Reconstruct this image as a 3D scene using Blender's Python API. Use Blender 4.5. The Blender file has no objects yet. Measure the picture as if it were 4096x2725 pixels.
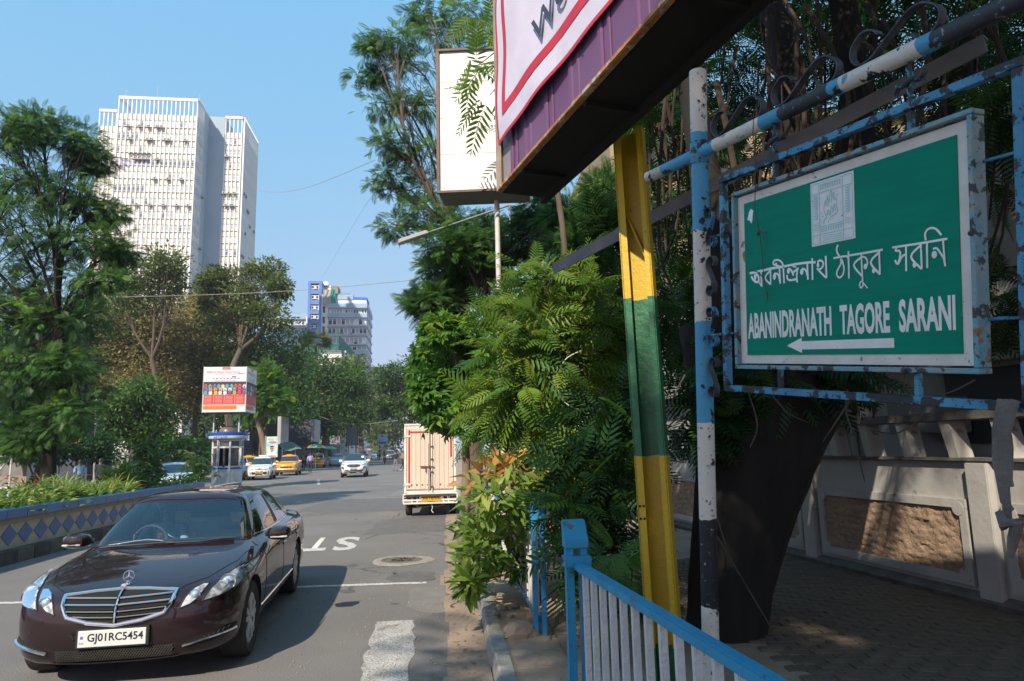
import bpy, bmesh, math, random
import numpy as np
from mathutils import Vector, Matrix, Euler, Quaternion
from mathutils.bvhtree import BVHTree
rad = math.radians
scene = bpy.context.scene
COL = scene.collection

# ---------------------------------------------------------------- camera
CAM_H = 1.85
PITCH, ROLL = rad(8.83), rad(-1.32)
cam_d = bpy.data.cameras.new('camera'); cam_d.sensor_width = 36.0; cam_d.lens = 24.0
cam_d.clip_start = 0.05; cam_d.clip_end = 5000
cam = bpy.data.objects.new('camera', cam_d); COL.objects.link(cam)
CAM_R = Matrix.Rotation(math.pi/2 + PITCH, 3, 'X') @ Matrix.Rotation(ROLL, 3, 'Z')
cam.matrix_world = Matrix.Translation((0, 0, CAM_H)) @ CAM_R.to_4x4()
scene.camera = cam

# ---------------------------------------------------------------- sky, sun, exposure
SUN_DIR = Vector((0.45, 1.2, -1.0)).normalized()          # the way the light travels
world = bpy.data.worlds.new('World'); scene.world = world; world.use_nodes = True
wn = world.node_tree.nodes; wl = world.node_tree.links; wn.clear()
sky = wn.new('ShaderNodeTexSky'); sky.sky_type = 'NISHITA'; sky.sun_disc = False
sky.sun_elevation = math.asin(-SUN_DIR.z)
sky.sun_rotation = math.atan2(-SUN_DIR.x, -SUN_DIR.y)
sky.altitude = 10; sky.air_density = 1.0; sky.dust_density = 0.6; sky.ozone_density = 4.0
bg = wn.new('ShaderNodeBackground'); bg.inputs[1].default_value = 0.15
wo = wn.new('ShaderNodeOutputWorld')
sep = wn.new('ShaderNodeSeparateColor'); com = wn.new('ShaderNodeCombineColor'); wl.new(sky.outputs[0], sep.inputs[0])
for k, (raw, pw, out) in enumerate(((.8, .58, 1.16), (1.5, .16, 2.68), (3.0, .04, 4.25))):     # soft shoulder of the camera on a bright sky
    m1 = wn.new('ShaderNodeMath'); m1.operation = 'MULTIPLY'; m1.inputs[1].default_value = 1/raw; wl.new(sep.outputs[k], m1.inputs[0])
    m2 = wn.new('ShaderNodeMath'); m2.operation = 'POWER'; m2.inputs[1].default_value = pw; wl.new(m1.outputs[0], m2.inputs[0])
    m3 = wn.new('ShaderNodeMath'); m3.operation = 'MULTIPLY'; m3.inputs[1].default_value = out; wl.new(m2.outputs[0], m3.inputs[0])
    wl.new(m3.outputs[0], com.inputs[k])
wl.new(com.outputs[0], bg.inputs[0]); wl.new(bg.outputs[0], wo.inputs[0])
sun_d = bpy.data.lights.new('sun', 'SUN'); sun_d.energy = 4.7; sun_d.angle = rad(0.53); sun_d.color = (1.0, 0.89, 0.73)
sun_o = bpy.data.objects.new('sun', sun_d); COL.objects.link(sun_o)
sun_o.rotation_euler = SUN_DIR.to_track_quat('-Z', 'Y').to_euler()
vs = scene.view_settings
vs.view_transform = 'Standard'; vs.look = 'None'; vs.gamma = 1.0; vs.use_curve_mapping = False; vs.exposure = 0.5
scene.render.engine = 'CYCLES'
scene.cycles.use_denoising = True
scene.cycles.max_bounces = 6; scene.cycles.diffuse_bounces = 3; scene.cycles.glossy_bounces = 3
scene.cycles.transmission_bounces = 4; scene.cycles.transparent_max_bounces = 10
scene.cycles.caustics_reflective = False; scene.cycles.caustics_refractive = False

# ---------------------------------------------------------------- measuring helpers (pixels of the photograph -> places)
def _ray(x, y):
    return CAM_R @ Vector(((x-2048)/2731.0, -(y-1362.5)/2731.0, -1.0))
def at(x, y, Y):
    d = _ray(x, y); return Vector((0, 0, CAM_H)) + d*(Y/d.y)
def gnd(x, y, z=0.0):
    d = _ray(x, y); return Vector((0, 0, CAM_H)) + d*((z-CAM_H)/d.z)

# ---------------------------------------------------------------- materials
def srgb(r, g, b):
    return tuple(((c/255)/12.92 if c/255 <= .04045 else ((c/255+.055)/1.055)**2.4) for c in (r, g, b))
MATS = {}
def mat(name, c1, c2=None, scale=6.0, detail=4, rough=.6, metal=0.0, bump=0.0, bscale=None, spec=.5, coat=0.0,
        wear=None, bands=None, trans=0.0, alpha=1.0, emit=None, ior=1.5, cracks=None, var=None, coords='Object', stretch=None, rough2=None, lohi=(.35, .65)):
    """c1/c2 mixed by noise; wear = list of (colour, noise scale, threshold); bands = (axis, [(pos, colour)...]); var = (ramp colours) by face attribute"""
    if name in MATS: return MATS[name]
    m = bpy.data.materials.new(name); m.use_nodes = True; MATS[name] = m
    nt = m.node_tree; n = nt.nodes; l = nt.links
    p = n['Principled BSDF']
    p.inputs['Roughness'].default_value = rough; p.inputs['Metallic'].default_value = metal
    p.inputs['Specular IOR Level'].default_value = spec; p.inputs['IOR'].default_value = ior
    p.inputs['Coat Weight'].default_value = coat; p.inputs['Coat Roughness'].default_value = .03
    p.inputs['Transmission Weight'].default_value = trans; p.inputs['Alpha'].default_value = alpha
    if emit: p.inputs['Emission Color'].default_value = (*emit[0], 1); p.inputs['Emission Strength'].default_value = emit[1]
    tc = n.new('ShaderNodeTexCoord'); src = tc.outputs[coords]
    if stretch:
        mp = n.new('ShaderNodeMapping'); mp.inputs['Scale'].default_value = stretch; l.new(src, mp.inputs[0]); src2 = mp.outputs[0]
    else: src2 = src
    def noise(sc, det=4, s=None, ro=.55):
        t = n.new('ShaderNodeTexNoise'); t.inputs['Scale'].default_value = sc; t.inputs['Detail'].default_value = det; t.inputs['Roughness'].default_value = ro
        l.new(s or src2, t.inputs['Vector']); return t.outputs['Fac']
    def ramp(fac, a, b, ca=(0, 0, 0, 1), cb=(1, 1, 1, 1)):
        r = n.new('ShaderNodeValToRGB'); r.color_ramp.elements[0].position = a; r.color_ramp.elements[1].position = b
        r.color_ramp.elements[0].color = ca; r.color_ramp.elements[1].color = cb; l.new(fac, r.inputs[0]); return r.outputs[0]
    def mix(fac, a, b):
        x = n.new('ShaderNodeMix'); x.data_type = 'RGBA'; l.new(fac, x.inputs[0])
        for s, i in ((a, 6), (b, 7)):
            if isinstance(s, tuple): x.inputs[i].default_value = (*s[:3], 1)
            else: l.new(s, x.inputs[i])
        return x.outputs[2]
    col = tuple(c1)
    if bands:
        sp = n.new('ShaderNodeSeparateXYZ'); l.new(src, sp.inputs[0])
        wob = n.new('ShaderNodeMath'); wob.operation = 'MULTIPLY_ADD'; wob.inputs[1].default_value = bands[2] if len(bands) > 2 else .02
        l.new(noise(14, 2, src), wob.inputs[0]); l.new(sp.outputs[bands[0]], wob.inputs[2])
        mr = n.new('ShaderNodeMapRange'); lo, hi = bands[1][0][0], bands[1][-1][0]+1e-3
        mr.inputs[1].default_value = lo; mr.inputs[2].default_value = hi; l.new(wob.outputs[0], mr.inputs[0])
        r = n.new('ShaderNodeValToRGB'); r.color_ramp.interpolation = 'CONSTANT'
        el = r.color_ramp.elements
        while len(el) > 1: el.remove(el[-1])
        for k, (pos, c) in enumerate(bands[1]):
            e = el[0] if k == 0 else el.new(min(1, (pos-lo)/(hi-lo)))
            e.position = min(1, (pos-lo)/(hi-lo)); e.color = (*c, 1)
        l.new(mr.outputs[0], r.inputs[0]); col = r.outputs[0]
        if c2: col = mix(ramp(noise(scale, detail), lohi[0], lohi[1]), col, tuple(c2))
    elif var:
        a = n.new('ShaderNodeAttribute'); a.attribute_name = 'var'
        r = n.new('ShaderNodeValToRGB'); el = r.color_ramp.elements
        while len(el) > 1: el.remove(el[-1])
        for k, c in enumerate(var):
            e = el[0] if k == 0 else el.new(k/(len(var)-1)); e.position = k/(len(var)-1); e.color = (*c, 1)
        l.new(a.outputs['Fac'], r.inputs[0]); col = r.outputs[0]
    elif c2: col = mix(ramp(noise(scale, detail), lohi[0], lohi[1]), tuple(c1), tuple(c2))
    for w in (wear or []):
        wc, ws, wt = w[:3]
        col = mix(ramp(noise(ws, 5, src2 if len(w) > 3 else src, .62), wt, wt+.03), col, tuple(wc))
    if cracks:                                   # (colour, cell scale, width)
        vo = n.new('ShaderNodeTexVoronoi'); vo.feature = 'DISTANCE_TO_EDGE'; vo.inputs['Scale'].default_value = cracks[1]
        ds = n.new('ShaderNodeMix'); ds.data_type = 'RGBA'; ds.inputs[0].default_value = .22
        nz = n.new('ShaderNodeTexNoise'); nz.inputs['Scale'].default_value = cracks[1]*2.2; nz.inputs['Detail'].default_value = 6; l.new(src, nz.inputs['Vector'])
        l.new(src, ds.inputs[6]); l.new(nz.outputs['Color'], ds.inputs[7]); l.new(ds.outputs[2], vo.inputs['Vector'])
        gate = ramp(noise(cracks[1]*.6, 3, src), .5, .56); mm = n.new('ShaderNodeMath'); mm.operation = 'MULTIPLY'
        l.new(ramp(vo.outputs['Distance'], cracks[2]*.4, cracks[2], (1, 1, 1, 1), (0, 0, 0, 1)), mm.inputs[0]); l.new(gate, mm.inputs[1])
        col = mix(mm.outputs[0], col, tuple(cracks[0]))
    if isinstance(col, tuple): p.inputs['Base Color'].default_value = (*col, 1)
    else: l.new(col, p.inputs['Base Color'])
    if rough2 is not None:
        mr = n.new('ShaderNodeMapRange'); mr.inputs[3].default_value = rough; mr.inputs[4].default_value = rough2
        l.new(noise(scale*1.7, 4), mr.inputs[0]); l.new(mr.outputs[0], p.inputs['Roughness'])
    if bump:
        b = n.new('ShaderNodeBump'); b.inputs['Strength'].default_value = bump; b.inputs['Distance'].default_value = .02
        l.new(noise(bscale or scale*3, 5), b.inputs['Height']); l.new(b.outputs[0], p.inputs['Normal'])
    return m
def leafmat(name, cols, tl=.35, rough=.45):
    """leaf: principled + translucent, coloured by the per-face attribute 'var'"""
    if name in MATS: return MATS[name]
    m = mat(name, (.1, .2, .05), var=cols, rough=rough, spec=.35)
    n = m.node_tree.nodes; l = m.node_tree.links; p = n['Principled BSDF']; o = n['Material Output']
    t = n.new('ShaderNodeBsdfTranslucent'); mx = n.new('ShaderNodeMixShader'); mx.inputs[0].default_value = tl
    src = p.inputs['Base Color'].links[0].from_socket
    hs = n.new('ShaderNodeHueSaturation'); hs.inputs['Hue'].default_value = .485; hs.inputs['Value'].default_value = 1.5; l.new(src, hs.inputs['Color'])
    l.new(hs.outputs[0], t.inputs[0]); l.new(p.outputs[0], mx.inputs[1]); l.new(t.outputs[0], mx.inputs[2]); l.new(mx.outputs[0], o.inputs[0])
    return m

# ---------------------------------------------------------------- mesh building
def rotz(a): return Matrix.Rotation(a, 3, 'Z')
class MB:
    def __init__(s): s.v = []; s.f = []; s.m = []
    def add(s, vs, fs, mi=0):
        o = len(s.v); s.v += [tuple(a) for a in vs]; s.f += [tuple(o+i for i in f) for f in fs]; s.m += [mi]*len(fs); return s
    def box(s, c, d, R=None, mi=0):
        c = Vector(c); hx, hy, hz = d[0]/2, d[1]/2, d[2]/2
        vs = [Vector((sx*hx, sy*hy, sz*hz)) for sz in (-1, 1) for sy in (-1, 1) for sx in (-1, 1)]
        if R is not None: vs = [R @ a for a in vs]
        return s.add([a+c for a in vs], [(0, 2, 3, 1), (4, 5, 7, 6), (0, 1, 5, 4), (2, 6, 7, 3), (0, 4, 6, 2), (1, 3, 7, 5)], mi)
    def bar(s, a, b, w, h, mi=0, up=Vector((0, 0, 1))):
        a, b = Vector(a), Vector(b); x = (b-a); L = x.length; x.normalize()
        y = up.cross(x)
        if y.length < 1e-4: y = Vector((0, 1, 0)).cross(x)
        y.normalize(); z = x.cross(y); R = Matrix((x, y, z)).transposed()
        return s.box((a+b)/2, (L, w, h), R, mi)
    def tube(s, pts, r, n=8, mi=0, cap=True, flat=None):
        pts = [Vector(p) for p in pts]; K = len(pts); rs = r if hasattr(r, '__len__') else [r]*K
        o = len(s.v); ref = None
        for k, p in enumerate(pts):
            t = (pts[min(k+1, K-1)]-pts[max(k-1, 0)]).normalized()
            if ref is None:
                ref = Vector((0, 0, 1)) if abs(t.z) < .9 else Vector((1, 0, 0))
            x = ref.cross(t); 
            if x.length < 1e-5: x = Vector((0, 1, 0)).cross(t)
            x.normalize(); y = t.cross(x).normalized(); ref = y if flat is None else ref
            for j in range(n):
                a = 2*math.pi*(j+.5)/n
                s.v.append(tuple(p + x*math.cos(a)*rs[k]*(flat or 1) + y*math.sin(a)*rs[k]))
        for k in range(K-1):
            for j in range(n):
                s.f.append((o+k*n+j, o+k*n+(j+1) % n, o+(k+1)*n+(j+1) % n, o+(k+1)*n+j)); s.m.append(mi)
        if cap:
            s.f.append(tuple(o+j for j in range(n-1, -1, -1))); s.m.append(mi)
            s.f.append(tuple(o+(K-1)*n+j for j in range(n))); s.m.append(mi)
        return s
    def prism(s, poly, d, R=None, o=(0, 0, 0), mi=0):
        """poly in local (x,z), extruded along local y from 0 to d"""
        n = len(poly); o = Vector(o)
        vs = [Vector((a, 0, b)) for a, b in poly] + [Vector((a, d, b)) for a, b in poly]
        if R is not None: vs = [R @ a for a in vs]
        fs = [tuple(range(n)), tuple(range(2*n-1, n-1, -1))] + [(i, i+n, (i+1) % n+n, (i+1) % n) for i in range(n)]
        return s.add([a+o for a in vs], fs, mi)
    def lathe(s, prof, n=16, o=(0, 0, 0), R=None, mi=0):
        o = Vector(o); K = len(prof); b = len(s.v)
        for (r, z) in prof:
            for j in range(n):
                a = 2*math.pi*j/n; p = Vector((r*math.cos(a), r*math.sin(a), z))
                s.v.append(tuple((R @ p if R is not None else p)+o))
        for k in range(K-1):
            for j in range(n):
                s.f.append((b+k*n+j, b+k*n+(j+1) % n, b+(k+1)*n+(j+1) % n, b+(k+1)*n+j)); s.m.append(mi)
        for k, rev in ((0, True), (K-1, False)):
            if prof[k][0] > 1e-4:
                q = [b+k*n+j for j in range(n)]; s.f.append(tuple(q[::-1] if rev else q)); s.m.append(mi)
        return s
    def mesh(s, mats, name='m', smooth=False, bev=0):
        me = bpy.data.meshes.new(name); me.from_pydata(s.v, [], s.f)
        for m in (mats if isinstance(mats, (list, tuple)) else [mats]): me.materials.append(m)
        if any(s.m): me.polygons.foreach_set('material_index', s.m)
        if bev:
            bm = bmesh.new(); bm.from_mesh(me); bmesh.ops.remove_doubles(bm, verts=bm.verts, dist=1e-6)
            bmesh.ops.bevel(bm, geom=[e for e in bm.edges if e.is_manifold and e.calc_face_angle(0) > .5], offset=bev, segments=1 if bev < .004 else 2, affect='EDGES', clamp_overlap=True)
            bm.to_mesh(me); bm.free()
        if smooth:
            me.polygons.foreach_set('use_smooth', [True]*len(me.polygons))
            me.set_sharp_from_angle(angle=rad(smooth if smooth is not True else 40))
        me.update(); return me
    def obj(s, name, mats, parent=None, smooth=False, bev=0, **kw):
        return link(name, s.mesh(mats, name, smooth, bev), parent, **kw)
def link(name, data, parent=None, loc=None, rot=None, scale=None, **kw):
    o = bpy.data.objects.new(name, data); COL.objects.link(o)
    if parent is not None: o.parent = parent
    if loc is not None: o.location = loc
    if rot is not None: o.rotation_euler = rot
    if scale is not None: o.scale = scale if hasattr(scale, '__len__') else (scale,)*3
    tag(o, **kw); return o
def tag(o, label=None, cat=None, group=None, kind=None):
    if label: o['label'] = label
    if cat: o['category'] = cat
    if group: o['group'] = group
    if kind: o['kind'] = kind
    return o
def thing(name, label, cat, loc=(0, 0, 0), rz=0, group=None, kind=None):
    return link(name, None, None, loc, (0, 0, rz), label=label, cat=cat, group=group, kind=kind)
def structure(name, loc=(0, 0, 0)): return link(name, None, None, loc, kind='structure')
def copy_tree(o, parent=None, label=None, loc=None, rz=None):
    c = o.copy(); COL.objects.link(c)
    if parent is not None: c.parent = parent
    if label: c['label'] = label
    if loc is not None: c.location = loc
    if rz is not None: c.rotation_euler.z = rz
    for ch in list(o.children): copy_tree(ch, c)
    return c
def fast_mesh(name, V, F, mats, var=None, smooth=False):
    """V (n,3) array, F (m,k) array -> mesh, var per face"""
    me = bpy.data.meshes.new(name); k = F.shape[1]
    me.vertices.add(len(V)); me.vertices.foreach_set('co', V.astype(np.float32).ravel())
    me.loops.add(F.size); me.loops.foreach_set('vertex_index', F.astype(np.int32).ravel())
    me.polygons.add(len(F)); me.polygons.foreach_set('loop_start', np.arange(0, F.size, k, dtype=np.int32))
    me.update(calc_edges=True)
    for m in (mats if isinstance(mats, (list, tuple)) else [mats]): me.materials.append(m)
    if var is not None:
        a = me.attributes.new('var', 'FLOAT', 'FACE'); a.data.foreach_set('value', var.astype(np.float32))
    if smooth: me.polygons.foreach_set('use_smooth', [True]*len(F))
    return me
def text_mesh(body, mat_, w=None, h=None, thick=0.0, bold=0.0, name='lettering', align='CENTER', xscale=None):
    """text in the local x-z plane facing -y, bounding box centred on the origin, fitted to w x h"""
    cu = bpy.data.curves.new(name, 'FONT'); cu.body = body; cu.offset = bold; cu.fill_mode = 'FRONT' if thick == 0 else 'BOTH'; cu.extrude = thick
    cu.resolution_u = 3
    o = bpy.data.objects.new(name, cu); COL.objects.link(o)
    dg = bpy.context.evaluated_depsgraph_get(); me = bpy.data.meshes.new_from_object(o.evaluated_get(dg)); bpy.data.objects.remove(o); bpy.data.curves.remove(cu)
    n = len(me.vertices); co = np.empty(n*3); me.vertices.foreach_get('co', co); co = co.reshape(-1, 3)
    mn, mx = co.min(0), co.max(0); c = (mn+mx)/2
    sx = w/(mx[0]-mn[0]) if w else None; sy = h/(mx[1]-mn[1]) if h else None
    sx = sx or sy; sy = sy or sx
    out = np.stack([(co[:, 0]-c[0])*sx, -(co[:, 2]-c[2]), (co[:, 1]-c[1])*sy], 1)
    me.vertices.foreach_set('co', out.ravel()); me.materials.clear(); me.materials.append(mat_); me.update(); return me
def smooth_path(P, n=5):
    out = []
    P = [Vector((*p, 0)) if len(p) == 2 else Vector(p) for p in P]
    for i in range(len(P)-1):
        a, b_, c, d = P[max(i-1, 0)], P[i], P[i+1], P[min(i+2, len(P)-1)]
        for k in range(n):
            t = k/n; out.append(.5*((2*b_)+(c-a)*t+(2*a-5*b_+4*c-d)*t*t+(3*b_-a-3*c+d)*t**3))
    return out+[P[-1]]

# ================================================================ GROUND, ROAD, KERBS, PAVEMENTS
rng = random.Random(7); nrg = np.random.default_rng(7)
STREET = rad(6.0)                        # the street runs a little to the left of straight ahead
def kx(y): return .37-.1*y               # road side of the right kerb
def lx(y): return -14.7-.12*y            # left edge of the carriageway, far side
asphalt = mat('asphalt', (.163, .153, .146), (.205, .192, .18), scale=.4, detail=6, rough=.82, bump=.55, bscale=60, rough2=.95,
              wear=[((.27, .25, .225), 55, .66), ((.075, .07, .068), 38, .69), ((.225, .2, .172), .22, .60), ((.115, .11, .107), .5, .655), ((.1, .094, .09), 1.6, .70)], spec=.3, cracks=((.07, .066, .062), .42, .006))
dust = mat('dusty_concrete', (.36, .275, .2), (.26, .2, .15), scale=1.6, detail=8, rough=.92, bump=.6, bscale=14, wear=[((.14, .115, .09), 3.2, .66), ((.36, .31, .25), 9, .7)])
gutter_m = mat('gutter_concrete', (.335, .255, .19), (.265, .2, .15), scale=2.2, detail=8, rough=.93, bump=.5, bscale=25, wear=[((.2, .14, .1), 5, .68)], cracks=((.07, .05, .035), 1.3, .02))
earth = mat('earth', (.16, .12, .085), (.22, .17, .12), scale=.5, detail=6, rough=.95)
MB().add([(-600, -300, -.02), (600, -300, -.02), (600, 900, -.02), (-600, 900, -.02)], [(0, 1, 2, 3)]).obj('ground', earth, kind='structure')
b = MB()
b.add([(-140, -60, 0), (6, -60, 0), (kx(0), 0, 0), (kx(300), 300, 0), (-140, 300, 0)], [(0, 1, 2, 3, 4)])
b.obj('road', asphalt, kind='structure')
# painted markings on the road
wpaint = mat('road_paint', (.62, .6, .56), (.5, .48, .45), scale=5, rough=.8, wear=[((.17, .165, .16), 22, .565), ((.2, .19, .18), 7, .64)])
wpaint2 = mat('worn_road_paint', (.6, .58, .54), (.45, .43, .4), scale=5, rough=.8, wear=[((.2, .19, .18), 48, .525), ((.22, .205, .19), 90, .54), ((.2, .19, .18), 2.2, .6)], cracks=((.2, .19, .18), 9, .05))
mk = structure('road_marking', (0, 0, .004))
def wobble_strip(a, c, w, n=24, j=.012):
    a, c = Vector(a), Vector(c); d = (c-a).normalized(); p = Vector((-d.y, d.x, 0)); V = []; F = []
    for i in range(n+1):
        q = a.lerp(c, i/n); V += [q+p*(w/2+rng.uniform(-j, j)), q-p*(w/2+rng.uniform(-j, j))]
    for i in range(n): F.append((2*i, 2*i+1, 2*i+3, 2*i+2))
    return MB().add(V, F)
wobble_strip((-1.27, 9.93, 0), (-3.9, 9.78, 0), .13).obj('stop_line', wpaint, mk)
wobble_strip((-5.6, 9.25, 0), (-9.0, 9.15, 0), .11).obj('stop_line', wpaint, mk)
wobble_strip((-1.34, 7.82, 0), (-.92, 4.4, 0), .42, j=.03).obj('crossing_bar', wpaint2, mk)
wobble_strip((-5.2, 11.9, 0), (-6.4, 12.9, 0), .3, j=.03).obj('faded_bar', wpaint2, mk)
wobble_strip((-10.9, 38.6, 0), (-12.8, 45.2, 0), .16, j=.02).obj('lane_dash', wpaint2, mk)
wobble_strip((-2.2, 27.5, 0), (-9.5, 26.6, 0), .1, n=40, j=.04).obj('faint_line', wpaint2, mk)
for ch, cx_, in (('S', -3.38), ('T', -3.95), ('O', -4.52), ('P', -5.09)):
    me = text_mesh(ch, wpaint, w=.46, h=2.0, bold=.025)
    o = link('letter', me, mk); q = Matrix(((-1, 0, 0), (0, 0, -1), (0, -1, 0)))   # text x -> -X, up -> -Y
    o.matrix_local = Matrix.Translation((cx_-.05, 14.2, .001)) @ (Matrix.Rotation(STREET*1.6, 3, 'Z') @ q).to_4x4()
# repair patches, oil stains and grit
pt = structure('road_patch')
pa_m = [mat('patch_dark', (.12, .113, .108), (.15, .141, .134), scale=3, detail=7, rough=.85, bump=.6, bscale=70, wear=[((.2, .19, .175), 60, .64)]), mat('patch_pale', (.19, .176, .162), (.225, .208, .19), scale=3, detail=7, rough=.9, bump=.6, bscale=70, wear=[((.1, .095, .09), 50, .66)]), mat('oil_stain', (.1, .094, .09), (.125, .118, .113), scale=8, rough=.7)]
def blot(cx_, cy_, rx_, ry_, m, z, sq=1.0, n=36, j=.06):
    ph = rng.uniform(0, 6); V = []
    for i in range(n):
        a = 2*math.pi*i/n; q = 1+.1*math.sin(2*a+ph)+.07*math.sin(5*a+ph*2)+rng.uniform(-j, j); ca, sa = math.cos(a), math.sin(a)
        V.append((cx_+rx_*q*math.copysign(abs(ca)**sq, ca)-.1*ry_*sa, cy_+ry_*q*math.copysign(abs(sa)**sq, sa), z))
    MB().add(V, [tuple(range(n))]).obj('patch', m, pt)
for i, (a, c, rx_, ry_, m, sq) in enumerate(((-2.4, 17.5, 1.1, 1.9, 0, .45), (-5.2, 24, 1.6, 3.2, 0, .45), (-1.55, 10.4, .38, .42, 0, .8), (-4.0, 31, 1.1, 4.5, 1, .45), (-1.1, 8.9, .3, .7, 1, .7), (-3.2, 7.4, .5, 1.1, 1, .7), (-7.5, 19, 1.2, 2.4, 1, .5))): blot(a, c, rx_, ry_, pa_m[m], .0022+.0002*i, sq)
for i in range(26): y0 = rng.uniform(5, 24); blot(kx(y0)-rng.uniform(.6, 5), y0, rng.uniform(.02, .11), rng.uniform(.03, .16), pa_m[2], .0038, 1, 14, .2)
gv = nrg.random((900, 2)); gy = 4.5+gv[:, 0]**1.5*14; gx_ = .37-.1*gy-.35-np.abs(nrg.normal(0, 1.3, 900)); gr_s = nrg.uniform(.004, .013, 900); GV = []; GF = []
for i in range(900):
    s_ = gr_s[i]; o_ = len(GV); GV += [(gx_[i]-s_, gy[i], .004), (gx_[i]+s_*.6, gy[i]-s_, .004), (gx_[i]+s_*.5, gy[i]+s_, .004), (gx_[i], gy[i], .004+s_*.9)]; GF += [(o_, o_+1, o_+3), (o_+1, o_+2, o_+3), (o_+2, o_, o_+3)]
MB().add(GV, GF).obj('road_grit', mat('grit', (.3, .26, .21), (.2, .18, .15), scale=30, rough=.95), kind='stuff', label='fine grit scattered along the road edge')
# gutter slabs
gut = structure('gutter'); y = 2.2
while y < 46:
    L = rng.uniform(.5, .72); x0, x1 = kx(y), kx(y+L); g0 = .006; w = .37
    ya, yb = y+g0, y+L-g0; j = rng.uniform(-.035, .03)
    V = [(kx(ya)-w+j, ya, .012), (kx(ya)-.004, ya, .02), (kx(yb)-.004, yb, .02), (kx(yb)-w+j, yb, .012)]
    MB().add([(a, c, -.03) for a, c, d in V]+V, [(4, 5, 6, 7), (0, 1, 5, 4), (1, 2, 6, 5), (2, 3, 7, 6), (3, 0, 4, 7)]).obj('slab', gutter_m, gut)
    y += L
# kerb stones, alternately blue and white, worn to stone
kerb = structure('kerb')
kb = mat('kerb_blue', (.16, .24, .32), (.3, .28, .25), scale=6, rough=.85, bump=.5, bscale=22, wear=[((.34, .3, .25), 8, .52)])
kw = mat('kerb_white', (.46, .43, .38), (.33, .29, .24), scale=7, rough=.88, bump=.5, bscale=22, wear=[((.3, .25, .2), 7, .55)])
y = 1.5; k = 0
while y < 62:
    L = rng.uniform(.55, .85); t = rng.uniform(-.012, .012); ya, yb = y+.008, y+L-.008; kw_ = .15
    P = [(0, 0), (.022, .128), (.04, .138), (kw_, .136), (kw_, 0)]
    V = [(kx(yy)+a+(0 if a > .1 else t), yy, z+(t*.5 if z > .05 else 0)) for yy in (ya, yb) for a, z in P]
    n = len(P); MB().add(V, [tuple(range(n)), tuple(range(2*n-1, n-1, -1))]+[(i, i+n, (i+1) % n+n, (i+1) % n) for i in range(n)]).obj('kerb_stone', kb if k % 2 else kw, kerb)
    y += L; k += 1
# right pavement: sheet, and broken slabs near the kerb
b = MB(); b.add([(kx(-8)+.14, -8, .125), (14, -8, .125), (14, 130, .125), (kx(130)+.14, 130, .125)], [(0, 1, 2, 3)])
pav = b.obj('pavement', dust, kind='structure')
slab_m = mat('pavement_slab', (.38, .29, .215), (.3, .225, .165), scale=3, detail=8, rough=.93, bump=.5, bscale=18, wear=[((.16, .13, .1), 6, .68)])
for i in range(26):
    for j in range(3):
        y0 = 2.4+i*.47; x0 = kx(y0)+.17+j*.45
        if rng.random() < .12: continue
        h = .004+rng.uniform(0, .012); V = []
        for (a, c) in ((.01, .01), (.44, .01), (.44, .46), (.01, .46)):
            V.append((x0+a+rng.uniform(-.012, .012)-.1*c, y0+c+rng.uniform(-.012, .012), h+.125+rng.uniform(-.003, .003)))
        MB().add([(p[0], p[1], .1) for p in V]+V, [(4, 5, 6, 7), (0, 1, 5, 4), (1, 2, 6, 5), (2, 3, 7, 6), (3, 0, 4, 7)]).obj('slab', slab_m, pav)
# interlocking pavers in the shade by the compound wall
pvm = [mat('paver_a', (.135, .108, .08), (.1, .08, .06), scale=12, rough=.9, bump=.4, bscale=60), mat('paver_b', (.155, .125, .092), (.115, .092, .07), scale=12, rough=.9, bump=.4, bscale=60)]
def paver_geo():
    P = [(0, 0), (.06, .018), (.125, 0), (.19, -.018), (.25, 0), (.25, .12), (.19, .102), (.125, .12), (.06, .138), (0, .12)]
    P = [((a-.125)*.955, (c-.06)*.92) for a, c in P]; n = len(P)
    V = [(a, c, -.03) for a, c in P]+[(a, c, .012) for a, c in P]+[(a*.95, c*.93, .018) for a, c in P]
    F = [tuple(range(2*n, 3*n))]+[(i, (i+1) % n, (i+1) % n+n, i+n) for i in range(n)]+[(i+n, (i+1) % n+n, (i+1) % n+2*n, i+2*n) for i in range(n)]
    return V, F
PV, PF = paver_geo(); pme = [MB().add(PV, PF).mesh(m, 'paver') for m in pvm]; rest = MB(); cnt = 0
spots = []
for r_ in range(62):
    for c_ in range(17):
        y0 = 2.9+r_*.125; x0 = 1.35+c_*.255+(.128 if r_ % 2 else 0)-.1*(y0-4)*.6
        if x0 > 4.95-.18*(y0-7): continue
        if (x0 < 2.05 and 5.2 < y0 < 6.9): continue
        vis = y0 > 3.4 and x0 > .42*y0-.55
        spots.append((0 if vis else 1, y0, x0))
spots.sort()
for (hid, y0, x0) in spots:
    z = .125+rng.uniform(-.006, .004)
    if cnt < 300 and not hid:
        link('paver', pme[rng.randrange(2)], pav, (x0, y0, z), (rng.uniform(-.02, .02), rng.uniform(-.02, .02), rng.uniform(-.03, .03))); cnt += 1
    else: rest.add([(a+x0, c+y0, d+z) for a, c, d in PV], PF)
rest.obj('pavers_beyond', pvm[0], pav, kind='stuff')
# left-hand pavement, far side of the carriageway
lp = MB(); ys = [40, 60, 90, 130, 220]
for a, c in zip(ys[:-1], ys[1:]):
    lp.add([(lx(a)-1, a, .12), (lx(c)-1, c, .12), (lx(c)-30, c, .12), (lx(a)-30, a, .12), (lx(a)-1, a, -.01), (lx(c)-1, c, -.01)], [(0, 3, 2, 1), (0, 1, 5, 4)])
lp.obj('pavement', dust, kind='structure')

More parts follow.
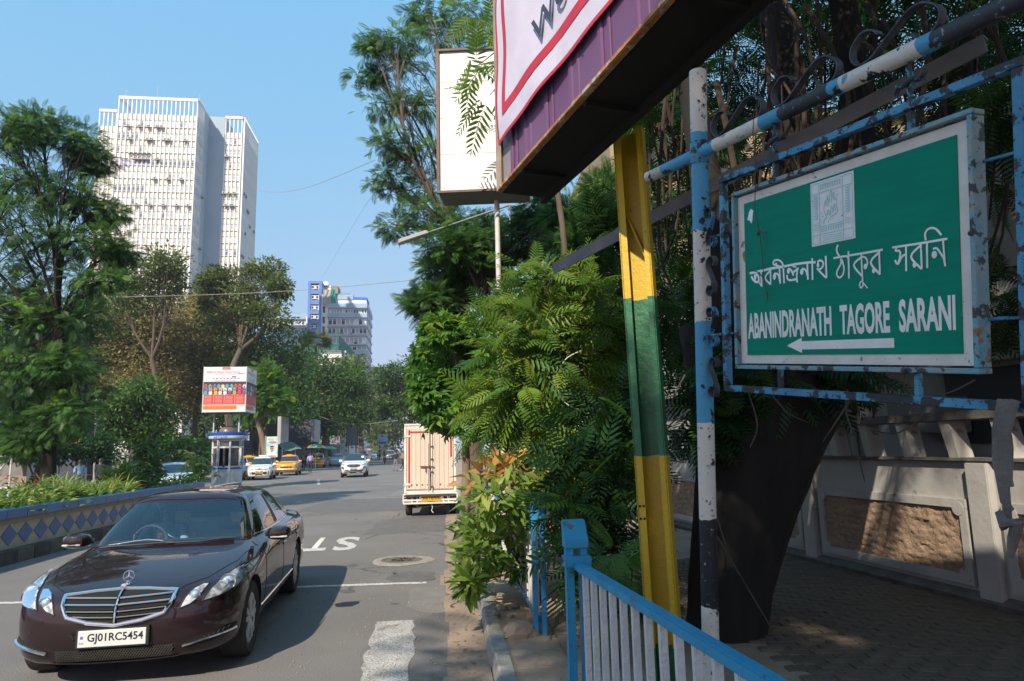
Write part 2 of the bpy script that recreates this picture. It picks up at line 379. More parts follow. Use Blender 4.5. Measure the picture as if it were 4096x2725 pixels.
# manhole in the road
mh = thing('manhole', 'round manhole cover in a pale concrete collar on the road', 'manhole', (-1.93, 11.87, 0))
b = MB(); n = 40; V = []
for i in range(n):
    a = 2*math.pi*i/n; r = .52+.035*math.sin(3*a+1)+rng.uniform(-.02, .02)
    V += [(r*math.cos(a), r*math.sin(a), .005), ((r-.06)*math.cos(a), (r-.06)*math.sin(a), .018), (.345*math.cos(a), .345*math.sin(a), .02), (.345*math.cos(a), .345*math.sin(a), -.02)]
F = []
for i in range(n):
    for k in range(3): F.append((4*i+k, 4*((i+1) % n)+k, 4*((i+1) % n)+k+1, 4*i+k+1))
b.add(V, F); b.obj('collar', mat('collar_concrete', (.36, .32, .26), (.25, .22, .18), scale=9, rough=.9, bump=.8, bscale=30), mh)
iron = mat('cast_iron', (.11, .1, .095), (.17, .15, .135), scale=14, rough=.75, bump=.6, bscale=70)
b = MB(); b.lathe([(.335, -.01), (.335, .016), (.31, .02), (.29, .014), (0.0001, .014)], 36); b.obj('cover', iron, mh)
b = MB(); b.lathe([(.2, .014), (.2, .021), (.185, .021), (.185, .014)], 30)
for k in range(8):
    a = k*math.pi/4; b.bar((.03*math.cos(a), .03*math.sin(a), .017), (.27*math.cos(a), .27*math.sin(a), .017), .014, .008)
b.obj('rib', iron, mh)
# storm drain grate by the kerb
gr = thing('drain_grate', 'concrete drain grate with two rows of slots beside the kerb', 'drain', (-.86, 10.05, 0), STREET)
fr = MB(); 
for y0, d in ((-.24, .06), (0, .05), (.24, .06)): fr.box((0, y0, .014), (.46, d, .034))
fr.box((-.2, 0, .013), (.05, .5, .03)); fr.box((.2, 0, .013), (.05, .5, .03)); fr.obj('frame', gutter_m, gr)
for r_ in (-.12, .12):
    for k in range(7): MB().box((-.15+k*.05, r_, .01), (.022, .19, .024)).obj('bar', gutter_m, gr)
MB().box((0, 0, -.002), (.4, .46, .012)).obj('sump', mat('sump_dark', (.02, .018, .015), rough=1), gr)

# ================================================================ PLANTER ON THE MEDIAN
PA, PB = Vector((-8.45, 6.4, 0)), Vector((-10.15, 22.6, 0))
pd = (PB-PA).normalized(); pn = Vector((pd.y, -pd.x, 0))       # pn points to the road
PLEN = (PB-PA).length; PR = Matrix((pd, -pn, Vector((0, 0, 1)))).transposed()   # local x along, y away from the road
plw = thing('planter_wall', 'long median planter wall with blue coping and row of blue diamonds', 'planter', PA)
plw.rotation_euler = PR.to_euler()
cream = mat('planter_cream', (.46, .41, .33), (.38, .33, .26), scale=2.5, detail=8, rough=.8, bump=.15, bscale=30, wear=[((.24, .2, .15), 4, .68), ((.3, .2, .12), 9, .73)])
MB().box((PLEN/2, .14, .5), (PLEN, .22, .74)).obj('wall', cream, plw, bev=.006)
tan = mat('planter_tan', (.34, .28, .21), (.27, .22, .165), scale=4, rough=.85)
MB().box((PLEN/2, .13, .735), (PLEN+.02, .26, .1)).obj('ledge', tan, plw)
bluet = mat('blue_tile', (.018, .115, .29), (.026, .14, .34), scale=1.1, rough=.28, wear=[((.12, .14, .26), 7, .7)])
n = int(PLEN/.6)
for k in range(n):
    MB().box(((k+.5)*PLEN/n, .11, .865), (PLEN/n-.006, .34, .16)).obj('coping_tile', bluet, plw, bev=.005)
dm = mat('diamond_tile', (.014, .095, .25), (.02, .115, .29), scale=3, rough=.32)
dme = MB().prism([(-.235, 0), (0, -.185), (.235, 0), (0, .185)], -.012).mesh(dm, 'diamond')
for k in range(int(PLEN/.5)):
    link('diamond', dme, plw, (.28+k*.5, .032, .48))
kbl = mat('median_kerb_black', (.045, .042, .04), (.09, .08, .07), scale=5, rough=.85, bump=.4, bscale=20)
kwh = mat('median_kerb_grey', (.14, .125, .105), (.1, .088, .075), scale=5, rough=.88, bump=.4, bscale=20)
for k in range(int(PLEN/.52)+1):
    MB().box(((k+.5)*.52, -.02, .1), (.51, .3, .28)).obj('kerb_stone', kbl if k % 2 else kwh, plw, bev=.01)
soil = mat('soil', (.06, .042, .03), (.1, .07, .05), scale=5, rough=1, bump=.8, bscale=12)
MB().box((PLEN/2, 1.4, .42), (PLEN, 2.3, .76)).obj('soil_bed', soil, plw)
MB().box((PLEN/2, 2.62, .45), (PLEN, .16, .9)).obj('back_wall', cream, plw)
MB().box((PLEN+.1, 1.35, .45), (.18, 2.7, .93)).obj('end_wall', cream, plw)
# low triangle-patterned wall beyond, by the kiosk
lw = thing('low_wall', 'low grey kerb wall with dark triangles in front of the kiosk', 'wall', at(800, 1950, 27.0)*1)
o_ = lw.location.copy(); o_.z = 0; lw.location = (-11.9, 26.2, 0); lw.rotation_euler = PR.to_euler()
MB().box((2.2, 0, .28), (5.6, .3, .56)).obj('wall', mat('low_wall_grey', (.3, .28, .25), (.24, .22, .2), scale=4, rough=.85), lw)
tm = MB().prism([(-.16, .06), (.16, .06), (0, .5)], -.012).mesh(mat('triangle_dark', (.05, .055, .075), rough=.6), 'triangle')
for k in range(11): link('triangle', tm, lw, (-.35+k*.48, -.153, 0))

# ================================================================ BUILDINGS
def cell(o, mesh, name, loc, parent): return link(name, mesh, parent, loc)
# ---- white high-rise with vertical fins
TA = rad(-7.4)
tw = thing('office_tower', 'tall white office tower with close vertical fins and grey side shaft', 'building')
tp = at(477, 376, 160.0); tw.location = (tp.x, tp.y, 0); tw.rotation_euler = (0, 0, -TA)
TH = 91.5; FL = 3.42; PIT = 1.045; NB = 18; W0 = PIT*NB
t_beige = mat('tower_spandrel', (.72, .66, .59), (.62, .56, .5), scale=.25, detail=7, rough=.85, coords='Object', wear=[((.48, .42, .36), .7, .68)], stretch=(1, 1, .35))
t_white = mat('tower_fin_white', (.86, .85, .82), (.78, .76, .72), scale=.4, rough=.7, wear=[((.6, .57, .52), .9, .7)])
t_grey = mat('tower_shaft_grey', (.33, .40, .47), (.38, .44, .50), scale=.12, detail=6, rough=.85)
t_dark = mat('tower_soffit', (.2, .185, .17), rough=.9)
t_glass = mat('tower_glass', (.30, .34, .37), (.46, .49, .5), scale=.6, rough=.25, spec=.6)
t_glassv = mat('tower_glass_violet', (.25, .2, .5), (.33, .27, .6), scale=.6, rough=.25, spec=.6)
t_glassd = mat('tower_glass_dark', (.08, .1, .14), (.13, .16, .2), scale=.6, rough=.2, spec=.6)
def block(name, a0, a1, b0, b1, z1, m, mi=None): return MB().box(((a0+a1)/2, (b0+b1)/2, z1/2), (a1-a0, b1-b0, z1)).obj(name, m, tw)
ZP = TH-4.6                                   # top of closed wall
block('wall', 0, W0, .45, 20, ZP, t_beige)
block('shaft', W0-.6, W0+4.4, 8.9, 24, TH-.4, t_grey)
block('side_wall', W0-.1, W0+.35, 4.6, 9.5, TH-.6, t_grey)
block('wing_wall', W0+4.4, W0+4.4+4*PIT+.4, 9.3, 24.5, ZP, t_beige)
block('wing_wall', -7.9, -3.6, 7.9, 22, ZP, t_beige)
block('link_wall', -3.7, 0.3, 7.2, 20, ZP-1, t_beige)
finm = MB().box((0, 0, TH/2), (.2, .4, TH)).mesh(t_white, 'fin')
finm2 = MB().box((0, 0, TH/2), (.62, .2, TH)).mesh(t_white, 'fin')
for k in range(NB+1): link('fin', finm, tw, (k*PIT, .36, 0))
for k in range(5): link('fin', finm, tw, (W0+4.5+k*PIT, 9.2, 0)); link('fin', finm, tw, (-7.8+k*PIT, 7.8, 0))
for k in range(5): link('fin', finm2, tw, (W0+.1, .9+k*.92, 0))
for k in range(17): link('fin', finm2, tw, (W0+4.4+4*PIT+.45, 9.5+k*.93, 0))
# top beams, open to the sky above the parapet
for (a0, a1, b0, b1) in ((-.1, W0+.1, .06, .5), (W0-.12, W0+.3, .5, 4.7), (W0+4.4, W0+4.7+4*PIT, 8.85, 9.3), (W0+4.35+4*PIT, W0+4.75+4*PIT, 9.3, 24.5), (-7.95, -3.5, 7.45, 7.9), (-.1, .3, .5, 7.2)):
    MB().box(((a0+a1)/2, (b0+b1)/2, TH-.45), (a1-a0, b1-b0, .8)).obj('roof_beam', t_beige, tw)
# floors: soffit lines and windows
def win_mesh(glass, w, h):
    b = MB(); t = .1
    b.box((0, 0, h/2-t/2), (w, .1, t)).box((0, 0, -h/2+t/2), (w, .1, t)).box((-w/2+t/2, 0, 0), (t, .1, h-2*t)).box((w/2-t/2, 0, 0), (t, .1, h-2*t)).box((0, 0, h*.22), (w-2*t, .08, t*.8))
    b.add([(-w/2+t, .03, -h/2+t), (w/2-t, .03, -h/2+t), (w/2-t, .03, h/2-t), (-w/2+t, .03, h/2-t)], [(0, 1, 2, 3)], 1)
    return b
wms = [win_mesh(g, PIT-.26, 1.6) for g in (t_glass,)]
wmesh = {k: win_mesh(None, PIT-.26, 1.62).mesh([t_white, g], 'window') for k, g in (('n', t_glass), ('v', t_glassv), ('d', t_glassd), ('w', mat('tower_blind', (.62, .62, .6), (.5, .5, .5), scale=.8, rough=.4)))}
stuffw = MB(); nwin = 0; floors = [ZP-2.6-FL*k for k in range(20)]
for fi, z in enumerate(floors):
    if z < 20: break
    for (a0, n_, bb) in ((0, NB, .43), (W0+4.5, 4, 9.28), (-7.8, 4, 7.88)):
        MB().box((a0+n_*PIT/2, bb-.06, z-.95), (n_*PIT-.02, .1, .1)).obj('ledge', t_dark, tw)
        MB().box((a0+n_*PIT/2, bb-.05, z+.95), (n_*PIT-.02, .14, .12)).obj('ledge', t_dark, tw)
        for k in range(n_):
            kind = 'w' if rng.random() < .55 else ('n' if rng.random() < .8 else 'd')
            if fi == 3 and n_ == NB: kind = 'v' if k < 8 else 'd'
            if fi in (1, 5) and n_ == NB and k < 5: kind = 'd'
            p = (a0+(k+.5)*PIT, bb-.06, z)
            if nwin < 300: link('window', wmesh[kind], tw, p); nwin += 1
            else:
                w_ = win_mesh(None, PIT-.26, 1.62); stuffw.add([(v[0]+p[0], v[1]+p[1], v[2]+p[2]) for v in w_.v], w_.f, 0); stuffw.m[-1] = 1
    # spandrels between the side fins
    stuffw.box((W0+.36, 2.6, z), (.06, 3.8, 1.6), mi=1); stuffw.box((W0+4.45+4*PIT, 17, z), (.06, 15, 1.5), mi=0)
stuffw.obj('more_windows', [t_white, t_glass], tw, kind='stuff')
# air conditioners on brackets
acw = mat('ac_casing', (.5, .48, .45), (.33, .31, .29), scale=2, rough=.6); acd = mat('ac_grille', (.05, .05, .05), rough=.8)
ab = MB().box((0, -.25, 0), (.85, .4, .6)); ab.lathe([(.2, 0), (.2, .02), (.0001, .02)], 12, (.1, -.455, 0), Matrix.Rotation(rad(90), 3, 'X'), 1); ab.box((0, -.25, -.36), (1.0, .5, .06), mi=1); ab.bar((-.4, -.05, -.7), (-.4, -.48, -.38), .05, .05, 1); ab.bar((.4, -.05, -.7), (.4, -.48, -.38), .05, .05, 1)
acm = ab.mesh([acw, acd], 'air_conditioner')
for fi, ks in ((0, (2.5, 5, 7, 9, 10)), (1, (3, 7, 7.8, 11, 11.8, 15.6)), (3, (4.5, 5.4, 6.3, 7.2, 9.5)), (4, (9.2, 12.2, 15.2)), (6, (5.5, 8.5, 11.5, 14.5, 17)), (8, (4,)), (10, (13,)), (12, (6, 12))):
    for k in ks: link('air_conditioner', acm, tw, (k*PIT, 0, floors[fi]-.9+(1.7 if fi == 3 else 0)))
for fi, ks in ((1, (.3,)), (4, (0, 1.2, 2.4)), (5, (.5, 1.8, 2.2))):
    for k in ks: link('air_conditioner', acm, tw, (W0+4.8+k*PIT, 8.85, floors[fi]-.9))
for fi, k in ((4, 1.5), (4, 3.5), (5, 5), (5, 6.5), (6, 8.5), (6, 13), (7, 4), (9, 1.2), (9, 3), (9.4, 5), (9.6, 7), (9.8, 9), (10, 12), (13, 3), (13.5, 8)):
    link('air_conditioner', acm, tw, (W0+4.9+4*PIT, 9.6+k, ZP-2.6-FL*fi), (0, 0, rad(90)))
for fi in (5, 9, 12): link('air_conditioner', acm, tw, (W0+.45, 5.0, floors[min(fi, len(floors)-1)]), (0, 0, rad(90)))
rail = MB(); rail.bar((3.1, 0, floors[3]+2.0), (8.4, 0, floors[3]+2.0), .5, .12); rail.obj('ac_ledge', acd, tw)
mast = mat('mast_steel', (.2, .22, .3), rough=.5, metal=.6)
for a, bb, z0, z1 in ((8, 3, ZP, TH+4.5), (W0+.2, 1, TH-.5, TH+1.6), (1.2, 1, TH-.5, TH+2), (W0+3.4, 12, TH-.5, TH+2.4), (W0+8.2, 17, TH-.5, TH+4.5)):
    MB().tube([(a, bb, z0), (a, bb, z1)], .07, 6).obj('mast', mast, tw)
MB().box((9.5, 9, ZP+.7), (4, 4, 1.5)).box((3.5, 8, ZP+1), (2.2, 2, 2)).obj('roof_plant', t_dark, tw)

# ---- blue and white apartment block
bp = at(1310, 1500, 231.0)
bl = thing('apartment_block', 'white apartment block with pale blue balcony bands and bright blue stair tower', 'building', (bp.x, 231, 0), rad(7))
def bz(cy, cx=1300): return at(1050+cx/3.016, 1080+cy/3.016, 231.0).z
def bx(cx, cy=700): return (at(1050+cx/3.016, 1080+cy/3.016, 231.0).x-bp.x)
b_white = mat('block_white', (.8, .79, .77), (.72, .71, .69), scale=.4, rough=.8, wear=[((.42, .4, .38), .8, .69)])
b_band = mat('block_band', (.26, .38, .52), (.31, .43, .56), scale=.3, rough=.8)
b_blue = mat('block_blue', (.1, .19, .48), (.125, .22, .53), scale=.4, rough=.75)
b_glass = mat('block_glass', (.26, .27, .28), (.46, .46, .45), scale=.7, rough=.3)
b_dark = mat('block_dark', (.03, .03, .032), rough=.7); b_conc = mat('block_concrete', (.3, .26, .21), (.2, .175, .15), scale=.5, rough=.9)
x0, x1 = bx(788), bx(1248); DEP = 22
MB().box(((x0+x1)/2, .6+DEP/2, bz(340)/2), (x1-x0-.4, DEP, bz(340))).obj('wall', b_white, bl)
bands = [(395, 450), (515, 565), (660, 678), (770, 788), (885, 902), (965, 1012), (1075, 1135), (1190, 1240)]
for (t, u) in bands:
    zt, zb = bz(t), bz(u); MB().box(((x0+x1)/2, DEP/2-.1, (zt+zb)/2), (x1-x0+.25, DEP+1.2, zt-zb)).obj('balcony_band', b_band, bl)
wrows = [(455, 512, 5, 14), (570, 655, 3, 9), (682, 765, 3, 10), (797, 880, 4, 9), (905, 962, 4, 8), (1016, 1072, 5, 9)]
for (t, u, d_, n_) in wrows:
    zt, zb = bz(t), bz(u); ww = (x1-x0)/n_
    for k in range(n_):
        if rng.random() < .1: continue
        w_ = win_mesh(None, ww*.86, (zt-zb)*.8); o = w_.obj('window', [b_white, b_dark if rng.random() < .35 else b_glass], bl); o.location = (x0+(k+.5)*ww, .55, (zt+zb)/2)
for (t, u, _, _) in wrows:
    zt, zb = bz(t), bz(u)
    for k in range(7): MB().box((x1-.15, 2.4+k*3, (zt+zb)/2), (.14, 1.7, (zt-zb)*.7)).obj('side_window', b_glass, bl)
for k in range(6): link('air_conditioner', acm, bl, (x0+1.5+k*2.2*(.7+.3*rng.random()), .4, bz(755 if k < 4 else 865)))
# penthouse, shade and rooftop rooms
MB().box(((bx(860)+bx(1075))/2, 5, (bz(400)+bz(345))/2), (bx(1075)-bx(860), 8, bz(345)-bz(400))).obj('penthouse', b_white, bl)
MB().box(((bx(860)+bx(1075))/2, 4.8, (bz(285)+bz(342))/2), (bx(1075)-bx(860)+.4, 9, bz(285)-bz(342))).obj('balcony_band', b_band, bl)
MB().box(((bx(1075)+bx(1248))/2, 5, bz(330)), (bx(1248)-bx(1075), 9, bz(312)-bz(345)), Matrix.Rotation(rad(1.5), 3, 'Y')).obj('blue_awning', mat('awning_blue', (.03, .12, .62), rough=.6), bl)
for xx in (1078, 1160, 1240): MB().box((bx(xx), .9, (bz(345)+bz(395))/2), (.2, .2, bz(345)-bz(395))).obj('awning_post', b_dark, bl)
MB().box(((bx(880)+bx(1010))/2, 9, (bz(285)+bz(225))/2), (bx(1010)-bx(880), 6, bz(225)-bz(285))).obj('roof_room', b_conc, bl)
MB().box(((bx(715)+bx(875))/2, 9, (bz(230)+bz(135))/2), (bx(875)-bx(715), 7, bz(135)-bz(230))).obj('roof_room', b_conc, bl)
MB().box((bx(770), 5.4, (bz(215)+bz(135))/2), (1.2, .3, bz(135)-bz(215))).obj('roof_door', b_white, bl)
MB().lathe([(.02, 0), (.6, .12), (1.0, .4), (.95, .38), (.55, .1), (.0001, .02)], 14, (bx(725), 5, bz(120)), Matrix.Rotation(rad(50), 3, 'X')).obj('satellite_dish', b_white, bl)
# hung sheets
def sheet(xa, xb, ta, tb, m, name):
    V = []; F = []; nx, nz = 10, 12
    for i in range(nz+1):
        for j in range(nx+1):
            u, v = j/nx, i/nz; cxp = xa+(xb-xa)*u+6*math.sin(v*5+u*3); V.append((bx(cxp), -.6+.25*math.sin(u*11+v*2), bz(ta+(tb-ta)*v+(8*math.sin(u*3) if v == 1 else 0))))
    for i in range(nz):
        for j in range(nx): F.append((i*(nx+1)+j, i*(nx+1)+j+1, (i+1)*(nx+1)+j+1, (i+1)*(nx+1)+j))
    MB().add(V, F).obj(name, m, bl, smooth=True)
sheet(725, 822, 230, 400, mat('grey_tarp', (.4, .38, .36), (.32, .3, .28), scale=1, rough=.9), 'grey_sheet')
sheet(815, 880, 230, 392, mat('green_net', (.02, .27, .22), (.03, .22, .18), scale=1, rough=.9), 'green_sheet')
# stair tower and white column
sx0, sx1 = bx(550), bx(712)
MB().box(((sx0+sx1)/2, 3, bz(145)/2), (sx1-sx0-1.4, 6, bz(145))).obj('stair_back', b_dark, bl)
MB().box((sx0+.45, 2.7, bz(130)/2), (.9, 7, bz(130))).obj('stair_jamb', b_blue, bl); MB().box((sx1-.45, 2.7, bz(130)/2), (.9, 7, bz(130))).obj('stair_jamb', b_blue, bl)
MB().box(((sx0+sx1)/2, 2.7, (bz(130)+bz(160))/2), (sx1-sx0-1.8, 7, bz(130)-bz(160))).obj('stair_lintel', b_blue, bl)
sr = [(165, 235), (285, 355), (410, 480), (525, 590), (640, 705), (752, 815), (862, 925)]
for i, (t, u) in enumerate(sr):
    nt_ = sr[i+1][0] if i+1 < len(sr) else u+50
    MB().box(((sx0+sx1)/2, 2.8, (bz(u)+bz(nt_))/2), (sx1-sx0-1.8, 7, bz(u)-bz(nt_))).obj('stair_spandrel', b_blue, bl)
    g = MB(); zc, hh = (bz(t)+bz(u))/2, bz(t)-bz(u); cxm = (sx0+sx1)/2; ww = sx1-sx0-1.8
    for fx in (-.42, -.1, 0, .1, .42): g.box((cxm+fx*ww, -.2, zc), (.22, .14, hh*(.55 if abs(fx) < .2 else 1)))
    for fz in (-.25, .25): g.box((cxm, -.19, zc+fz*hh), (ww, .12, .2))
    g.obj('screen', b_white, bl)
MB().box(((bx(715)+bx(788))/2, 3.4, bz(300)/2), (bx(788)-bx(715), 6, bz(300))).obj('white_column', b_white, bl)
MB().box((bx(708), .2, bz(285)/2), (.9, 1.4, bz(285))).obj('white_pier', b_white, bl)
for cyy in (350, 465, 590, 705): MB().box((bx(730), .35, bz(cyy)), (1.1, .2, 2.2)).obj('small_window', b_dark, bl)
# left wing
lx0, lx1 = bx(90), bx(548)
MB().box(((lx0+lx1)/2, 9, bz(515)/2), (lx1-lx0, 14, bz(515))).obj('wing_wall', b_white, bl)
for (t, u) in ((508, 575), (650, 685), (742, 800)):
    MB().box(((lx0+lx1)/2, 8.4, (bz(t)+bz(u))/2), (lx1-lx0+.2, 14.6, bz(t)-bz(u))).obj('balcony_band', b_band, bl)
for (t, u) in ((580, 645), (690, 740)):
    for k in range(11):
        w_ = win_mesh(None, (lx1-lx0)/11*.8, (bz(t)-bz(u))*.85); o = w_.obj('window', [b_white, b_glass if k % 3 else b_dark], bl); o.location = (lx0+(k+.5)*(lx1-lx0)/11, 1.9, (bz(t)+bz(u))/2)
MB().box(((bx(130)+bx(390))/2, 12, (bz(510)+bz(447))/2), (bx(390)-bx(130), 6, bz(447)-bz(510))).obj('roof_room', b_conc, bl)
MB().box(((bx(405)+bx(545))/2, 12, (bz(510)+bz(455))/2), (bx(545)-bx(405), 6, bz(455)-bz(510))).obj('roof_room', b_white, bl)
MB().box((bx(537), 1.4, (bz(545)+bz(760))/2), (.7, .7, bz(545)-bz(760))).obj('drain_pipe', b_white, bl)

# ---- grey-tiled low building with green net screen in front of it
gp = at(1300, 1420, 190.0)
gb = thing('tiled_building', 'grey tiled building with green net screens on its roof', 'building', (gp.x, 190, 0), rad(7))
def gz(cy): return at(1050+900/3.016, 1080+cy/3.016, 190.0).z
def gx(cx): return at(1050+cx/3.016, 1080+1000/3.016, 190.0).x-gp.x
g_tile = mat('grey_tile', (.16, .165, .18), (.2, .2, .215), scale=.6, rough=.6); g_net = mat('net_green', (.02, .12, .095), (.03, .16, .12), scale=.9, rough=.9)
MB().box(((gx(690)+gx(945))/2, 9, gz(970)/2), (gx(945)-gx(690), 18, gz(970))).obj('wall', g_tile, gb)
for k in range(9): MB().box(((gx(690)+gx(945))/2, -.06, gz(985)-k*1.3), (gx(945)-gx(690), .1, .06)).obj('tile_joint', b_dark, gb)
MB().box(((gx(945)+gx(1000))/2, 20, (gz(985)+gz(1050))/2), (.6, 34, 3.0), Matrix.Rotation(rad(0), 3, 'X')).obj('side_fascia', b_white, gb)
for k in range(9): MB().box((gx(948), 5+k*3.4, gz(1105)), (.15, 2.6, 4.2)).obj('side_window', b_glass, gb)
for cxp in (708, 805, 850): MB().box((gx(cxp), -.08, gz(1095)), (1.6, .12, 2.6)).obj('window', [b_white], gb)
MB().box((gx(840), -.3, gz(1040)), (5.6, .6, 1.0)).obj('canopy', b_white, gb)
def netpanel(cx0, cx1, t, u, yy, name='net_screen'):
    MB().box(((gx(cx0)+gx(cx1))/2, yy, (gz(t)+gz(u))/2), (abs(gx(cx1)-gx(cx0)), .12, abs(gz(t)-gz(u)))).obj(name, g_net, gb)
netpanel(215, 740, 850, 945, 7); netpanel(790, 905, 905, 968, 1)
V = [(gx(905), .2, gz(968)), (gx(1045), 44, gz(1035)), (gx(1045), 44, gz(905)), (gx(905), .2, gz(775))]
MB().add(V+[(a+.1, c+.1, d) for a, c, d in V], [(0, 1, 2, 3), (7, 6, 5, 4), (3, 2, 6, 7), (0, 4, 5, 1)]).obj('net_screen', g_net, gb)
for cxp in (790, 905): MB().box((gx(cxp), .3, (gz(968)+gz(772))/2), (.25, .25, gz(772)-gz(968))).obj('net_post', g_net, gb)
MB().box((gx(848), .3, gz(772)), (gx(905)-gx(790), .2, .2)).obj('net_rail', g_net, gb)

# ---- yellow building at the end of the street
yp = at(1518, 1500, 262.0)
yb = thing('yellow_building', 'yellow building end with one large framed opening above distant trees', 'building', (yp.x, 262, 0), rad(7))
def yz(cy): return at(1050+1400/3.016, 1080+cy/3.016, 262.0).z
def yx(cx): return at(1050+cx/3.016, 1380, 262.0).x-yp.x
y_y = mat('yellow_wall', (.62, .48, .17), (.55, .42, .15), scale=.4, rough=.8)
zt = yz(1172); L_, R_ = yx(1310), yx(1500)
MB().box(((L_+R_)/2, 6, yz(1312)/2), (R_-L_, 12, yz(1312))).obj('wall', y_y, yb)
MB().box(((L_+yx(1340))/2, 6, (zt+yz(1312))/2), (yx(1340)-L_, 12, zt-yz(1312))).box(((R_+yx(1478))/2, 6, (zt+yz(1312))/2), (R_-yx(1478), 12, zt-yz(1312))).box(((L_+R_)/2, 6, (zt+yz(1190))/2), (R_-L_-.02, 12.02, zt-yz(1190))).obj('frame_wall', y_y, yb)
MB().box(((L_+R_)/2, 4, (yz(1190)+yz(1312))/2), (R_-L_-1, .4, yz(1190)-yz(1312))).obj('recess', b_glass, yb)
for t in (1245, 1275): MB().box(((L_+R_)/2, 1.0, yz(t)), (R_-L_-3, .4, 1.0)).obj('beam', b_white, yb)
MB().box((yx(1362), -.1, yz(1378)), (4.4, .3, 3)).obj('window', b_dark, yb)

# ================================================================ TREES AND PLANTS
def tmpl_leaf(l=1.0, w=.42, fold=.08):
    V = [(0, 0, 0), (.45*l, w/2, fold*l), (l, 0, -.06*l), (.45*l, -w/2, fold*l), (.5*l, 0, 0)]
    return np.array(V), np.array([(0, 4, 2, 1), (0, 3, 2, 4)])
def tmpl_diamond(l=1.0, w=.5): return np.array([(0, 0, 0), (.5*l, w/2, .05), (l, 0, -.05), (.5*l, -w/2, .05)]), np.array([(0, 1, 2, 3)])
def join_t(parts):
    V = []; F = []; o = 0
    for v, f in parts: V.append(v); F.append(f+o); o += len(v)
    return np.concatenate(V), np.concatenate(F)
def place(t, p, ang, s, pitch=0.0, roll=0.0):
    v, f = t; M = np.array(Euler((roll, -pitch, ang), 'XYZ').to_matrix()); return v*s @ M.T+np.array(p), f
def tmpl_frond_lo(n=9, w=.085, droop=.35):
    """feather leaf 1 long: thin pinnae along a curved stalk"""
    parts = []; d = tmpl_diamond(1, w*2.0)
    for k in range(n):
        t = .16+.84*k/(n-1); z = -droop*t*t*.6; ln = .36*math.sin(math.pi*(.18+.74*t))+.05
        for s in (1, -1): parts.append(place(d, (t*.92, 0, z), s*rad(62-14*t), ln, -.25, s*.2))
    parts.append(place(tmpl_diamond(1, .035), (0, 0, 0), 0, .95, -droop*.45))
    return join_t(parts)
def tmpl_frond_hi(n=10, droop=.4, leaflets=7):
    """twice-divided feather leaf: pinnae carrying rows of small leaflets"""
    pin = []; lf = tmpl_diamond(1, .5)
    for k in range(leaflets):
        t = .1+.9*k/(leaflets-1); ln = .17*math.sin(math.pi*(.25+.62*t))+.02
        for s in (1, -1): pin.append(place(lf, (t*.95, 0, -.12*t*t), s*rad(66-10*t), ln, -.1, s*.15))
    pin.append(place(tmpl_diamond(1, .025), (0, 0, 0), 0, 1.0, -.08)); pin = join_t(pin)
    parts = []
    for k in range(n):
        t = .14+.84*k/(n-1); z = -droop*t*t*.6; ln = .27*math.sin(math.pi*(.2+.68*t))+.05
        for s in (1, -1): parts.append(place(pin, (t*.92, 0, z), s*rad(64-18*t), ln, -.2, s*.25))
    parts.append(place(tmpl_diamond(1, .02), (0, 0, 0), 0, .97, -droop*.45)); return join_t(parts)
def tmpl_frond_mid(n=9, droop=.45):
    """feather leaf with crisp separate pinnae, each a narrow folded blade"""
    bl = (np.array([(0, 0, 0), (.25, .1, .03), (.7, .085, 0), (1, 0, -.1), (.7, -.085, 0), (.25, -.1, .03), (.35, 0, -.01), (.8, 0, -.05)]), np.array([(0, 6, 2, 1), (6, 7, 3, 2), (0, 5, 4, 6), (6, 4, 3, 7)])); parts = []
    for k in range(n):
        t = .14+.84*k/(n-1); z = -droop*t*t*.6; ln = .27*math.sin(math.pi*(.2+.66*t))+.05
        for s in (1, -1): parts.append(place(bl, (t*.94, 0, z), s*rad(66-20*t), ln, -.2, s*.3))
    parts.append(place(bl, (.96, 0, -droop*.56), 0, .12, -.4)); st = tmpl_diamond(1, .022); parts.append((place(st, (0, 0, 0), 0, .97, -droop*.5)))
    return join_t(parts)
def tmpl_whorl(n=7):
    l = tmpl_leaf(1, .34); return join_t([place(l, (0, 0, 0), 2*math.pi*k/n+.3*math.sin(k*2.3), .85+.3*((k*7) % 5)/5, -.25-.25*((k*3) % 4)/4, .2) for k in range(n)])
def tmpl_grass(n=9):
    out = []
    for k in range(n):
        a = 2*math.pi*k/n+.4*math.sin(k*3.1); L = .7+.3*((k*5) % 7)/7; w = .035; V = []; 
        for j in range(4):
            t = j/3; r = t*L*(.75+.2*((k*3) % 5)/5); z = L*(t*1.15-.95*t*t*(.6+.4*((k*2) % 3)/3)); ww = w*(1-t*.92)
            V += [(r*math.cos(a)-ww*math.sin(a), r*math.sin(a)+ww*math.cos(a), z), (r*math.cos(a)+ww*math.sin(a), r*math.sin(a)-ww*math.cos(a), z)]
        out.append((np.array(V), np.array([(2*j, 2*j+1, 2*j+3, 2*j+2) for j in range(3)])))
    return join_t(out)
T_FMID = tmpl_frond_mid()
T_LEAF, T_DIA, T_FLO, T_FHI, T_WH, T_GR = tmpl_leaf(), tmpl_diamond(), tmpl_frond_lo(), tmpl_frond_hi(), tmpl_whorl(), tmpl_grass()
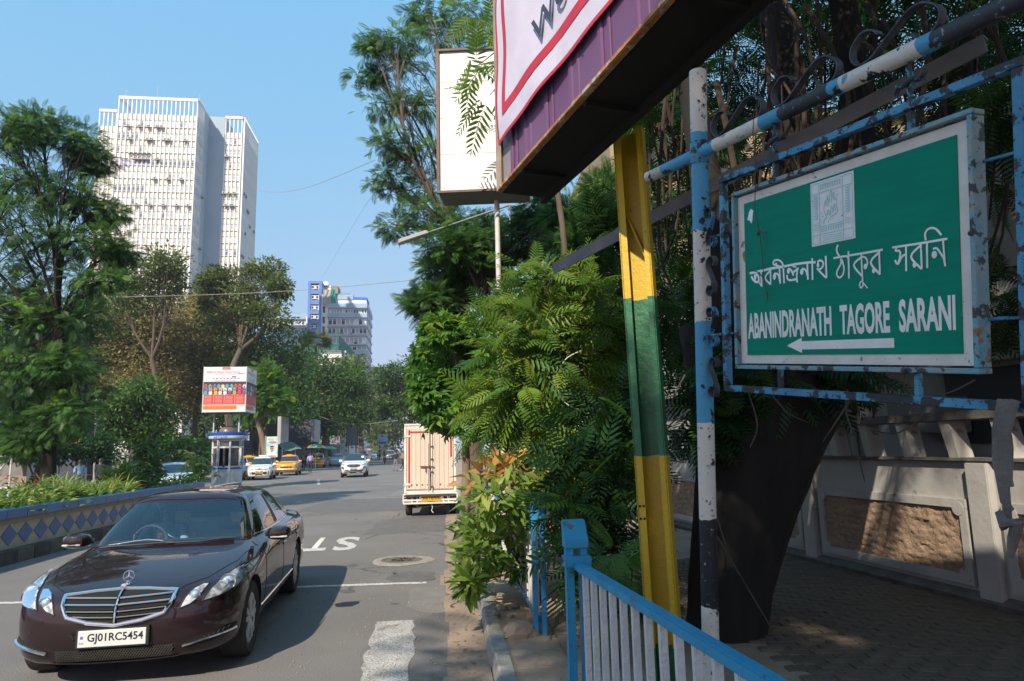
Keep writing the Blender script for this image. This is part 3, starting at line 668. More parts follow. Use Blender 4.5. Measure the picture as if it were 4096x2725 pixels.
def scatter(t, pos, dirs, scale, var, r, upj=.5):
    v, f = t; N = len(pos); x = dirs/np.linalg.norm(dirs, axis=1, keepdims=True)
    up = np.array([0, 0, 1.0])+r.normal(0, upj, (N, 3)); y = np.cross(up, x); y /= np.linalg.norm(y, axis=1, keepdims=True)+1e-9; z = np.cross(x, y)
    R = np.stack([x, y, z], 2)                                     # columns
    V = np.einsum('nij,kj->nki', R, v)*scale[:, None, None]+pos[:, None, :]
    F = f[None]+(np.arange(N)*len(v))[:, None, None]
    return V.reshape(-1, 3), F.reshape(-1, f.shape[1]), np.repeat(var, len(f))
def crown_points(blobs, r, clump=.3, per=24, shell=.55, flat=.8):
    """blobs: (centre, (rx,ry,rz), leaves) -> positions, directions, tint"""
    Ps, Ds, Vs, Cs = [], [], [], []
    for c, rad3, n in blobs:
        c = np.array(c); rad3 = np.array(rad3); K = max(4, int(n/per))
        d = r.normal(size=(K, 3)); d /= np.linalg.norm(d, axis=1, keepdims=True); rr = shell+(1-shell)*r.random(K)**.6; rr *= np.where(r.random(K) < .25, r.random(K), 1)
        cc = c+d*rr[:, None]*rad3
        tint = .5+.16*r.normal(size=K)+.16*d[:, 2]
        which = r.integers(0, K, n); sg = clump*rad3
        off = np.clip(r.normal(size=(n, 3)), -1.9, 1.9); off[:, 2] *= flat; p = cc[which]+off*sg*(.35+.65*r.random((n, 1)))
        di = off*.7+d[which]*.5+r.normal(0, .35, (n, 3)); di[:, 2] -= .15
        Ps.append(p); Ds.append(di); Vs.append(np.clip(tint[which]+.14*r.normal(size=n), 0, 1)); Cs.append(cc)
    return np.concatenate(Ps), np.concatenate(Ds), np.concatenate(Vs), Cs
bark = mat('bark', (.085, .062, .045), (.13, .1, .075), scale=5, detail=7, rough=.95, bump=.9, bscale=18, stretch=(1, 1, .3))
bark_l = mat('bark_light', (.22, .155, .105), (.15, .105, .07), scale=4, detail=7, rough=.95, bump=.8, bscale=14, stretch=(1, 1, .3))
bark_d = mat('bark_dark', (.011, .009, .0075), (.018, .0145, .012), scale=4, detail=8, rough=.95, bump=1.0, bscale=9, stretch=(1, 1, .25))
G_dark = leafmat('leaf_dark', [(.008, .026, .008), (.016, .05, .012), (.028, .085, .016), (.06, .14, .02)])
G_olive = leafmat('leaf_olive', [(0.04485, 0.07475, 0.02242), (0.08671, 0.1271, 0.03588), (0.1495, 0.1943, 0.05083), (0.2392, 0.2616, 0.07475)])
G_mid = leafmat('leaf_mid', [(0.02, 0.0525, 0.01625), (0.045, 0.105, 0.025), (0.08, 0.1688, 0.035), (0.1562, 0.25, 0.0475)])
G_fresh = leafmat('leaf_fresh', [(0.0225, 0.0875, 0.0175), (0.05625, 0.1625, 0.025), (0.1125, 0.25, 0.0325), (0.25, 0.3625, 0.0375)], tl=.4)
G_yell = leafmat('leaf_yellowgreen', [(.03, .09, .018), (.075, .165, .026), (.15, .25, .033), (.32, .36, .05)], tl=.4)
G_brown = leafmat('leaf_brownolive', [(.11, .108, .04), (.2, .19, .062), (.29, .265, .088), (.38, .33, .13)])
G_feath = leafmat('leaf_feathery', [(0.01794, 0.05083, 0.01794), (0.03887, 0.1046, 0.02691), (0.06728, 0.1644, 0.03588), (0.1495, 0.284, 0.04485)], tl=.4)
G_light = leafmat('leaf_light', [(.05, .13, .022), (.12, .22, .04), (.24, .34, .07), (.4, .42, .12)], tl=.42)
G_orange = leafmat('leaf_orange', [(.22, .12, .03), (.4, .2, .05), (.5, .28, .08), (.35, .32, .07)], tl=.4)
def bend(a, b_, k, r, sag=0.0):
    a, b_ = Vector(a), Vector(b_); L = (b_-a).length; pts = []
    j = Vector(r.normal(0, .09*L, 3))
    for i in range(k+1): 
        t = i/k; p = a.lerp(b_, t)+j*math.sin(math.pi*t); p.z += sag*math.sin(math.pi*t)*L; pts.append(p)
    return pts
def tree(name, label, base, blobs, leaf, leafm, size, seed, trunk_r=.2, barkm=None, fork=None, group=None, clump=.3, per=24, twig=.35, shell=.55, trunk_mid=None, flat=.8, upj=.5, cat='tree', limb=None):
    r = np.random.default_rng(seed); base = Vector(base)
    t = thing(name, label, cat, base, 0, group)
    bl = [((Vector(c)-base), rr, n) for c, rr, n in blobs]
    P, D, Vv, Cs = crown_points(bl, r, clump, per, shell, flat)
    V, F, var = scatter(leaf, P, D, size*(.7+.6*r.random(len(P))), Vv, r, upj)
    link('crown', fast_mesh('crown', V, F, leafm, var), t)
    m = MB(); fk = (Vector(fork)-base) if fork is not None else Vector((0, 0, 0)).lerp(sum((Vector(b_[0]) for b_ in bl), Vector((0, 0, 0)))/len(bl), .6)
    tm = [Vector((0, 0, -.05))]+([Vector(q)-base for q in trunk_mid] if trunk_mid else [])+[fk]
    path = smooth_path([tuple(q) for q in tm], 5) if len(tm) > 2 else bend(tm[0], tm[1], 6, r)
    K = len(path); m.tube(path, [trunk_r*(1.25-.6*i/(K-1)) if i else trunk_r*1.5 for i in range(K)], 10)
    for (c, rr, n), cc in zip(bl, Cs):
        c = Vector(c); p1 = bend(fk, c, 5, r, .05); lr = limb or trunk_r*.42; m.tube(p1, [lr*(1-.62*i/5) for i in range(6)], 7)
        for q in cc[:int(len(cc)*twig)]:
            k0 = 2+int(r.integers(0, 4)); q0 = p1[min(k0, 5)]; m.tube(bend(q0, Vector(q), 3, r), [lr*.34, lr*.24, lr*.16, lr*.06], 5, cap=False)
    m.obj('trunk', barkm or bark, t, smooth=True)
    return t
def PX(l, Y, dens=1.0, n0=1.0, dY=.8):
    """blobs from pixel ellipses (x, y, rx, ry) at depth Y"""
    out = []
    for i, q in enumerate(l):
        x, y, rx, ry = q[:4]; yy = Y+(q[4] if len(q) > 4 else ((i*37) % 7-3)/3*dY); s = yy/2731*1.03
        a, b_ = rx*s, ry*s; out.append((at(x, y, yy), (a, (a+b_)/2*.9, b_), int(n0*dens)))
    return out
def base_at(px_, Y, z=0): p = at(px_, 1900, Y); return (p.x, p.y, z)

# --- left side, near to far
tree('feathery_tree', 'big dark feathery tree at the left edge before the tower', base_at(200, 18), PX([(30, 540, 120, 90), (150, 520, 120, 70), (300, 560, 100, 60), (370, 640, 70, 45), (60, 720, 150, 110), (260, 760, 150, 70), (420, 850, 80, 40), (90, 900, 200, 110), (330, 960, 150, 80), (470, 1010, 60, 40), (130, 1080, 220, 120), (400, 1130, 110, 60), (80, 1280, 200, 130), (280, 1260, 160, 90), (60, 1480, 170, 130), (230, 1480, 120, 80), (50, 1680, 150, 110), (190, 1560, 130, 100), (270, 1660, 90, 80), (130, 1760, 120, 60), (-120, 800, 160, 200), (-150, 1200, 180, 220)], 18, n0=360, dY=.6), T_FLO, G_feath, .3, 11, .17, bark_d, fork=at(235, 1300, 18), trunk_mid=[at(205, 1650, 18)], clump=.3, per=9, twig=.6, limb=.05, shell=.5)
tree('feathery_tree', 'lower feathery tree filling the far left behind the big feathery one', base_at(60, 27), PX([(40, 1250, 140, 90), (200, 1330, 130, 90), (330, 1290, 90, 70), (20, 1420, 150, 110), (250, 1470, 120, 90), (120, 1580, 160, 110), (330, 1560, 90, 80), (20, 1700, 130, 90), (260, 1690, 100, 60)], 27, n0=300), T_FLO, G_dark, .42, 61, .16, bark_d, clump=.32, per=10, twig=.4, limb=.05)
tree('mango_tree', 'small dense dark green tree behind the lamp post, left of kiosk', base_at(540, 44), PX([(560, 1560, 80, 60), (500, 1620, 90, 70), (600, 1650, 90, 70), (530, 1710, 110, 70), (450, 1700, 60, 60), (620, 1740, 70, 60)], 44, n0=1100), T_LEAF, G_mid, .3, 12, .12, bark_d, clump=.32)
tree('bushy_tree', 'yellow green leafy tree top showing before the tower', base_at(620, 62), PX([(640, 1050, 90, 60), (560, 1110, 110, 70), (690, 1120, 70, 60), (600, 1180, 120, 70), (500, 1200, 90, 70)], 62, n0=1300), T_DIA, G_olive, .36, 13, .3, bark, clump=.26)
tree('sparse_tree', 'brownish half bare tree with thin branches left of the kiosk', base_at(560, 70), PX([(480, 1270, 150, 80), (650, 1290, 140, 80), (420, 1400, 140, 100), (590, 1420, 160, 100), (520, 1560, 160, 90), (420, 1560, 100, 90), (650, 1560, 120, 90)], 70, n0=3900), T_DIA, G_brown, .34, 14, .3, bark, clump=.3, twig=.9, fork=at(560, 1560, 70))
tree('sparse_tree', 'thin olive brown tree with bare limbs just behind the kiosk', base_at(800, 76), PX([(780, 1240, 120, 70), (900, 1260, 110, 80), (740, 1380, 130, 90), (880, 1400, 130, 90), (800, 1520, 130, 100), (930, 1520, 90, 90), (700, 1560, 90, 100)], 76, n0=3900), T_DIA, G_brown, .36, 15, .3, bark, clump=.3, twig=.9, fork=at(790, 1540, 76), trunk_mid=[at(780, 1720, 76)])
tree('broad_tree', 'tall olive green tree right of the tower', base_at(960, 68), PX([(850, 1110, 65, 50), (830, 1180, 60, 50), (960, 1130, 90, 60), (1060, 1080, 75, 45), (1110, 1150, 55, 50), (1000, 1200, 120, 60), (930, 1270, 110, 60), (1080, 1260, 90, 60)], 68, n0=1500), T_DIA, G_olive, .38, 16, .4, bark, clump=.25, per=30, fork=at(960, 1400, 68))
tree('broad_tree', 'dense green tree directly behind the advertising cube', base_at(1050, 72), PX([(1000, 1370, 120, 90), (1130, 1390, 110, 80), (1060, 1480, 140, 90), (950, 1500, 100, 90), (1180, 1480, 90, 80), (1080, 1600, 150, 90), (960, 1640, 110, 90), (1190, 1600, 90, 80)], 72, n0=1500), T_DIA, G_mid, .4, 17, .4, bark, clump=.26, per=30)
tree('broad_tree', 'dense dark green tree above the street umbrellas', base_at(1270, 92), PX([(1260, 1480, 90, 80), (1340, 1500, 90, 70), (1240, 1580, 100, 70), (1350, 1600, 110, 80), (1280, 1680, 130, 60), (1400, 1530, 70, 60), (1410, 1640, 80, 70)], 92, n0=1500), T_DIA, G_mid, .48, 18, .4, bark, clump=.26, per=30)
tree('broad_tree', 'grey green tree below the blue and white apartment block', base_at(1440, 112), PX([(1420, 1480, 70, 60), (1470, 1560, 60, 70), (1400, 1590, 80, 60), (1450, 1660, 70, 60), (1370, 1690, 80, 50)], 112, n0=1200), T_DIA, G_olive, .55, 19, .4, bark, clump=.26, per=30)
tree('broad_tree', 'rounded dark tree on the right of the street gap', base_at(1640, 100), PX([(1560, 1510, 60, 55), (1640, 1490, 80, 60), (1720, 1480, 70, 70), (1600, 1580, 80, 60), (1700, 1580, 90, 70), (1640, 1650, 100, 60), (1750, 1640, 80, 80), (1560, 1630, 55, 45)], 100, n0=1500), T_DIA, G_mid, .5, 20, .5, bark, clump=.26, per=30)
tree('broad_tree', 'pale hazy tree closing the far end of the street', base_at(1570, 185), PX([(1540, 1700, 60, 50), (1590, 1720, 60, 50), (1500, 1730, 50, 45), (1620, 1690, 60, 60), (1560, 1760, 90, 40)], 185, n0=700), T_DIA, G_olive, .9, 21, .6, bark, clump=.28)
tree('street_tree', 'pale forked trunk with bright green tufts right of the cube', base_at(1052, 62), PX([(1030, 1580, 60, 50), (1060, 1510, 50, 40), (1100, 1590, 45, 35), (1000, 1640, 45, 35)], 62, n0=500), T_FLO, G_fresh, .8, 22, .32, bark_l, fork=at(1028, 1680, 62), clump=.34, per=12, limb=.2)
for i, (x_, Y_, top, lb, gm) in enumerate(((120, 66, 1150, 'dark tree row behind the feathery tree, leftmost', G_mid), (330, 70, 1230, 'dark tree behind the shops, left of the sparse trees', G_olive), (560, 84, 1260, 'dense tree mass between the two sparse trees', G_mid), (800, 88, 1290, 'dense tree mass low before the tower base', G_olive), (1010, 98, 1340, 'dark tree mass behind the taxi rank', G_mid), (1180, 112, 1400, 'dark tree crown low before the grey tiled building', G_mid), (1330, 128, 1440, 'tree crown before the foot of the apartment block', G_olive))):
    h_ = 1760-top; tree('background_tree', lb, base_at(x_, Y_), PX([(x_, top+.15*h_, 90, 70), (x_-90, top+.35*h_, 100, 80), (x_+90, top+.35*h_, 100, 80), (x_, top+.5*h_, 130, 90), (x_-110, top+.7*h_, 110, 90), (x_+100, top+.7*h_, 110, 90), (x_, top+.88*h_, 150, 80)], Y_, n0=1000), T_DIA, gm, .5, 70+i, .35, bark_d, clump=.28, per=26, twig=.15, group='trees behind the left side of the street')
# fan palm
pal = thing('fan_palm', 'fan palm showing above the trees left of the apartment block', 'palm', base_at(1265, 108))
V_ = []; F_ = []; pc = at(1262, 1372, 108)-Vector(pal.location); rr_ = np.random.default_rng(5); N = 46
dirs = rr_.normal(size=(N, 3)); dirs[:, 2] = np.abs(dirs[:, 2])*.8-.25
fan = join_t([place(tmpl_diamond(1, .12), (0, 0, 0), rad(-70+14*k), 1.0, -.15) for k in range(11)])
V, F, var = scatter(fan, np.tile(np.array(pc), (N, 1))+dirs/np.linalg.norm(dirs, axis=1, keepdims=True)*1.1, dirs, np.full(N, 2.0), rr_.random(N), rr_, .2)
link('crown', fast_mesh('crown', V, F, G_olive, var), pal); MB().tube([(0, 0, 0), tuple(pc*.5+Vector((.4, 0, 0))), tuple(pc)], [.25, .2, .2], 8).obj('trunk', bark, pal, smooth=True)
# dark undergrowth far left, behind the planter
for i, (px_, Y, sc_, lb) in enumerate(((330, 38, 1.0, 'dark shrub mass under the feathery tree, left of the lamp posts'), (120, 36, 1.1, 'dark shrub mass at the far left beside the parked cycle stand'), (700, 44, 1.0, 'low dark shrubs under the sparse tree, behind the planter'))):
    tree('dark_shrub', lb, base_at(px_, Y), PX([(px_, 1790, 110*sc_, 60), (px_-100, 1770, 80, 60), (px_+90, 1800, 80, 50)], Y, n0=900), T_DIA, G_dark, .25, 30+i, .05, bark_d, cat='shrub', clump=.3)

# --- right side
tree('tall_feathery_tree', 'tall feathery tree reaching over the white light box', base_at(1905, 17.5, .12), PX([(1590, 150, 110, 60), (1480, 300, 80, 40), (1640, 250, 110, 60), (1540, 420, 110, 60), (1660, 430, 90, 70), (1760, 120, 100, 80), (1860, 60, 110, 90), (1560, 570, 90, 50), (1680, 620, 100, 70), (1540, 720, 80, 40), (1640, 760, 110, 60), (1720, 860, 100, 70), (1590, 900, 80, 40), (1800, 880, 100, 70), (1500, 190, 60, 30), (1960, 150, 100, 90), (1700, 40, 80, 50)], 17.5, n0=150, dY=.9), T_FLO, G_feath, .3, 40, .17, bark, fork=at(1790, 900, 17.5), trunk_mid=[at(1880, 1400, 17.5)], clump=.3, per=8, twig=.8, limb=.045)
tree('feathery_tree', 'feathery green tree leaning over the street lamp arm', base_at(1960, 15, .12), PX([(1800, 980, 110, 60), (1900, 1040, 120, 80), (1780, 1080, 90, 60), (1860, 1140, 110, 80), (1700, 1200, 80, 50), (1760, 1240, 80, 70), (1980, 1000, 120, 90), (2080, 950, 110, 80), (1900, 920, 110, 60), (2250, 880, 120, 90, -2), (2380, 960, 110, 110, -3), (2300, 1040, 120, 90, -3), (2440, 800, 90, 110, -3), (2160, 860, 100, 60, -1)], 15, n0=420), T_FLO, G_feath, .28, 41, .12, bark, fork=at(1940, 1250, 15), clump=.34, per=11, twig=.5, limb=.05)
tree('whorled_tree', 'leafy tree with glossy rosettes of leaves beside the truck', base_at(1850, 13.2, .12), PX([(1790, 1320, 90, 70), (1880, 1380, 120, 90), (1730, 1430, 70, 70), (1820, 1500, 130, 90), (1720, 1560, 60, 70), (1890, 1580, 130, 90), (1790, 1640, 90, 80), (1900, 1690, 120, 70), (1980, 1500, 100, 120)], 13.2, n0=230), T_WH, G_fresh, .2, 42, .085, bark_l, fork=at(1855, 1640, 13.2), clump=.4, per=8, twig=.5, limb=.035)
tree('young_tree', 'thin bare brown trunk standing in the fern thicket', base_at(2040, 11.5, .12), PX([(2000, 1450, 110, 90), (2100, 1380, 100, 90)], 11.5, n0=150), T_WH, G_fresh, .17, 43, .07, bark_l, fork=at(2035, 1600, 11.5), clump=.4, per=8)
THK = [(2200, 1120, 110, 60, -.4), (2090, 1190, 90, 60, .6), (2300, 1190, 110, 80, 0), (2150, 1290, 140, 80, -.6), (2300, 1320, 140, 90, -.3), (2090, 1410, 110, 70, -.8), (2230, 1450, 150, 90, -.6), (2380, 1430, 90, 100, 0), (2080, 1560, 100, 70, -.9), (2230, 1600, 150, 90, -.7), (2390, 1580, 90, 100, -.2), (2140, 1730, 120, 70, -.4), (2330, 1750, 120, 90, -.5), (1990, 1680, 80, 60, -.6)]
tree('feathery_thicket', 'bright feathery bush crowding over the fence by the yellow post', (.95, 9.2, .12), PX(THK, 9.0, n0=44), T_FMID, G_yell, .48, 44, .05, bark_l, fork=at(2230, 1800, 9.0), clump=.42, per=4, twig=.7, limb=.018, cat='bush')
tree('leafy_thicket', 'mixed broadleaf growth tangled through the bright feathery bush', (1.05, 9.5, .12), PX(THK, 9.2, n0=210), T_LEAF, G_yell, .15, 51, .04, bark_d, fork=at(2230, 1800, 9.4), clump=.4, per=9, twig=.7, limb=.014, cat='bush')
tree('feathery_thicket', 'dark feathery fronds low beside the yellow post and railing', (1.25, 7.0, .12), PX([(2420, 1640, 90, 90, .2), (2440, 1780, 90, 100, 0), (2360, 1890, 120, 90, -.2), (2440, 1980, 100, 110, -.3), (2330, 2060, 90, 80, -.4), (2430, 2150, 90, 90, -.3), (2400, 2290, 60, 60, -.5)], 6.7, n0=40), T_FMID, G_dark, .44, 45, .04, bark_d, fork=at(2440, 2000, 6.8), clump=.45, per=5, twig=.6, limb=.015, cat='bush')
tree('feathery_frond_cluster', 'few arching fronds in front of the nearest railing post', (.75, 5.6, .12), PX([(2450, 2210, 60, 40), (2430, 2330, 50, 50), (2440, 2450, 40, 60)], 5.6, n0=12), T_FHI, G_fresh, .38, 46, .02, bark_d, clump=.5, per=4, limb=.01, cat='bush')
tree('broadleaf_shrub', 'pale green broadleaf shrub spilling over the fence on to the kerb', (.25, 8.1, .12), PX([(2000, 1990, 110, 60), (2090, 1950, 110, 70), (1930, 2080, 80, 60), (2040, 2110, 110, 80), (1950, 2190, 90, 60), (2070, 2220, 80, 60), (1900, 2260, 60, 40), (1880, 2330, 35, 35), (2120, 2060, 80, 80)], 7.7, n0=150), T_LEAF, G_light, .17, 47, .03, bark_l, clump=.4, per=8, twig=.7, limb=.012, cat='shrub')
tree('orange_shrub', 'shrub with orange and pink young leaves over the blue fence', (.35, 8.9, .12), PX([(1960, 1900, 80, 35), (2020, 1870, 70, 35), (2080, 1890, 60, 40)], 8.3, n0=60), T_LEAF, G_orange, .19, 48, .02, bark_l, clump=.4, per=6, limb=.01, cat='shrub')
tree('hanging_fronds', 'sunlit fronds drooping before the white light box', (.9, 10.2, .12), PX([(1930, 40, 120, 60, -.6), (1980, 150, 60, 80, -.5), (1900, 270, 70, 40, -.9), (1960, 380, 40, 60, -.6)], 10.0, n0=8), T_FMID, G_yell, .62, 49, .05, bark, fork=at(2080, 100, 10.0), trunk_mid=[at(2250, 900, 10.2)], clump=.45, per=4, limb=.018)
# banyan-like tree behind the sign, its crown over the pavement
BT = Vector((2.0, 6.35, .1))
big = thing('big_tree', 'massive dark leaning tree trunk behind the street sign with aerial roots', 'tree', BT)
trunk_px = [((2790, 2700), (3090, 2690)), ((2800, 2400), (3130, 2400)), ((2815, 2100), (3215, 2080)), ((2820, 1900), (3290, 1850)), ((2800, 1750), (3360, 1640)), ((2780, 1550), (3440, 1480)), ((2760, 1300), (3500, 1280))]
V = []; F = []; n = 72; rb_ = np.random.default_rng(3); LV = 26
ridge = np.convolve(rb_.normal(0, 1, n+2), [.35, .5, .35], 'valid')[:n]; lvl = []
for k in range(LV):
    u = k/(LV-1)*(len(trunk_px)-1); i0 = min(int(u), len(trunk_px)-2); t_ = u-i0
    (la, ra), (lb_, rb2_) = trunk_px[i0], trunk_px[i0+1]
    lvl.append(((la[0]+(lb_[0]-la[0])*t_, la[1]+(lb_[1]-la[1])*t_), (ra[0]+(rb2_[0]-ra[0])*t_, ra[1]+(rb2_[1]-ra[1])*t_)))
for k, (l_, r_) in enumerate(lvl):
    a, c = at(*l_, 6.35), at(*r_, 6.35); m_ = (a+c)/2; hw = (c-a).length/2; rd_ = np.roll(ridge, int(k*.35)); nz = rb_.normal(0, .012, n)
    for j in range(n):
        th = 2*math.pi*j/n; q = 1+.07*math.sin(3*th+k*.12)+.05*math.sin(5*th-k*.1)+.032*rd_[j]+nz[j]+(.18*math.exp(-k*.8) if k < 5 else 0)
        V.append((m_.x+hw*q*math.cos(th)-BT.x, m_.y+min(hw, .55)*q*math.sin(th)-BT.y+.25, (m_.z if k else .05)-BT.z))
for k in range(LV-1):
    for j in range(n): F.append((k*n+j, k*n+(j+1) % n, (k+1)*n+(j+1) % n, (k+1)*n+j))
tb_ = MB().add(V, F)
for (ax, ay, bx2, by2, r0, r1, yy) in ((2950, 1500, 2750, 300, .22, .12, 6.6), (3250, 1450, 3350, -100, .25, .14, 6.8), (3400, 1400, 3900, 100, .2, .1, 6.6), (3100, 1500, 3000, -100, .2, .12, 7.2)):
    p = bend(at(ax, ay, yy)-BT, at(bx2, by2, yy+.4)-BT, 7, rb_); tb_.tube(p, [r0+(r1-r0)*i/7 for i in range(8)], 10)
tb_.obj('trunk', bark_d, big, smooth=True)
# hanging aerial roots
ar = MB()
for k in range(85):
    x = rb_.uniform(2560, 4000); y0 = rb_.uniform(-200, 500); y1 = y0+rb_.uniform(250, 1300); yy = rb_.uniform(6.0, 8.6)
    if x < 2720 and y1 > 1200: y1 = 1150
    a, c = at(x, y0, yy)-BT, at(x+rb_.normal(0, 45), y1, yy)-BT; p = bend(a, c, 6, rb_); r0 = rb_.uniform(.006, .035); ar.tube(p, [r0*(1-.5*i/6) for i in range(7)], 5, cap=False)
ar.obj('aerial_roots', mat('root_brown', (.06, .037, .024), (.03, .021, .015), scale=4, rough=.95), big, smooth=True, kind='stuff')
tw_m = mat('dry_twig', (.05, .042, .035), (.085, .074, .06), scale=6, rough=.9)
for P_ in ([(3390, 1560), (3385, 1650), (3420, 1760), (3445, 1870), (3460, 1930)], [(3400, 1600), (3350, 1680), (3290, 1770)], [(2830, 1850), (2850, 2000), (2930, 2270)], [(2840, 2100), (2960, 2300), (3090, 2520)], [(3560, 1500), (3640, 1560), (3700, 1640), (3600, 1730), (3480, 1720)], [(2990, 1560), (3030, 1700), (3000, 1790)], [(3080, 1570), (3150, 1650), (3230, 1690)], [(2760, 1640), (2680, 1700), (2670, 1760), (2720, 1830)], [(2740, 1500), (2690, 1600), (2650, 1750)], [(3900, 1520), (3800, 1570), (3700, 1590)]):
    pts = smooth_path([tuple(at(a, b_, 5.2)-BT) for a, b_ in P_], 4); MB().tube(pts, [.0075*(1-.55*i/len(pts)) for i in range(len(pts))], 6).obj('dead_twig', tw_m, big, smooth=True)
# leaves of the big tree: dark fronds behind the sign and a crown overhead
blobs = PX([(2660, 500, 130, 200, .6), (2700, 900, 100, 200, .8), (2680, 1250, 90, 150, .6), (2960, 350, 200, 150, 1.2), (2930, 800, 150, 200, 1.4), (3200, 120, 250, 120, 1.0), (3550, 200, 250, 150, 1.5), (3850, 300, 200, 180, .6), (3980, 700, 150, 200, .8), (3990, 1150, 130, 200, .6), (3060, 1500, 170, 70, -1.0), (3280, 1480, 130, 60, -.8), (2900, 1480, 80, 90, -1.0), (2850, 1650, 60, 60, -1.0), (3000, -100, 300, 120, .5), (3600, -150, 350, 150, .3), (4000, 0, 150, 200, .2), (3950, 500, 150, 120, -1.4)], 7.2, n0=75)
P, D, Vv, Cs = crown_points([(Vector(c)-BT, rr, n_) for c, rr, n_ in blobs], rb_, .4, 5, .4)
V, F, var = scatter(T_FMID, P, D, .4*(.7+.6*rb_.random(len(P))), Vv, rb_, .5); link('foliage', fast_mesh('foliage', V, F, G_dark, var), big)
bk_ = PX([(2470, 1250, 70, 150, 1.6), (2500, 1500, 60, 150, 1.2), (2450, 950, 90, 120, 2.6), (2480, 1750, 60, 120, 1), (2640, 300, 120, 250, 2.5), (2660, 800, 120, 250, 2.8), (2650, 1250, 110, 200, 2.5), (2850, 200, 200, 200, 2.6), (2900, 700, 200, 250, 3), (2900, 1200, 180, 220, 2.6), (3200, 100, 260, 200, 2.4), (3250, 500, 250, 220, 2.8), (3600, 100, 280, 200, 2.2), (3650, 500, 260, 220, 2.4), (3980, 100, 200, 200, 1.6), (4000, 500, 180, 250, 1.8), (4020, 1000, 160, 250, 1.4), (3150, 1000, 250, 250, 3), (3500, 900, 250, 300, 2.6), (3800, 900, 200, 300, 2)], 8.6, n0=170)
P, D, Vv, Cs = crown_points([(Vector(c)-BT, rr, n_) for c, rr, n_ in bk_], rb_, .45, 8, .2)
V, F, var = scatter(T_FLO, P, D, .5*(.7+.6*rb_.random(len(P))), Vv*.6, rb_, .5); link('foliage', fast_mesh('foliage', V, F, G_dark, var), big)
ov = [((3.3, 1.6, 8.6), (1.9, 2.0, 1.2), 380), ((4.6, 3.4, 8.8), (2.4, 2.4, 1.5), 420), ((2.8, 4.6, 9.2), (1.8, 2.0, 1.3), 200), ((6.2, 6.5, 9), (2.6, 2.6, 1.6), 260), ((4.4, 7.5, 9.4), (2.4, 2.4, 1.5), 230), ((5.2, .5, 8.4), (2.2, 2.2, 1.4), 230)]
P, D, Vv, Cs = crown_points([(Vector(c)-BT, rr, n_) for c, rr, n_ in ov], rb_, .45, 8, .3)
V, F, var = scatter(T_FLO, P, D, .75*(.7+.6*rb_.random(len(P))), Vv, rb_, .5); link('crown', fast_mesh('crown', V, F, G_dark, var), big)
# shade tree on the pavement behind the camera (outside the picture; it shades the sign and railing)
tree('shade_tree', 'roadside tree behind the viewpoint whose crown shades the street sign', (.8, -7.5, .1), [((-2.2, -5.6, 8.4), (2.2, 2.1, 1.2), 720), ((.6, -5.8, 8.6), (2.2, 2.3, 1.3), 640), ((-.6, -8.2, 9.6), (2.8, 2.6, 1.5), 420), ((2.8, -6.2, 8.8), (2.0, 2.3, 1.3), 330), ((-3.8, -8, 9.2), (2.2, 2.2, 1.4), 330), ((2.2, -9, 9.8), (2.4, 2.4, 1.5), 260)], T_FLO, G_mid, .8, 60, .3, bark, clump=.42, per=10, shell=.35)

# ================================================================ VEHICLES
def interp(xs, ys, x): return float(np.interp(x, xs, ys))
tyre_m = mat('tyre_rubber', (.022, .021, .02), (.035, .033, .03), scale=20, rough=.85, bump=.3, bscale=60)
alloy = mat('alloy', (.66, .65, .63), (.52, .51, .49), scale=12, rough=.4, metal=.25)
steel_hub = mat('steel_hub', (.25, .25, .25), (.15, .15, .15), scale=12, rough=.5, metal=.6)
chrome = mat('chrome', (.82, .83, .84), rough=.08, metal=1.0)
blk = mat('car_black_plastic', (.018, .018, .019), rough=.5); well_m = mat('wheel_well', (.008, .008, .008), rough=.95)
def glass_mat(name, tint, fac=.12, ior=1.6):
    if name in MATS: return MATS[name]
    m = bpy.data.materials.new(name); m.use_nodes = True; MATS[name] = m; n = m.node_tree.nodes; l = m.node_tree.links; n.clear()
    o = n.new('ShaderNodeOutputMaterial'); t = n.new('ShaderNodeBsdfTransparent'); t.inputs[0].default_value = (*tint, 1)
    g = n.new('ShaderNodeBsdfGlossy'); g.inputs['Roughness'].default_value = .02; g.inputs[0].default_value = (.95, .98, 1, 1)
    fr = n.new('ShaderNodeFresnel'); fr.inputs[0].default_value = ior
    ad = n.new('ShaderNodeMath'); ad.operation = 'ADD'; ad.inputs[1].default_value = fac; l.new(fr.outputs[0], ad.inputs[0])
    mx = n.new('ShaderNodeMixShader'); l.new(ad.outputs[0], mx.inputs[0]); l.new(t.outputs[0], mx.inputs[1]); l.new(g.outputs[0], mx.inputs[2]); l.new(mx.outputs[0], o.inputs[0])
    return m
wglass = glass_mat('windscreen_glass', (.84, .95, .96), .06); sglass = glass_mat('side_glass', (.55, .62, .6), .08)
far_glass = mat('far_car_glass', (.02, .028, .032), rough=.05, spec=1.0, coat=.5)
lampglass = glass_mat('lamp_glass', (.95, .96, .97), .0, 1.22)
silver = mat('lamp_silver', (.7, .72, .74), rough=.18, metal=.9)
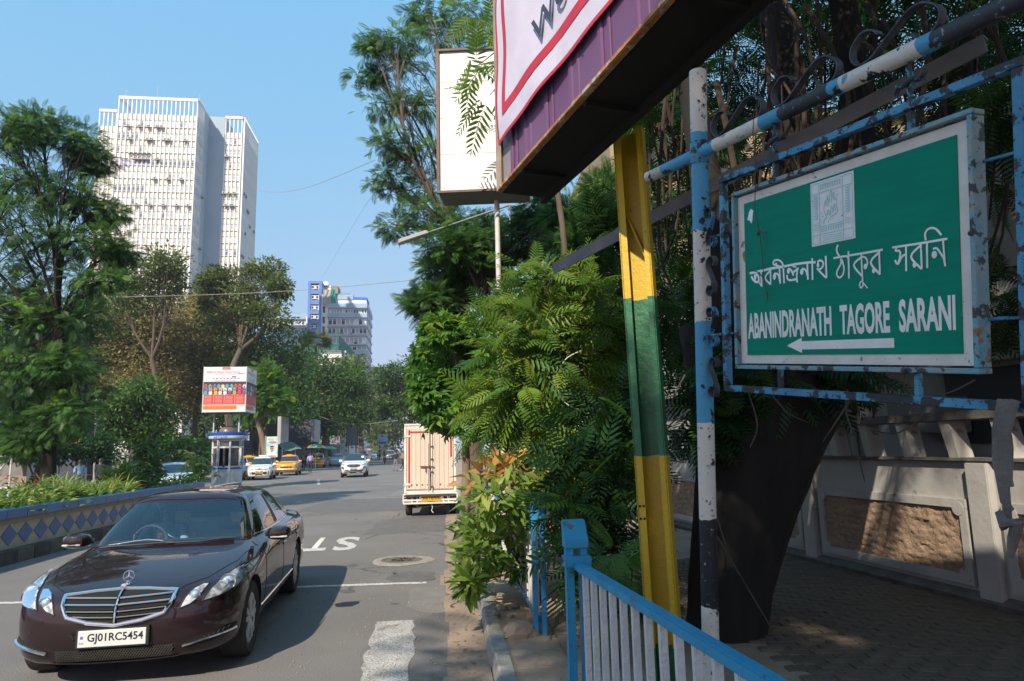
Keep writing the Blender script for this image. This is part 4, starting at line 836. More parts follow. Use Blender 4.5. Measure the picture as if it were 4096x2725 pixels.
def wheel_mesh(r, w, spokes=5, m_rim=None, double=True):
    """axis along y, outer face towards +y; returns (tyre mesh, rim mesh)"""
    R = Matrix.Rotation(rad(-90), 3, 'X')
    t = MB(); ri = r*.66
    t.lathe([(ri, -w/2+.02), (r*.9, -w/2), (r*.98, -w/2+.02), (r, -w/4), (r, w/4), (r*.98, w/2-.02), (r*.9, w/2), (ri+.01, w/2-.012), (ri-.01, w/2-.03)], 36, R=R)
    tm = t.mesh(tyre_m, 'tyre', smooth=True)
    b = MB(); b.lathe([(ri, -w/2+.03), (ri, w/2-.02), (ri-.018, w/2-.018), (ri-.03, w/2-.06), (ri-.035, -w/2+.05)], 36, R=R)
    b.lathe([(.05, w/2-.07), (.06, w/2-.04), (.045, w/2-.03), (.0001, w/2-.028)], 16, R=R)
    for k in range(spokes):
        for da in ((-.16, .16) if double else (0,)):
            a = 2*math.pi*k/spokes; a1 = a+da; a2 = a+da*1.3
            b.bar((.03*math.sin(a1), w/2-.03, .03*math.cos(a1)), ((ri-.012)*math.sin(a2), w/2-.022, (ri-.012)*math.cos(a2)), .042, .02, up=Vector((0, 1, 0)))
    b.lathe([(ri-.03, w/2-.12), (.0001, w/2-.12)], 24, R=R, mi=1)
    rm = b.mesh([m_rim or alloy, well_m], 'rim', smooth=30)
    return tm, rm
def car_body(P, sub=1):
    g = P.get
    xf, xr, W, zn, zc, zb, zr = P['xf'], P['xr'], P['W'], P['znose'], P['zcowl'], P['zbelt'], P['zroof']
    zt = g('ztail', zb-.03); zs = g('zsill', .2); wb, wr = g('wbelt', W-.13), g('wroof', W-.37)
    ws0, ws1, rw1, rw0 = P['ws0'], P['ws1'], P['rw1'], P['rw0']; nb = g('nose', .9); tb = g('tail', .55); ex = g('exp', .72)
    zm = zn*.55+zs*.45
    NF, NS, NR = 9, 26, 7
    def ring(fx, fxc, yc, rx, rxc, yrc, zf, zfc, zside, zrc, zrr, ymid=None, efx=ex):
        pts = []
        for i in range(NF+1):
            ph = i/NF*math.pi/2; y = yc*math.sin(ph)**efx; x = fxc+(fx-fxc)*max(math.cos(ph), 0)**efx; t = (i/NF)**2
            pts.append((x, y, zf+(zfc-zf)*t))
        ym = ymid or max(yc, yrc)
        for i in range(1, NS):
            s = i/NS; x = fxc+(rxc-fxc)*s
            y = interp([0, .15, .5, .85, 1], [yc, yc*.35+ym*.65, ym, yrc*.35+ym*.65, yrc], s)
            pts.append((x, y, interp([0, .25, .5, .75, 1], [zfc]+list(zside)+[zrc], s)))
        for i in range(NR+1):
            ph = (1-i/NR)*math.pi/2; y = yrc*math.sin(ph)**efx if i < NR else 0; x = rxc+(rx-rxc)*max(math.cos(ph), 0)**efx; t = (1-i/NR)**2
            pts.append((x, y, zrr+(zrc-zrr)*t))
        return np.array(pts)
    fc, rc = xf-nb, xr+tb
    z45 = zm+(zn-zm)*.35
    R = [ring(xf-.38, fc-.1, W*.62, xr+.3, rc+.1, W*.62, zs+.03, zs+.03, [zs+.03]*3, zs+.03, zs+.05),
         ring(xf-.09, fc, W-.07, xr+.08, rc, W-.07, zs, zs-.01, [zs]*3, zs, zs+.1),
         ring(xf-.02, fc-.02, W-.022, xr+.02, rc, W-.022, zs+.1, zs+.1, [zs+.11]*3, zs+.12, zs+.18),
         ring(xf, fc-.03, W-.004, xr, rc, W-.006, zm-.04, zm-.02, [zm]*3, zm+.05, zm+.08),
         ring(xf-.012, fc-.04, W, xr+.005, rc, W-.004, zm+.1, zm+.12, [zm+.16, zm+.18, zm+.2], zm+.22, zm+.22),
         ring(xf-.045, fc-.06, W-.012, xr+.03, rc+.02, W-.02, zn-.07, zn, [zb-.13, zb-.12, zb-.11], zt-.1, zt-.1),
         ring(xf-.115, fc-.1, W-.055, xr+.09, rc+.05, W-.07, zn, zn+.06, [zb-.04, zb-.025, zb-.015], zt-.005, zt-.005)]
    belt = ring(ws0, ws0-.36, wb-.06, rw0, rw0+.3, wb-.08, zc, zb-.02, [zb, zb+.005, zb+.02], zb+.04, zb+.05, ymid=wb)
    for k in (.28, .6, .86):
        q = R[6]*(1-k)+belt*k; q[:NF, 2] += .035*math.sin(k*math.pi)*np.linspace(1, .5, NF); q[-NR:, 2] += .03*math.sin(k*math.pi); R.append(q)
    R.append(belt)
    top = ring(ws1, ws1-.2, wr-.02, rw1, rw1+.22, wr-.04, zr-.055, zr-.085, [zr-.05, zr-.045, zr-.05], zr-.1, zr-.07, ymid=wr)
    for k in (.05, .35, .65, .93):
        q = belt*(1-k)+top*k; bulge = .018*math.sin(k*math.pi); q[:, 1] *= 1+bulge/.7; q[:NF, 0] += bulge*1.2; R.append(q)
    R.append(top)
    for k, dz in ((.8, .03), (.45, .048)):
        q = top.copy(); cx_ = (ws1+rw1)/2; q[:, 0] = cx_+(q[:, 0]-cx_)*(k*.4+.6); q[:, 1] *= k; q[:, 2] = q[:, 2]*.35+(zr-.06)*.65+dz*1.15; R.append(q)
    n = NF+NS+NR; nr = len(R)            # stations 0..n
    V = []; idx = {}
    for k in range(nr):
        for i in range(n+1):
            idx[k, i, 1] = len(V); V.append(tuple(R[k][i]))
            if 0 < i < n: idx[k, i, -1] = len(V); V.append((R[k][i][0], -R[k][i][1], R[k][i][2]))
            else: idx[k, i, -1] = idx[k, i, 1]
    F = []; T = []
    iB, iT = 10, 15; fd0, fd1, rd1 = g('doors', (ws0-.22, (ws0+rw0)*.5-.1, rw0+.35))
    pil = g('pillars', (.03, .44, .50, .82, .86, .97))
    for k in range(nr-1):
        for i in range(n):
            xm = (R[k][i][0]+R[k+1][i][0]+R[k][i+1][0]+R[k+1][i+1][0])/4; zmid = (R[k][i][2]+R[k+1][i+1][2])/2
            for s in (1, -1):
                q = (idx[k, i, s], idx[k, i+1, s], idx[k+1, i+1, s], idx[k+1, i, s]); q = q[::-1] if s == 1 else q
                if len(set(q)) < 3: continue
                q = tuple(dict.fromkeys(q)); t = 'body'
                if k == 0: t = 'under'
                elif iB < k < iT-1:
                    if i < NF-1: t = 'windscreen'
                    elif i >= NF+NS+1: t = 'rear_window'
                    elif NF <= i < NF+NS:
                        u = (i-NF+.5)/NS
                        if pil[0] < u < pil[1] or pil[2] < u < pil[3] or (len(pil) > 5 and pil[4] < u < pil[5]): t = 'side_window'
                        elif pil[1] <= u <= pil[2]: t = 'pillar'
                elif k >= iT-1: t = 'roof'
                elif 6 <= k < iB and i < NF and xm > ws0-.1: t = 'bonnet'
                elif k >= 6 and i >= NF+NS and xm < rw0+.2: t = 'boot_lid'
                elif NF <= i < NF+NS+1 and k >= 1 and k <= iB:
                    if fd1 < xm < fd0: t = 'front_door'
                    elif rd1 < xm <= fd1: t = 'rear_door'
                if t == 'body' and k < 6 and xm > fc+.05: t = 'front_bumper'
                if t == 'body' and k < 6 and xm < rc-.1: t = 'rear_bumper'
                F.append(q); T.append((t, s))
    for i in range(n): 
        q = tuple(dict.fromkeys((idx[nr-1, i, 1], idx[nr-1, i, -1], idx[nr-1, i+1, -1], idx[nr-1, i+1, 1])))
        if len(q) > 2: F.append(q); T.append(('roof', 1))
        q = tuple(dict.fromkeys((idx[0, i, 1], idx[0, i+1, 1], idx[0, i+1, -1], idx[0, i, -1])))
        if len(q) > 2: F.append(q); T.append(('under', 1))
    tags = []
    for t in T:
        if t not in tags: tags.append(t)
    tags.append(('wheel_arch', 1))
    me = bpy.data.meshes.new('body'); me.from_pydata(V, [], F)
    for t in tags: me.materials.append(well_m)
    me.polygons.foreach_set('material_index', [tags.index(t) for t in T])
    bm = bmesh.new(); bm.from_mesh(me); bmesh.ops.recalc_face_normals(bm, faces=bm.faces); bm.to_mesh(me); bm.free()
    o = bpy.data.objects.new('tmp', me); COL.objects.link(o)
    if sub: o.modifiers.new('s', 'SUBSURF').levels = sub
    cut = MB(); ra = g('arch', P['wr']+.045)
    for x in (P['fx'], P['rx']):
        for s in (1, -1): cut.lathe([(ra, 0), (ra, .5)], 40, (x, s*(W-.26), P['wr']+.01), Matrix.Rotation(rad(-90*s), 3, 'X'), len(tags)-1)
    cm = cut.mesh([well_m]*len(tags), 'cut'); co = bpy.data.objects.new('cut', cm); COL.objects.link(co)
    bm = bmesh.new(); bm.from_mesh(cm); bmesh.ops.recalc_face_normals(bm, faces=bm.faces); bm.to_mesh(cm); bm.free()
    md = o.modifiers.new('b', 'BOOLEAN'); md.object = co; md.operation = 'DIFFERENCE'; md.solver = 'EXACT'
    dg = bpy.context.evaluated_depsgraph_get(); ev = bpy.data.meshes.new_from_object(o.evaluated_get(dg))
    bpy.data.objects.remove(o); bpy.data.objects.remove(co)
    return ev, tags
def split_body(ev, tags, mats, parent, rename=None):
    """one object per tag"""
    n = len(ev.vertices); co = np.empty(n*3); ev.vertices.foreach_get('co', co); co = co.reshape(-1, 3); nrm = np.empty(n*3); ev.vertices.foreach_get('normal', nrm); nrm = nrm.reshape(-1, 3)
    groups = {}
    for p in ev.polygons: groups.setdefault(tags[p.material_index], []).append(tuple(p.vertices))
    merged = {}
    for (t, s), fs in groups.items():
        key = (t, s) if t in ('front_door', 'rear_door', 'side_window') else (t, 0)
        merged.setdefault(key, []).extend(fs)
    out = {}
    pieces = []
    for (t, s), fs in merged.items():               # loose pieces become panels of their own
        par = {}
        def find(x):
            while par.setdefault(x, x) != x: par[x] = par[par[x]]; x = par[x]
            return x
        for f in fs:
            for v in f[1:]: par[find(v)] = find(f[0])
        comp = {}
        for f in fs: comp.setdefault(find(f[0]), []).append(f)
        for k, c in enumerate(sorted(comp.values(), key=len, reverse=True)): pieces.append(((t if k == 0 or t != 'body' else 'body_panel', t, s, k), c))
    for (nm_, t, s, kk_), fs in pieces:
        used = sorted({v for f in fs for v in f}); mp = {v: k for k, v in enumerate(used)}
        me = bpy.data.meshes.new(t); me.from_pydata([tuple(co[v]) for v in used], [], [tuple(mp[v] for v in f) for f in fs])
        me.materials.append(mats.get(t, mats['body'])); me.polygons.foreach_set('use_smooth', [True]*len(me.polygons))
        me.update()
        if t not in ('wheel_arch', 'under'): me.normals_split_custom_set_from_vertices([tuple(nrm[v]) for v in used])
        out[t, s, kk_] = link(nm_, me, parent)
    return out
def body_bvh(ev):
    co = [v.co.copy() for v in ev.vertices]; return BVHTree.FromPolygons(co, [tuple(p.vertices) for p in ev.polygons])
def hit(bvh, o, d):
    l, n, i, ds = bvh.ray_cast(Vector(o), Vector(d)); return (l, n) if l is not None else (None, None)
def patch(bvh, poly, axis, off, rings=5, sub=3):
    """fill an outline, seen along an axis ('x+' from the front: (y,z); 'y+'/'y-' from the side: (x,z); 'z' from above: (x,y)), onto the body"""
    P = []
    for i in range(len(poly)):
        a, b_ = Vector(poly[i]), Vector(poly[(i+1) % len(poly)])
        for k in range(sub): P.append(a.lerp(b_, k/sub))
    c = sum(P, Vector((0, 0)))/len(P); V = []; F = []; n = len(P); last = None
    def cast(q):
        if axis == 'x+': return hit(bvh, (5, q.x, q.y), (-1, 0, 0))
        if axis == 'x-': return hit(bvh, (-5, q.x, q.y), (1, 0, 0))
        if axis == 'y+': return hit(bvh, (q.x, 3, q.y), (0, -1, 0))
        if axis == 'y-': return hit(bvh, (q.x, -3, q.y), (0, 1, 0))
        return hit(bvh, (q.x, q.y, 4), (0, 0, -1))
    for k in range(rings):
        s = 1-k/(rings-.0)
        for q in P:
            l, nn = cast(c.lerp(q, s))
            if l is None: l, nn = (last if last else (Vector((0, 0, 0)), Vector((0, 0, 1))))
            last = (l, nn); V.append(l+nn*off)
    l, nn = cast(c); V.append((l if l is not None else last[0])+(nn if nn is not None else last[1])*off)
    for k in range(rings-1):
        for i in range(n): F.append((k*n+i, k*n+(i+1) % n, (k+1)*n+(i+1) % n, (k+1)*n+i))
    for i in range(n): F.append(((rings-1)*n+i, (rings-1)*n+(i+1) % n, rings*n))
    return MB().add(V, F), V[:n]
def surf_path(bvh, pts, axis, off, sub=6):
    out = []
    for i in range(len(pts)-1):
        for k in range(sub+(i == len(pts)-2)):
            q = Vector(pts[i]).lerp(Vector(pts[i+1]), k/sub)
            o, d = {'x+': ((5, q.x, q.y), (-1, 0, 0)), 'x-': ((-5, q.x, q.y), (1, 0, 0)), 'y+': ((q.x, 3, q.y), (0, -1, 0)), 'y-': ((q.x, -3, q.y), (0, 1, 0)), 'z': ((q.x, q.y, 4), (0, 0, -1))}[axis]
            l, n = hit(bvh, o, d)
            if l is not None: out.append(l+n*off)
    return out
def add_wheels(P, parent, rim=None, spokes=5, double=True):
    tm, rm = wheel_mesh(P['wr'], P.get('ww', .22), spokes, rim, double)
    for x in (P['fx'], P['rx']):
        for s in (1, -1):
            w = link('wheel', tm, parent, (x, s*(P['W']-P.get('ww', .22)/2-.015), P['wr']), (0, 0, 0 if s == 1 else math.pi)); w.name = 'wheel'
            r = link('rim', rm, w)
def plate(parent, text, loc, rz, w=.5, h=.12, bgc=(.62, .62, .6), fg=(.015, .015, .018), tilt=0, extra=None):
    pm = mat('plate_%s' % ('yellow' if bgc[2] < .2 else 'white'), bgc, rough=.45); im = mat('plate_ink', fg, rough=.5)
    p = MB().box((0, 0, 0), (w, .012, h)).obj('number_plate', pm, parent, bev=.003); p.location = loc; p.rotation_euler = (tilt, 0, rz)
    t = link('lettering', text_mesh(text, im, w=w*(.82 if extra else .88), h=h*.64, bold=.02), p, (w*.05 if extra else 0, -.0075, 0))
    return p

# ---------------------------------------------------------------- dark maroon saloon in front
paint = mat('maroon_paint', (.013, .0038, .0055), (.0155, .0046, .0065), scale=2, rough=.55, metal=.0, coat=1.0, spec=.15)
MP = dict(xf=2.26, xr=-2.58, W=.915, nose=.8, exp=.62, znose=.745, zcowl=.965, zbelt=.985, zroof=1.445, ztail=.965, ws0=1.02, ws1=.38, rw1=-1.32, rw0=-1.95, wbelt=.80, wroof=.575, fx=1.437, rx=-1.437, wr=.332, ww=.235, arch=.372, doors=(.86, -.22, -1.28), zsill=.185)
mc_fw = Vector((.168, -.986, 0)).normalized(); mc_lf = Vector((-mc_fw.y, mc_fw.x, 0))
FL_ = gnd(962, 2620); RL_ = gnd(1153, 2369)
ctr = (Vector((FL_.x, FL_.y, 0))+Vector((RL_.x, RL_.y, 0)))/2-mc_lf*.86
ctr.x += .06
mc = thing('saloon_car', 'dark maroon saloon car with chrome grille driving towards the camera', 'car', (ctr.x, ctr.y, 0), math.atan2(mc_fw.y, mc_fw.x))
ev, tags = car_body(MP, 2); bv = body_bvh(ev)
split_body(ev, tags, dict(body=paint, windscreen=wglass, side_window=sglass, rear_window=sglass, pillar=blk, under=well_m, wheel_arch=well_m), mc)
add_wheels(MP, mc)
# grille
gpoly = [(-.425, .735), (-.2, .752), (0, .758), (.2, .752), (.425, .735), (.41, .665), (.36, .585), (.2, .54), (0, .515), (-.2, .54), (-.36, .585), (-.41, .665)]
pm_, rim_ = patch(bv, gpoly, 'x+', .004); gr_ = pm_.obj('grille', well_m, mc, smooth=True)
path = rim_+[rim_[0]]; MB().tube([p+Vector((.012, 0, 0)) for p in path], .0165, 8).obj('grille_surround', chrome, gr_, smooth=True)
for k, z in enumerate((.70, .657, .614, .575)):
    hw = interp([.5, .58, .665, .76], [.2, .35, .395, .41], z)
    for s in (-1, 1):
        pts = surf_path(bv, [(s*.012, z-.004), (s*hw, z+.012)], 'x+', .016, 10)
        MB().tube(pts, .008, 6, flat=1.3).obj('slat', chrome, gr_, smooth=True)
MB().tube(surf_path(bv, [(0, .745), (0, .52)], 'x+', .02, 8), .007, 6).obj('slat', chrome, gr_, smooth=True)
def star(parent, c, r, tilt=0):
    s = MB(); s.tube([(r*math.cos(a*math.pi/14), 0, r*math.sin(a*math.pi/14)) for a in range(29)], r*.11, 6)
    for k in range(3):
        a = rad(90+120*k); s.tube([(0, 0, 0), (r*math.cos(a), 0, r*math.sin(a))], [r*.18, r*.06], 6)
    o = s.obj('emblem', chrome, parent, smooth=True); o.location = c; o.rotation_euler = (tilt, 0, rad(90)); return o
tip = surf_path(bv, [(2.0, 0), (1.98, 0)], 'z', 0, 1)[0]
so = star(mc, tip+Vector((0, 0, .062)), .043)
MB().lathe([(.03, -.004), (.026, .01), (.012, .018), (.008, .03)], 14, tip).obj('emblem_base', chrome, mc, smooth=True)
MB().lathe([(.026, 0), (.024, .008), (.0001, .012)], 14, surf_path(bv, [(0, .752), (0, .753)], 'x+', .03, 1)[0], Matrix.Rotation(rad(90), 3, 'Y')).obj('emblem_badge', chrome, gr_, smooth=True)
# head lamps
lampin = mat('lamp_inside', (.2, .205, .21), (.66, .67, .68), scale=13, rough=.4, metal=.3, lohi=(.42, .56))
lens_m = mat('lamp_lens', (.5, .62, .75), rough=.05, spec=1, coat=1, metal=.4)
for s in (1, -1):
    outer = [(.62, .635), (.73, .655), (.84, .695), (.885, .76), (.88, .83), (.80, .83), (.73, .79), (.67, .72)]
    innr = [(.465, .60), (.54, .625), (.595, .665), (.645, .755), (.60, .757), (.545, .735), (.50, .68)]
    for poly, nm, lc, lr in ((outer, 'headlight', (.775, .745), .05), (innr, 'auxiliary_light', (.565, .69), .033)):
        po, rm_ = patch(bv, [(s*a, b_) for a, b_ in poly], 'x+', .003); hl = po.obj(nm, lampin, mc, smooth=True)
        MB().tube(rm_+[rm_[0]], .006, 6).obj('lamp_seal', blk, hl)
        l_, n_ = hit(bv, (5, s*lc[0], lc[1]), (-1, 0, 0)); Rr = Vector((1, s*.25, .1)).to_track_quat('Z', 'Y').to_matrix()
        MB().lathe([(lr*1.35, 0), (lr*1.3, .012), (lr*1.05, .006)], 20, l_, Rr).obj('lamp_ring', silver, hl, smooth=True)
        MB().lathe([(lr, 0), (lr*.9, .014), (lr*.6, .024), (.0001, .028)], 20, l_, Rr).obj('lamp_lens', lens_m, hl, smooth=True)
        g_, _ = patch(bv, [(s*a, b_) for a, b_ in poly], 'x+', .03 if nm == 'headlight' else .026); g_.obj('lamp_cover', lampglass, hl, smooth=True)
# lower bumper
mesh_m = mat('grille_mesh', (.02, .02, .02), rough=.6)
low = [(-.47, .345), (-.2, .335), (.2, .335), (.47, .345), (.43, .25), (.2, .235), (-.2, .235), (-.43, .25)]
po, rm_ = patch(bv, low, 'x+', .003); li = po.obj('lower_grille', well_m, mc, smooth=True)
wmm = mat('mesh_wire', (.07, .062, .05), (.045, .04, .034), scale=20, rough=.6)
mb_ = MB()
for k in range(-26, 27):
    for sl in (1, -1):
        pts = []
        for t in range(5):
            z = .245+.09*t/4; y = k*.02+sl*(z-.29)*.7
            if abs(y) < .44: 
                l_, n_ = hit(bv, (5, y, z), (-1, 0, 0))
                if l_: pts.append(l_+n_*.01)
        if len(pts) > 1: mb_.tube(pts, .0032, 4)
mb_.obj('mesh', wmm, li)
MB().tube(surf_path(bv, [(-.47, .235), (-.2, .222), (.2, .222), (.47, .235)], 'x+', .006, 8), .007, 6).obj('chrome_lip', paint, mc, smooth=True)
for s in (1, -1):
    duct = [(.50, .335), (.62, .375), (.80, .41), (.855, .405), (.84, .345), (.7, .31), (.52, .29)]
    po, rm_ = patch(bv, [(s*a, b_) for a, b_ in duct], 'x+', .003); du = po.obj('side_duct', well_m, mc, smooth=True)
    MB().tube(surf_path(bv, [(s*.5, .315), (s*.65, .345), (s*.84, .372)], 'x+', .016, 8), .013, 6, flat=1.4).obj('running_light', chrome, du, smooth=True)
    m2 = MB()
    for k in range(9): m2.tube(surf_path(bv, [(s*(.53+k*.034), .30+.01*k), (s*(.56+k*.032), .335+.0085*k)], 'x+', .006, 3), .003, 4)
    m2.obj('mesh', wmm, du)
    for y in (.2, .66): 
        l_, n_ = hit(bv, (5, s*y, .47 if y > .5 else .41), (-1, 0, 0)); MB().lathe([(.011, 0), (.011, .003), (.0001, .004)], 12, l_, n_.to_track_quat('Z', 'Y').to_matrix()).obj('parking_sensor', blk, mc)
    MB().tube(surf_path(bv, [(s*.55, .56), (s*.56, .535), (s*.68, .55), (s*.70, .575)], 'x+', .0015, 4), .0016, 4).obj('washer_seam', well_m, mc)
l_, n_ = hit(bv, (5, -.27, .445), (-1, 0, 0))
MB().tube([l_+Vector((.004, -.05, .015)), l_+Vector((.006, -.02, -.02)), l_+Vector((.006, .02, .0)), l_+Vector((.004, .035, -.025))], [.012, .02, .016, .01], 6).obj('bumper_damage', well_m, mc)
l_, n_ = hit(bv, (5, 0, .425), (-1, 0, 0))
pl_ = plate(mc, 'GJ01RC5454', (l_.x+.03, 0, .425), rad(90), .5, .125, extra=True)
plb = mat('plate_blue_print', (.12, .15, .5), rough=.5); q = link('lettering', text_mesh('IND', plb, w=.035, h=.014), pl_, (-.222, -.0075, -.03)); MB().add([(-.232, -.0075, .0), (-.212, -.0075, .0), (-.212, -.0075, .022), (-.232, -.0075, .022)], [(0, 1, 2, 3)]).obj('hologram', plb, pl_)
MB().box((l_.x+.012, 0, .425), (.03, .54, .15)).obj('plate_holder', blk, mc, bev=.004)
# seams, wipers, mirrors, handles
seam = mat('panel_seam', (.004, .004, .004), rough=.9)
for s in (1, -1):
    MB().tube(surf_path(bv, [(.86, .25), (.86, .6), (.82, .95)], 'y+' if s == 1 else 'y-', .001, 8), .003, 4).tube(surf_path(bv, [(-.22, .25), (-.24, .95)], 'y+' if s == 1 else 'y-', .001, 8), .003, 4).tube(surf_path(bv, [(-1.05, .45), (-1.28, .7), (-1.3, .95)], 'y+' if s == 1 else 'y-', .001, 8), .003, 4).obj('door_seam', seam, mc)
    MB().tube(surf_path(bv, [(.95, s*.80), (1.5, s*.76), (1.9, s*.62), (2.08, s*.45)], 'z', .001, 8), .003, 4).obj('bonnet_seam', seam, mc)
    for x in (-.08, -1.12):
        pts = surf_path(bv, [(x, .80), (x-.2, .805)], 'y+' if s == 1 else 'y-', .024, 5); MB().tube(pts, .012, 6).obj('door_handle', paint, mc, smooth=True)
    MB().tube(surf_path(bv, [(1.05, .36), (-1.05, .36)], 'y+' if s == 1 else 'y-', .004, 20), .007, 5).obj('side_trim', chrome, mc, smooth=True)
    MB().tube(surf_path(bv, [(.62, .995), (0, 1.0), (-.9, 1.01), (-1.4, 1.03)], 'y+' if s == 1 else 'y-', .006, 8), .006, 5).obj('window_trim', chrome, mc, smooth=True)
    mi = MB(); mx_, my_, mz_ = .62, s*.99, 1.0
    prof = [(-.0, .02), (.02, .055), (.07, .085), (.12, .08), (.15, .05)]
    mi.tube([(mx_-.05, s*.85, .99), (mx_-.03, s*.89, .995)], [.03, .025], 8)
    for_ = MB(); V = []; n = 14
    for k, (dx, rr) in enumerate([(.11, .25), (.095, .7), (.05, .95), (-.02, 1.0), (-.055, .96)]):
        for j in range(n):
            a = 2*math.pi*j/n; V.append((mx_+dx, my_+s*.0+.125*rr*math.copysign(abs(math.cos(a))**.7, math.cos(a)), mz_+.072*rr*math.copysign(abs(math.sin(a))**.7, math.sin(a))))
    F = [tuple(range(n)), tuple(range(5*n-1, 4*n-1, -1))]
    for k in range(4):
        for j in range(n): F.append((k*n+j, (k+1)*n+j, (k+1)*n+(j+1) % n, k*n+(j+1) % n))
    for_.add(V, F); mo = for_.obj('wing_mirror', paint, mc, smooth=True); mi.obj('mirror_stalk', blk, mo); MB().box((mx_-.056, my_, mz_), (.006, .22, .12)).obj('mirror_glass', chrome, mo)
    MB().box((mx_+.1, my_+s*.01, mz_-.03), (.02, .17, .018)).obj('indicator', lampin, mo, bev=.004)
wp = MB().tube(surf_path(bv, [(1.02, -.62), (1.02, -.3), (.99, .05)], 'z', .014, 10), .008, 5); wp.tube(surf_path(bv, [(1.01, -.02), (1.0, .3), (.92, .6)], 'z', .014, 10), .008, 5); wp.obj('wiper', blk, mc)
MB().tube(surf_path(bv, [(.985, -.55), (.96, -.2), (.985, -.05)], 'z', .022, 10), .005, 5).obj('wiper', silver, mc)
MB().tube(surf_path(bv, [(.39, -.5), (.42, 0), (.39, .5)], 'z', .002, 8), .004, 4).obj('roof_seam', seam, mc)
st = patch(bv, [(-.35, -.15), (-.35, .3), (-.29, .3), (-.29, -.15)], 'z', .006)[0]; st.obj('roof_sticker', mat('roof_red', (.5, .13, .12), (.55, .3, .28), scale=30, rough=.5), mc)
# cabin
cab = mat('cabin_beige', (.72, .65, .52), (.64, .57, .45), scale=8, rough=.7); dash_m = mat('dash', (.03, .035, .04), rough=.6)
MB().prism([(.9, .75), (.95, .93), (.62, .985), (.42, .95), (.4, .75)], 1.36, None, (0, -.68, 0)).obj('dashboard', dash_m, mc, bev=.02)
for y in (-.37, .37):
    se = MB().prism([(.12, .42), (.1, .56), (-.35, .5), (-.48, .98), (-.6, .98), (-.5, .4)], .5, None, (0, y-.25, 0)).obj('seat', cab, mc, bev=.04)
    MB().prism([(-.5, 1.0), (-.46, 1.17), (-.57, 1.19), (-.62, 1.0)], .27, None, (0, y-.135, 0)).obj('headrest', cab, se, bev=.03)
MB().prism([(-.95, .45), (-.95, .58), (-1.35, .55), (-1.55, 1.0), (-1.65, 1.0), (-1.6, .4)], 1.3, None, (0, -.65, 0)).obj('rear_bench', cab, mc, bev=.04)
MB().tube([(.36+.05*math.cos(a*math.pi/10)*1, -.37+.185*math.cos(a*math.pi/10), .93+.17*math.sin(a*math.pi/10)) for a in range(21)], .014, 8).bar((.36, -.52, .93), (.36, -.22, .93), .03, .03).obj('steering_wheel', dash_m, mc, smooth=True)
MB().box((.35, .02, 1.3), (.05, .22, .07)).obj('rear_view_mirror', dash_m, mc, bev=.02)

# ---------------------------------------------------------------- other cars
def simple_car(name, label, P, loc, heading, body_m, group=None, grille=None, lamps=None, plate_txt=None, plate_c=(.62, .62, .6), extra=None, sub=1, rimm=None, roof_m=None, lower=None, bump_m=None):
    t = thing(name, label, 'car' if 'taxi' not in name else 'taxi', (loc[0], loc[1], 0), heading, group)
    ev, tags = car_body(P, sub); bvh = body_bvh(ev)
    ms = dict(body=body_m, windscreen=far_glass, side_window=far_glass, rear_window=far_glass, pillar=P.get('pillar_m', body_m), under=well_m, wheel_arch=well_m)
    if roof_m: ms['roof'] = roof_m
    if bump_m: ms['front_bumper'] = bump_m; ms['rear_bumper'] = bump_m
    split_body(ev, tags, ms, t); add_wheels(P, t, rimm or steel_hub)
    if grille:
        po, rm_ = patch(bvh, grille[0], 'x+', .004); g_ = po.obj('grille', blk, t, smooth=True)
        for z in grille[1]:
            MB().tube(surf_path(bvh, [(-grille[2], z), (0, z-.01), (grille[2], z)], 'x+', .015, 8), .012, 6).obj('slat', chrome, g_, smooth=True)
    for s in (1, -1):
        if lamps:
            po, rm_ = patch(bvh, [(s*a, b_) for a, b_ in lamps], 'x+', .006); po.obj('headlight', P.get('lamp_m', lampin), t, smooth=True)
        x_ = P['ws0']-.35; MB().lathe([(.02, -.05), (.075, -.03), (.085, .03), (.03, .06)], 10, (x_, s*(P['W']+.06), P['zbelt']+.03), Matrix(((0, 0, 1), (0, 1.5, 0), (1, 0, 0)))).bar((x_-.03, s*(P['W']-.12), P['zbelt']), (x_-.03, s*P['W'], P['zbelt']+.01), .04, .04).obj('wing_mirror', P.get('mirror_m', body_m), t, smooth=True)
        rl_ = patch(bvh, [(s*(P['W']-.32), P['zbelt']-.22), (s*(P['W']-.1), P['zbelt']-.2), (s*(P['W']-.1), P['zbelt']-.08), (s*(P['W']-.3), P['zbelt']-.08)], 'x-', .006)[0]; rl_.obj('tail_light', mat('tail_red', (.3, .01, .01), rough=.2, coat=.5), t, smooth=True)
    if lower:
        po, rm_ = patch(bvh, lower, 'x+', .005); po.obj('bumper_insert', blk, t, smooth=True)
    if plate_txt:
        l_, n_ = hit(bvh, (5, 0, P.get('zplate', .5)), (-1, 0, 0)); plate(t, plate_txt, (l_.x+.012, 0, P.get('zplate', .5)), rad(90), bgc=plate_c, w=.48, h=.12)
    if extra: extra(t, bvh, P)
    return t
def head_of(dx, dy): return math.atan2(dy, dx)
white_p = mat('white_paint', (.72, .72, .7), (.68, .68, .66), scale=2, rough=.3, coat=.8)
silver_p = mat('silver_paint', (.4, .42, .44), rough=.3, metal=.5, coat=.8)
blue_p = mat('blue_paint', (.09, .25, .42), rough=.35, coat=.8)
yel_p = mat('taxi_yellow', (.72, .34, .005), (.66, .3, .005), scale=2, rough=.35, coat=.6)
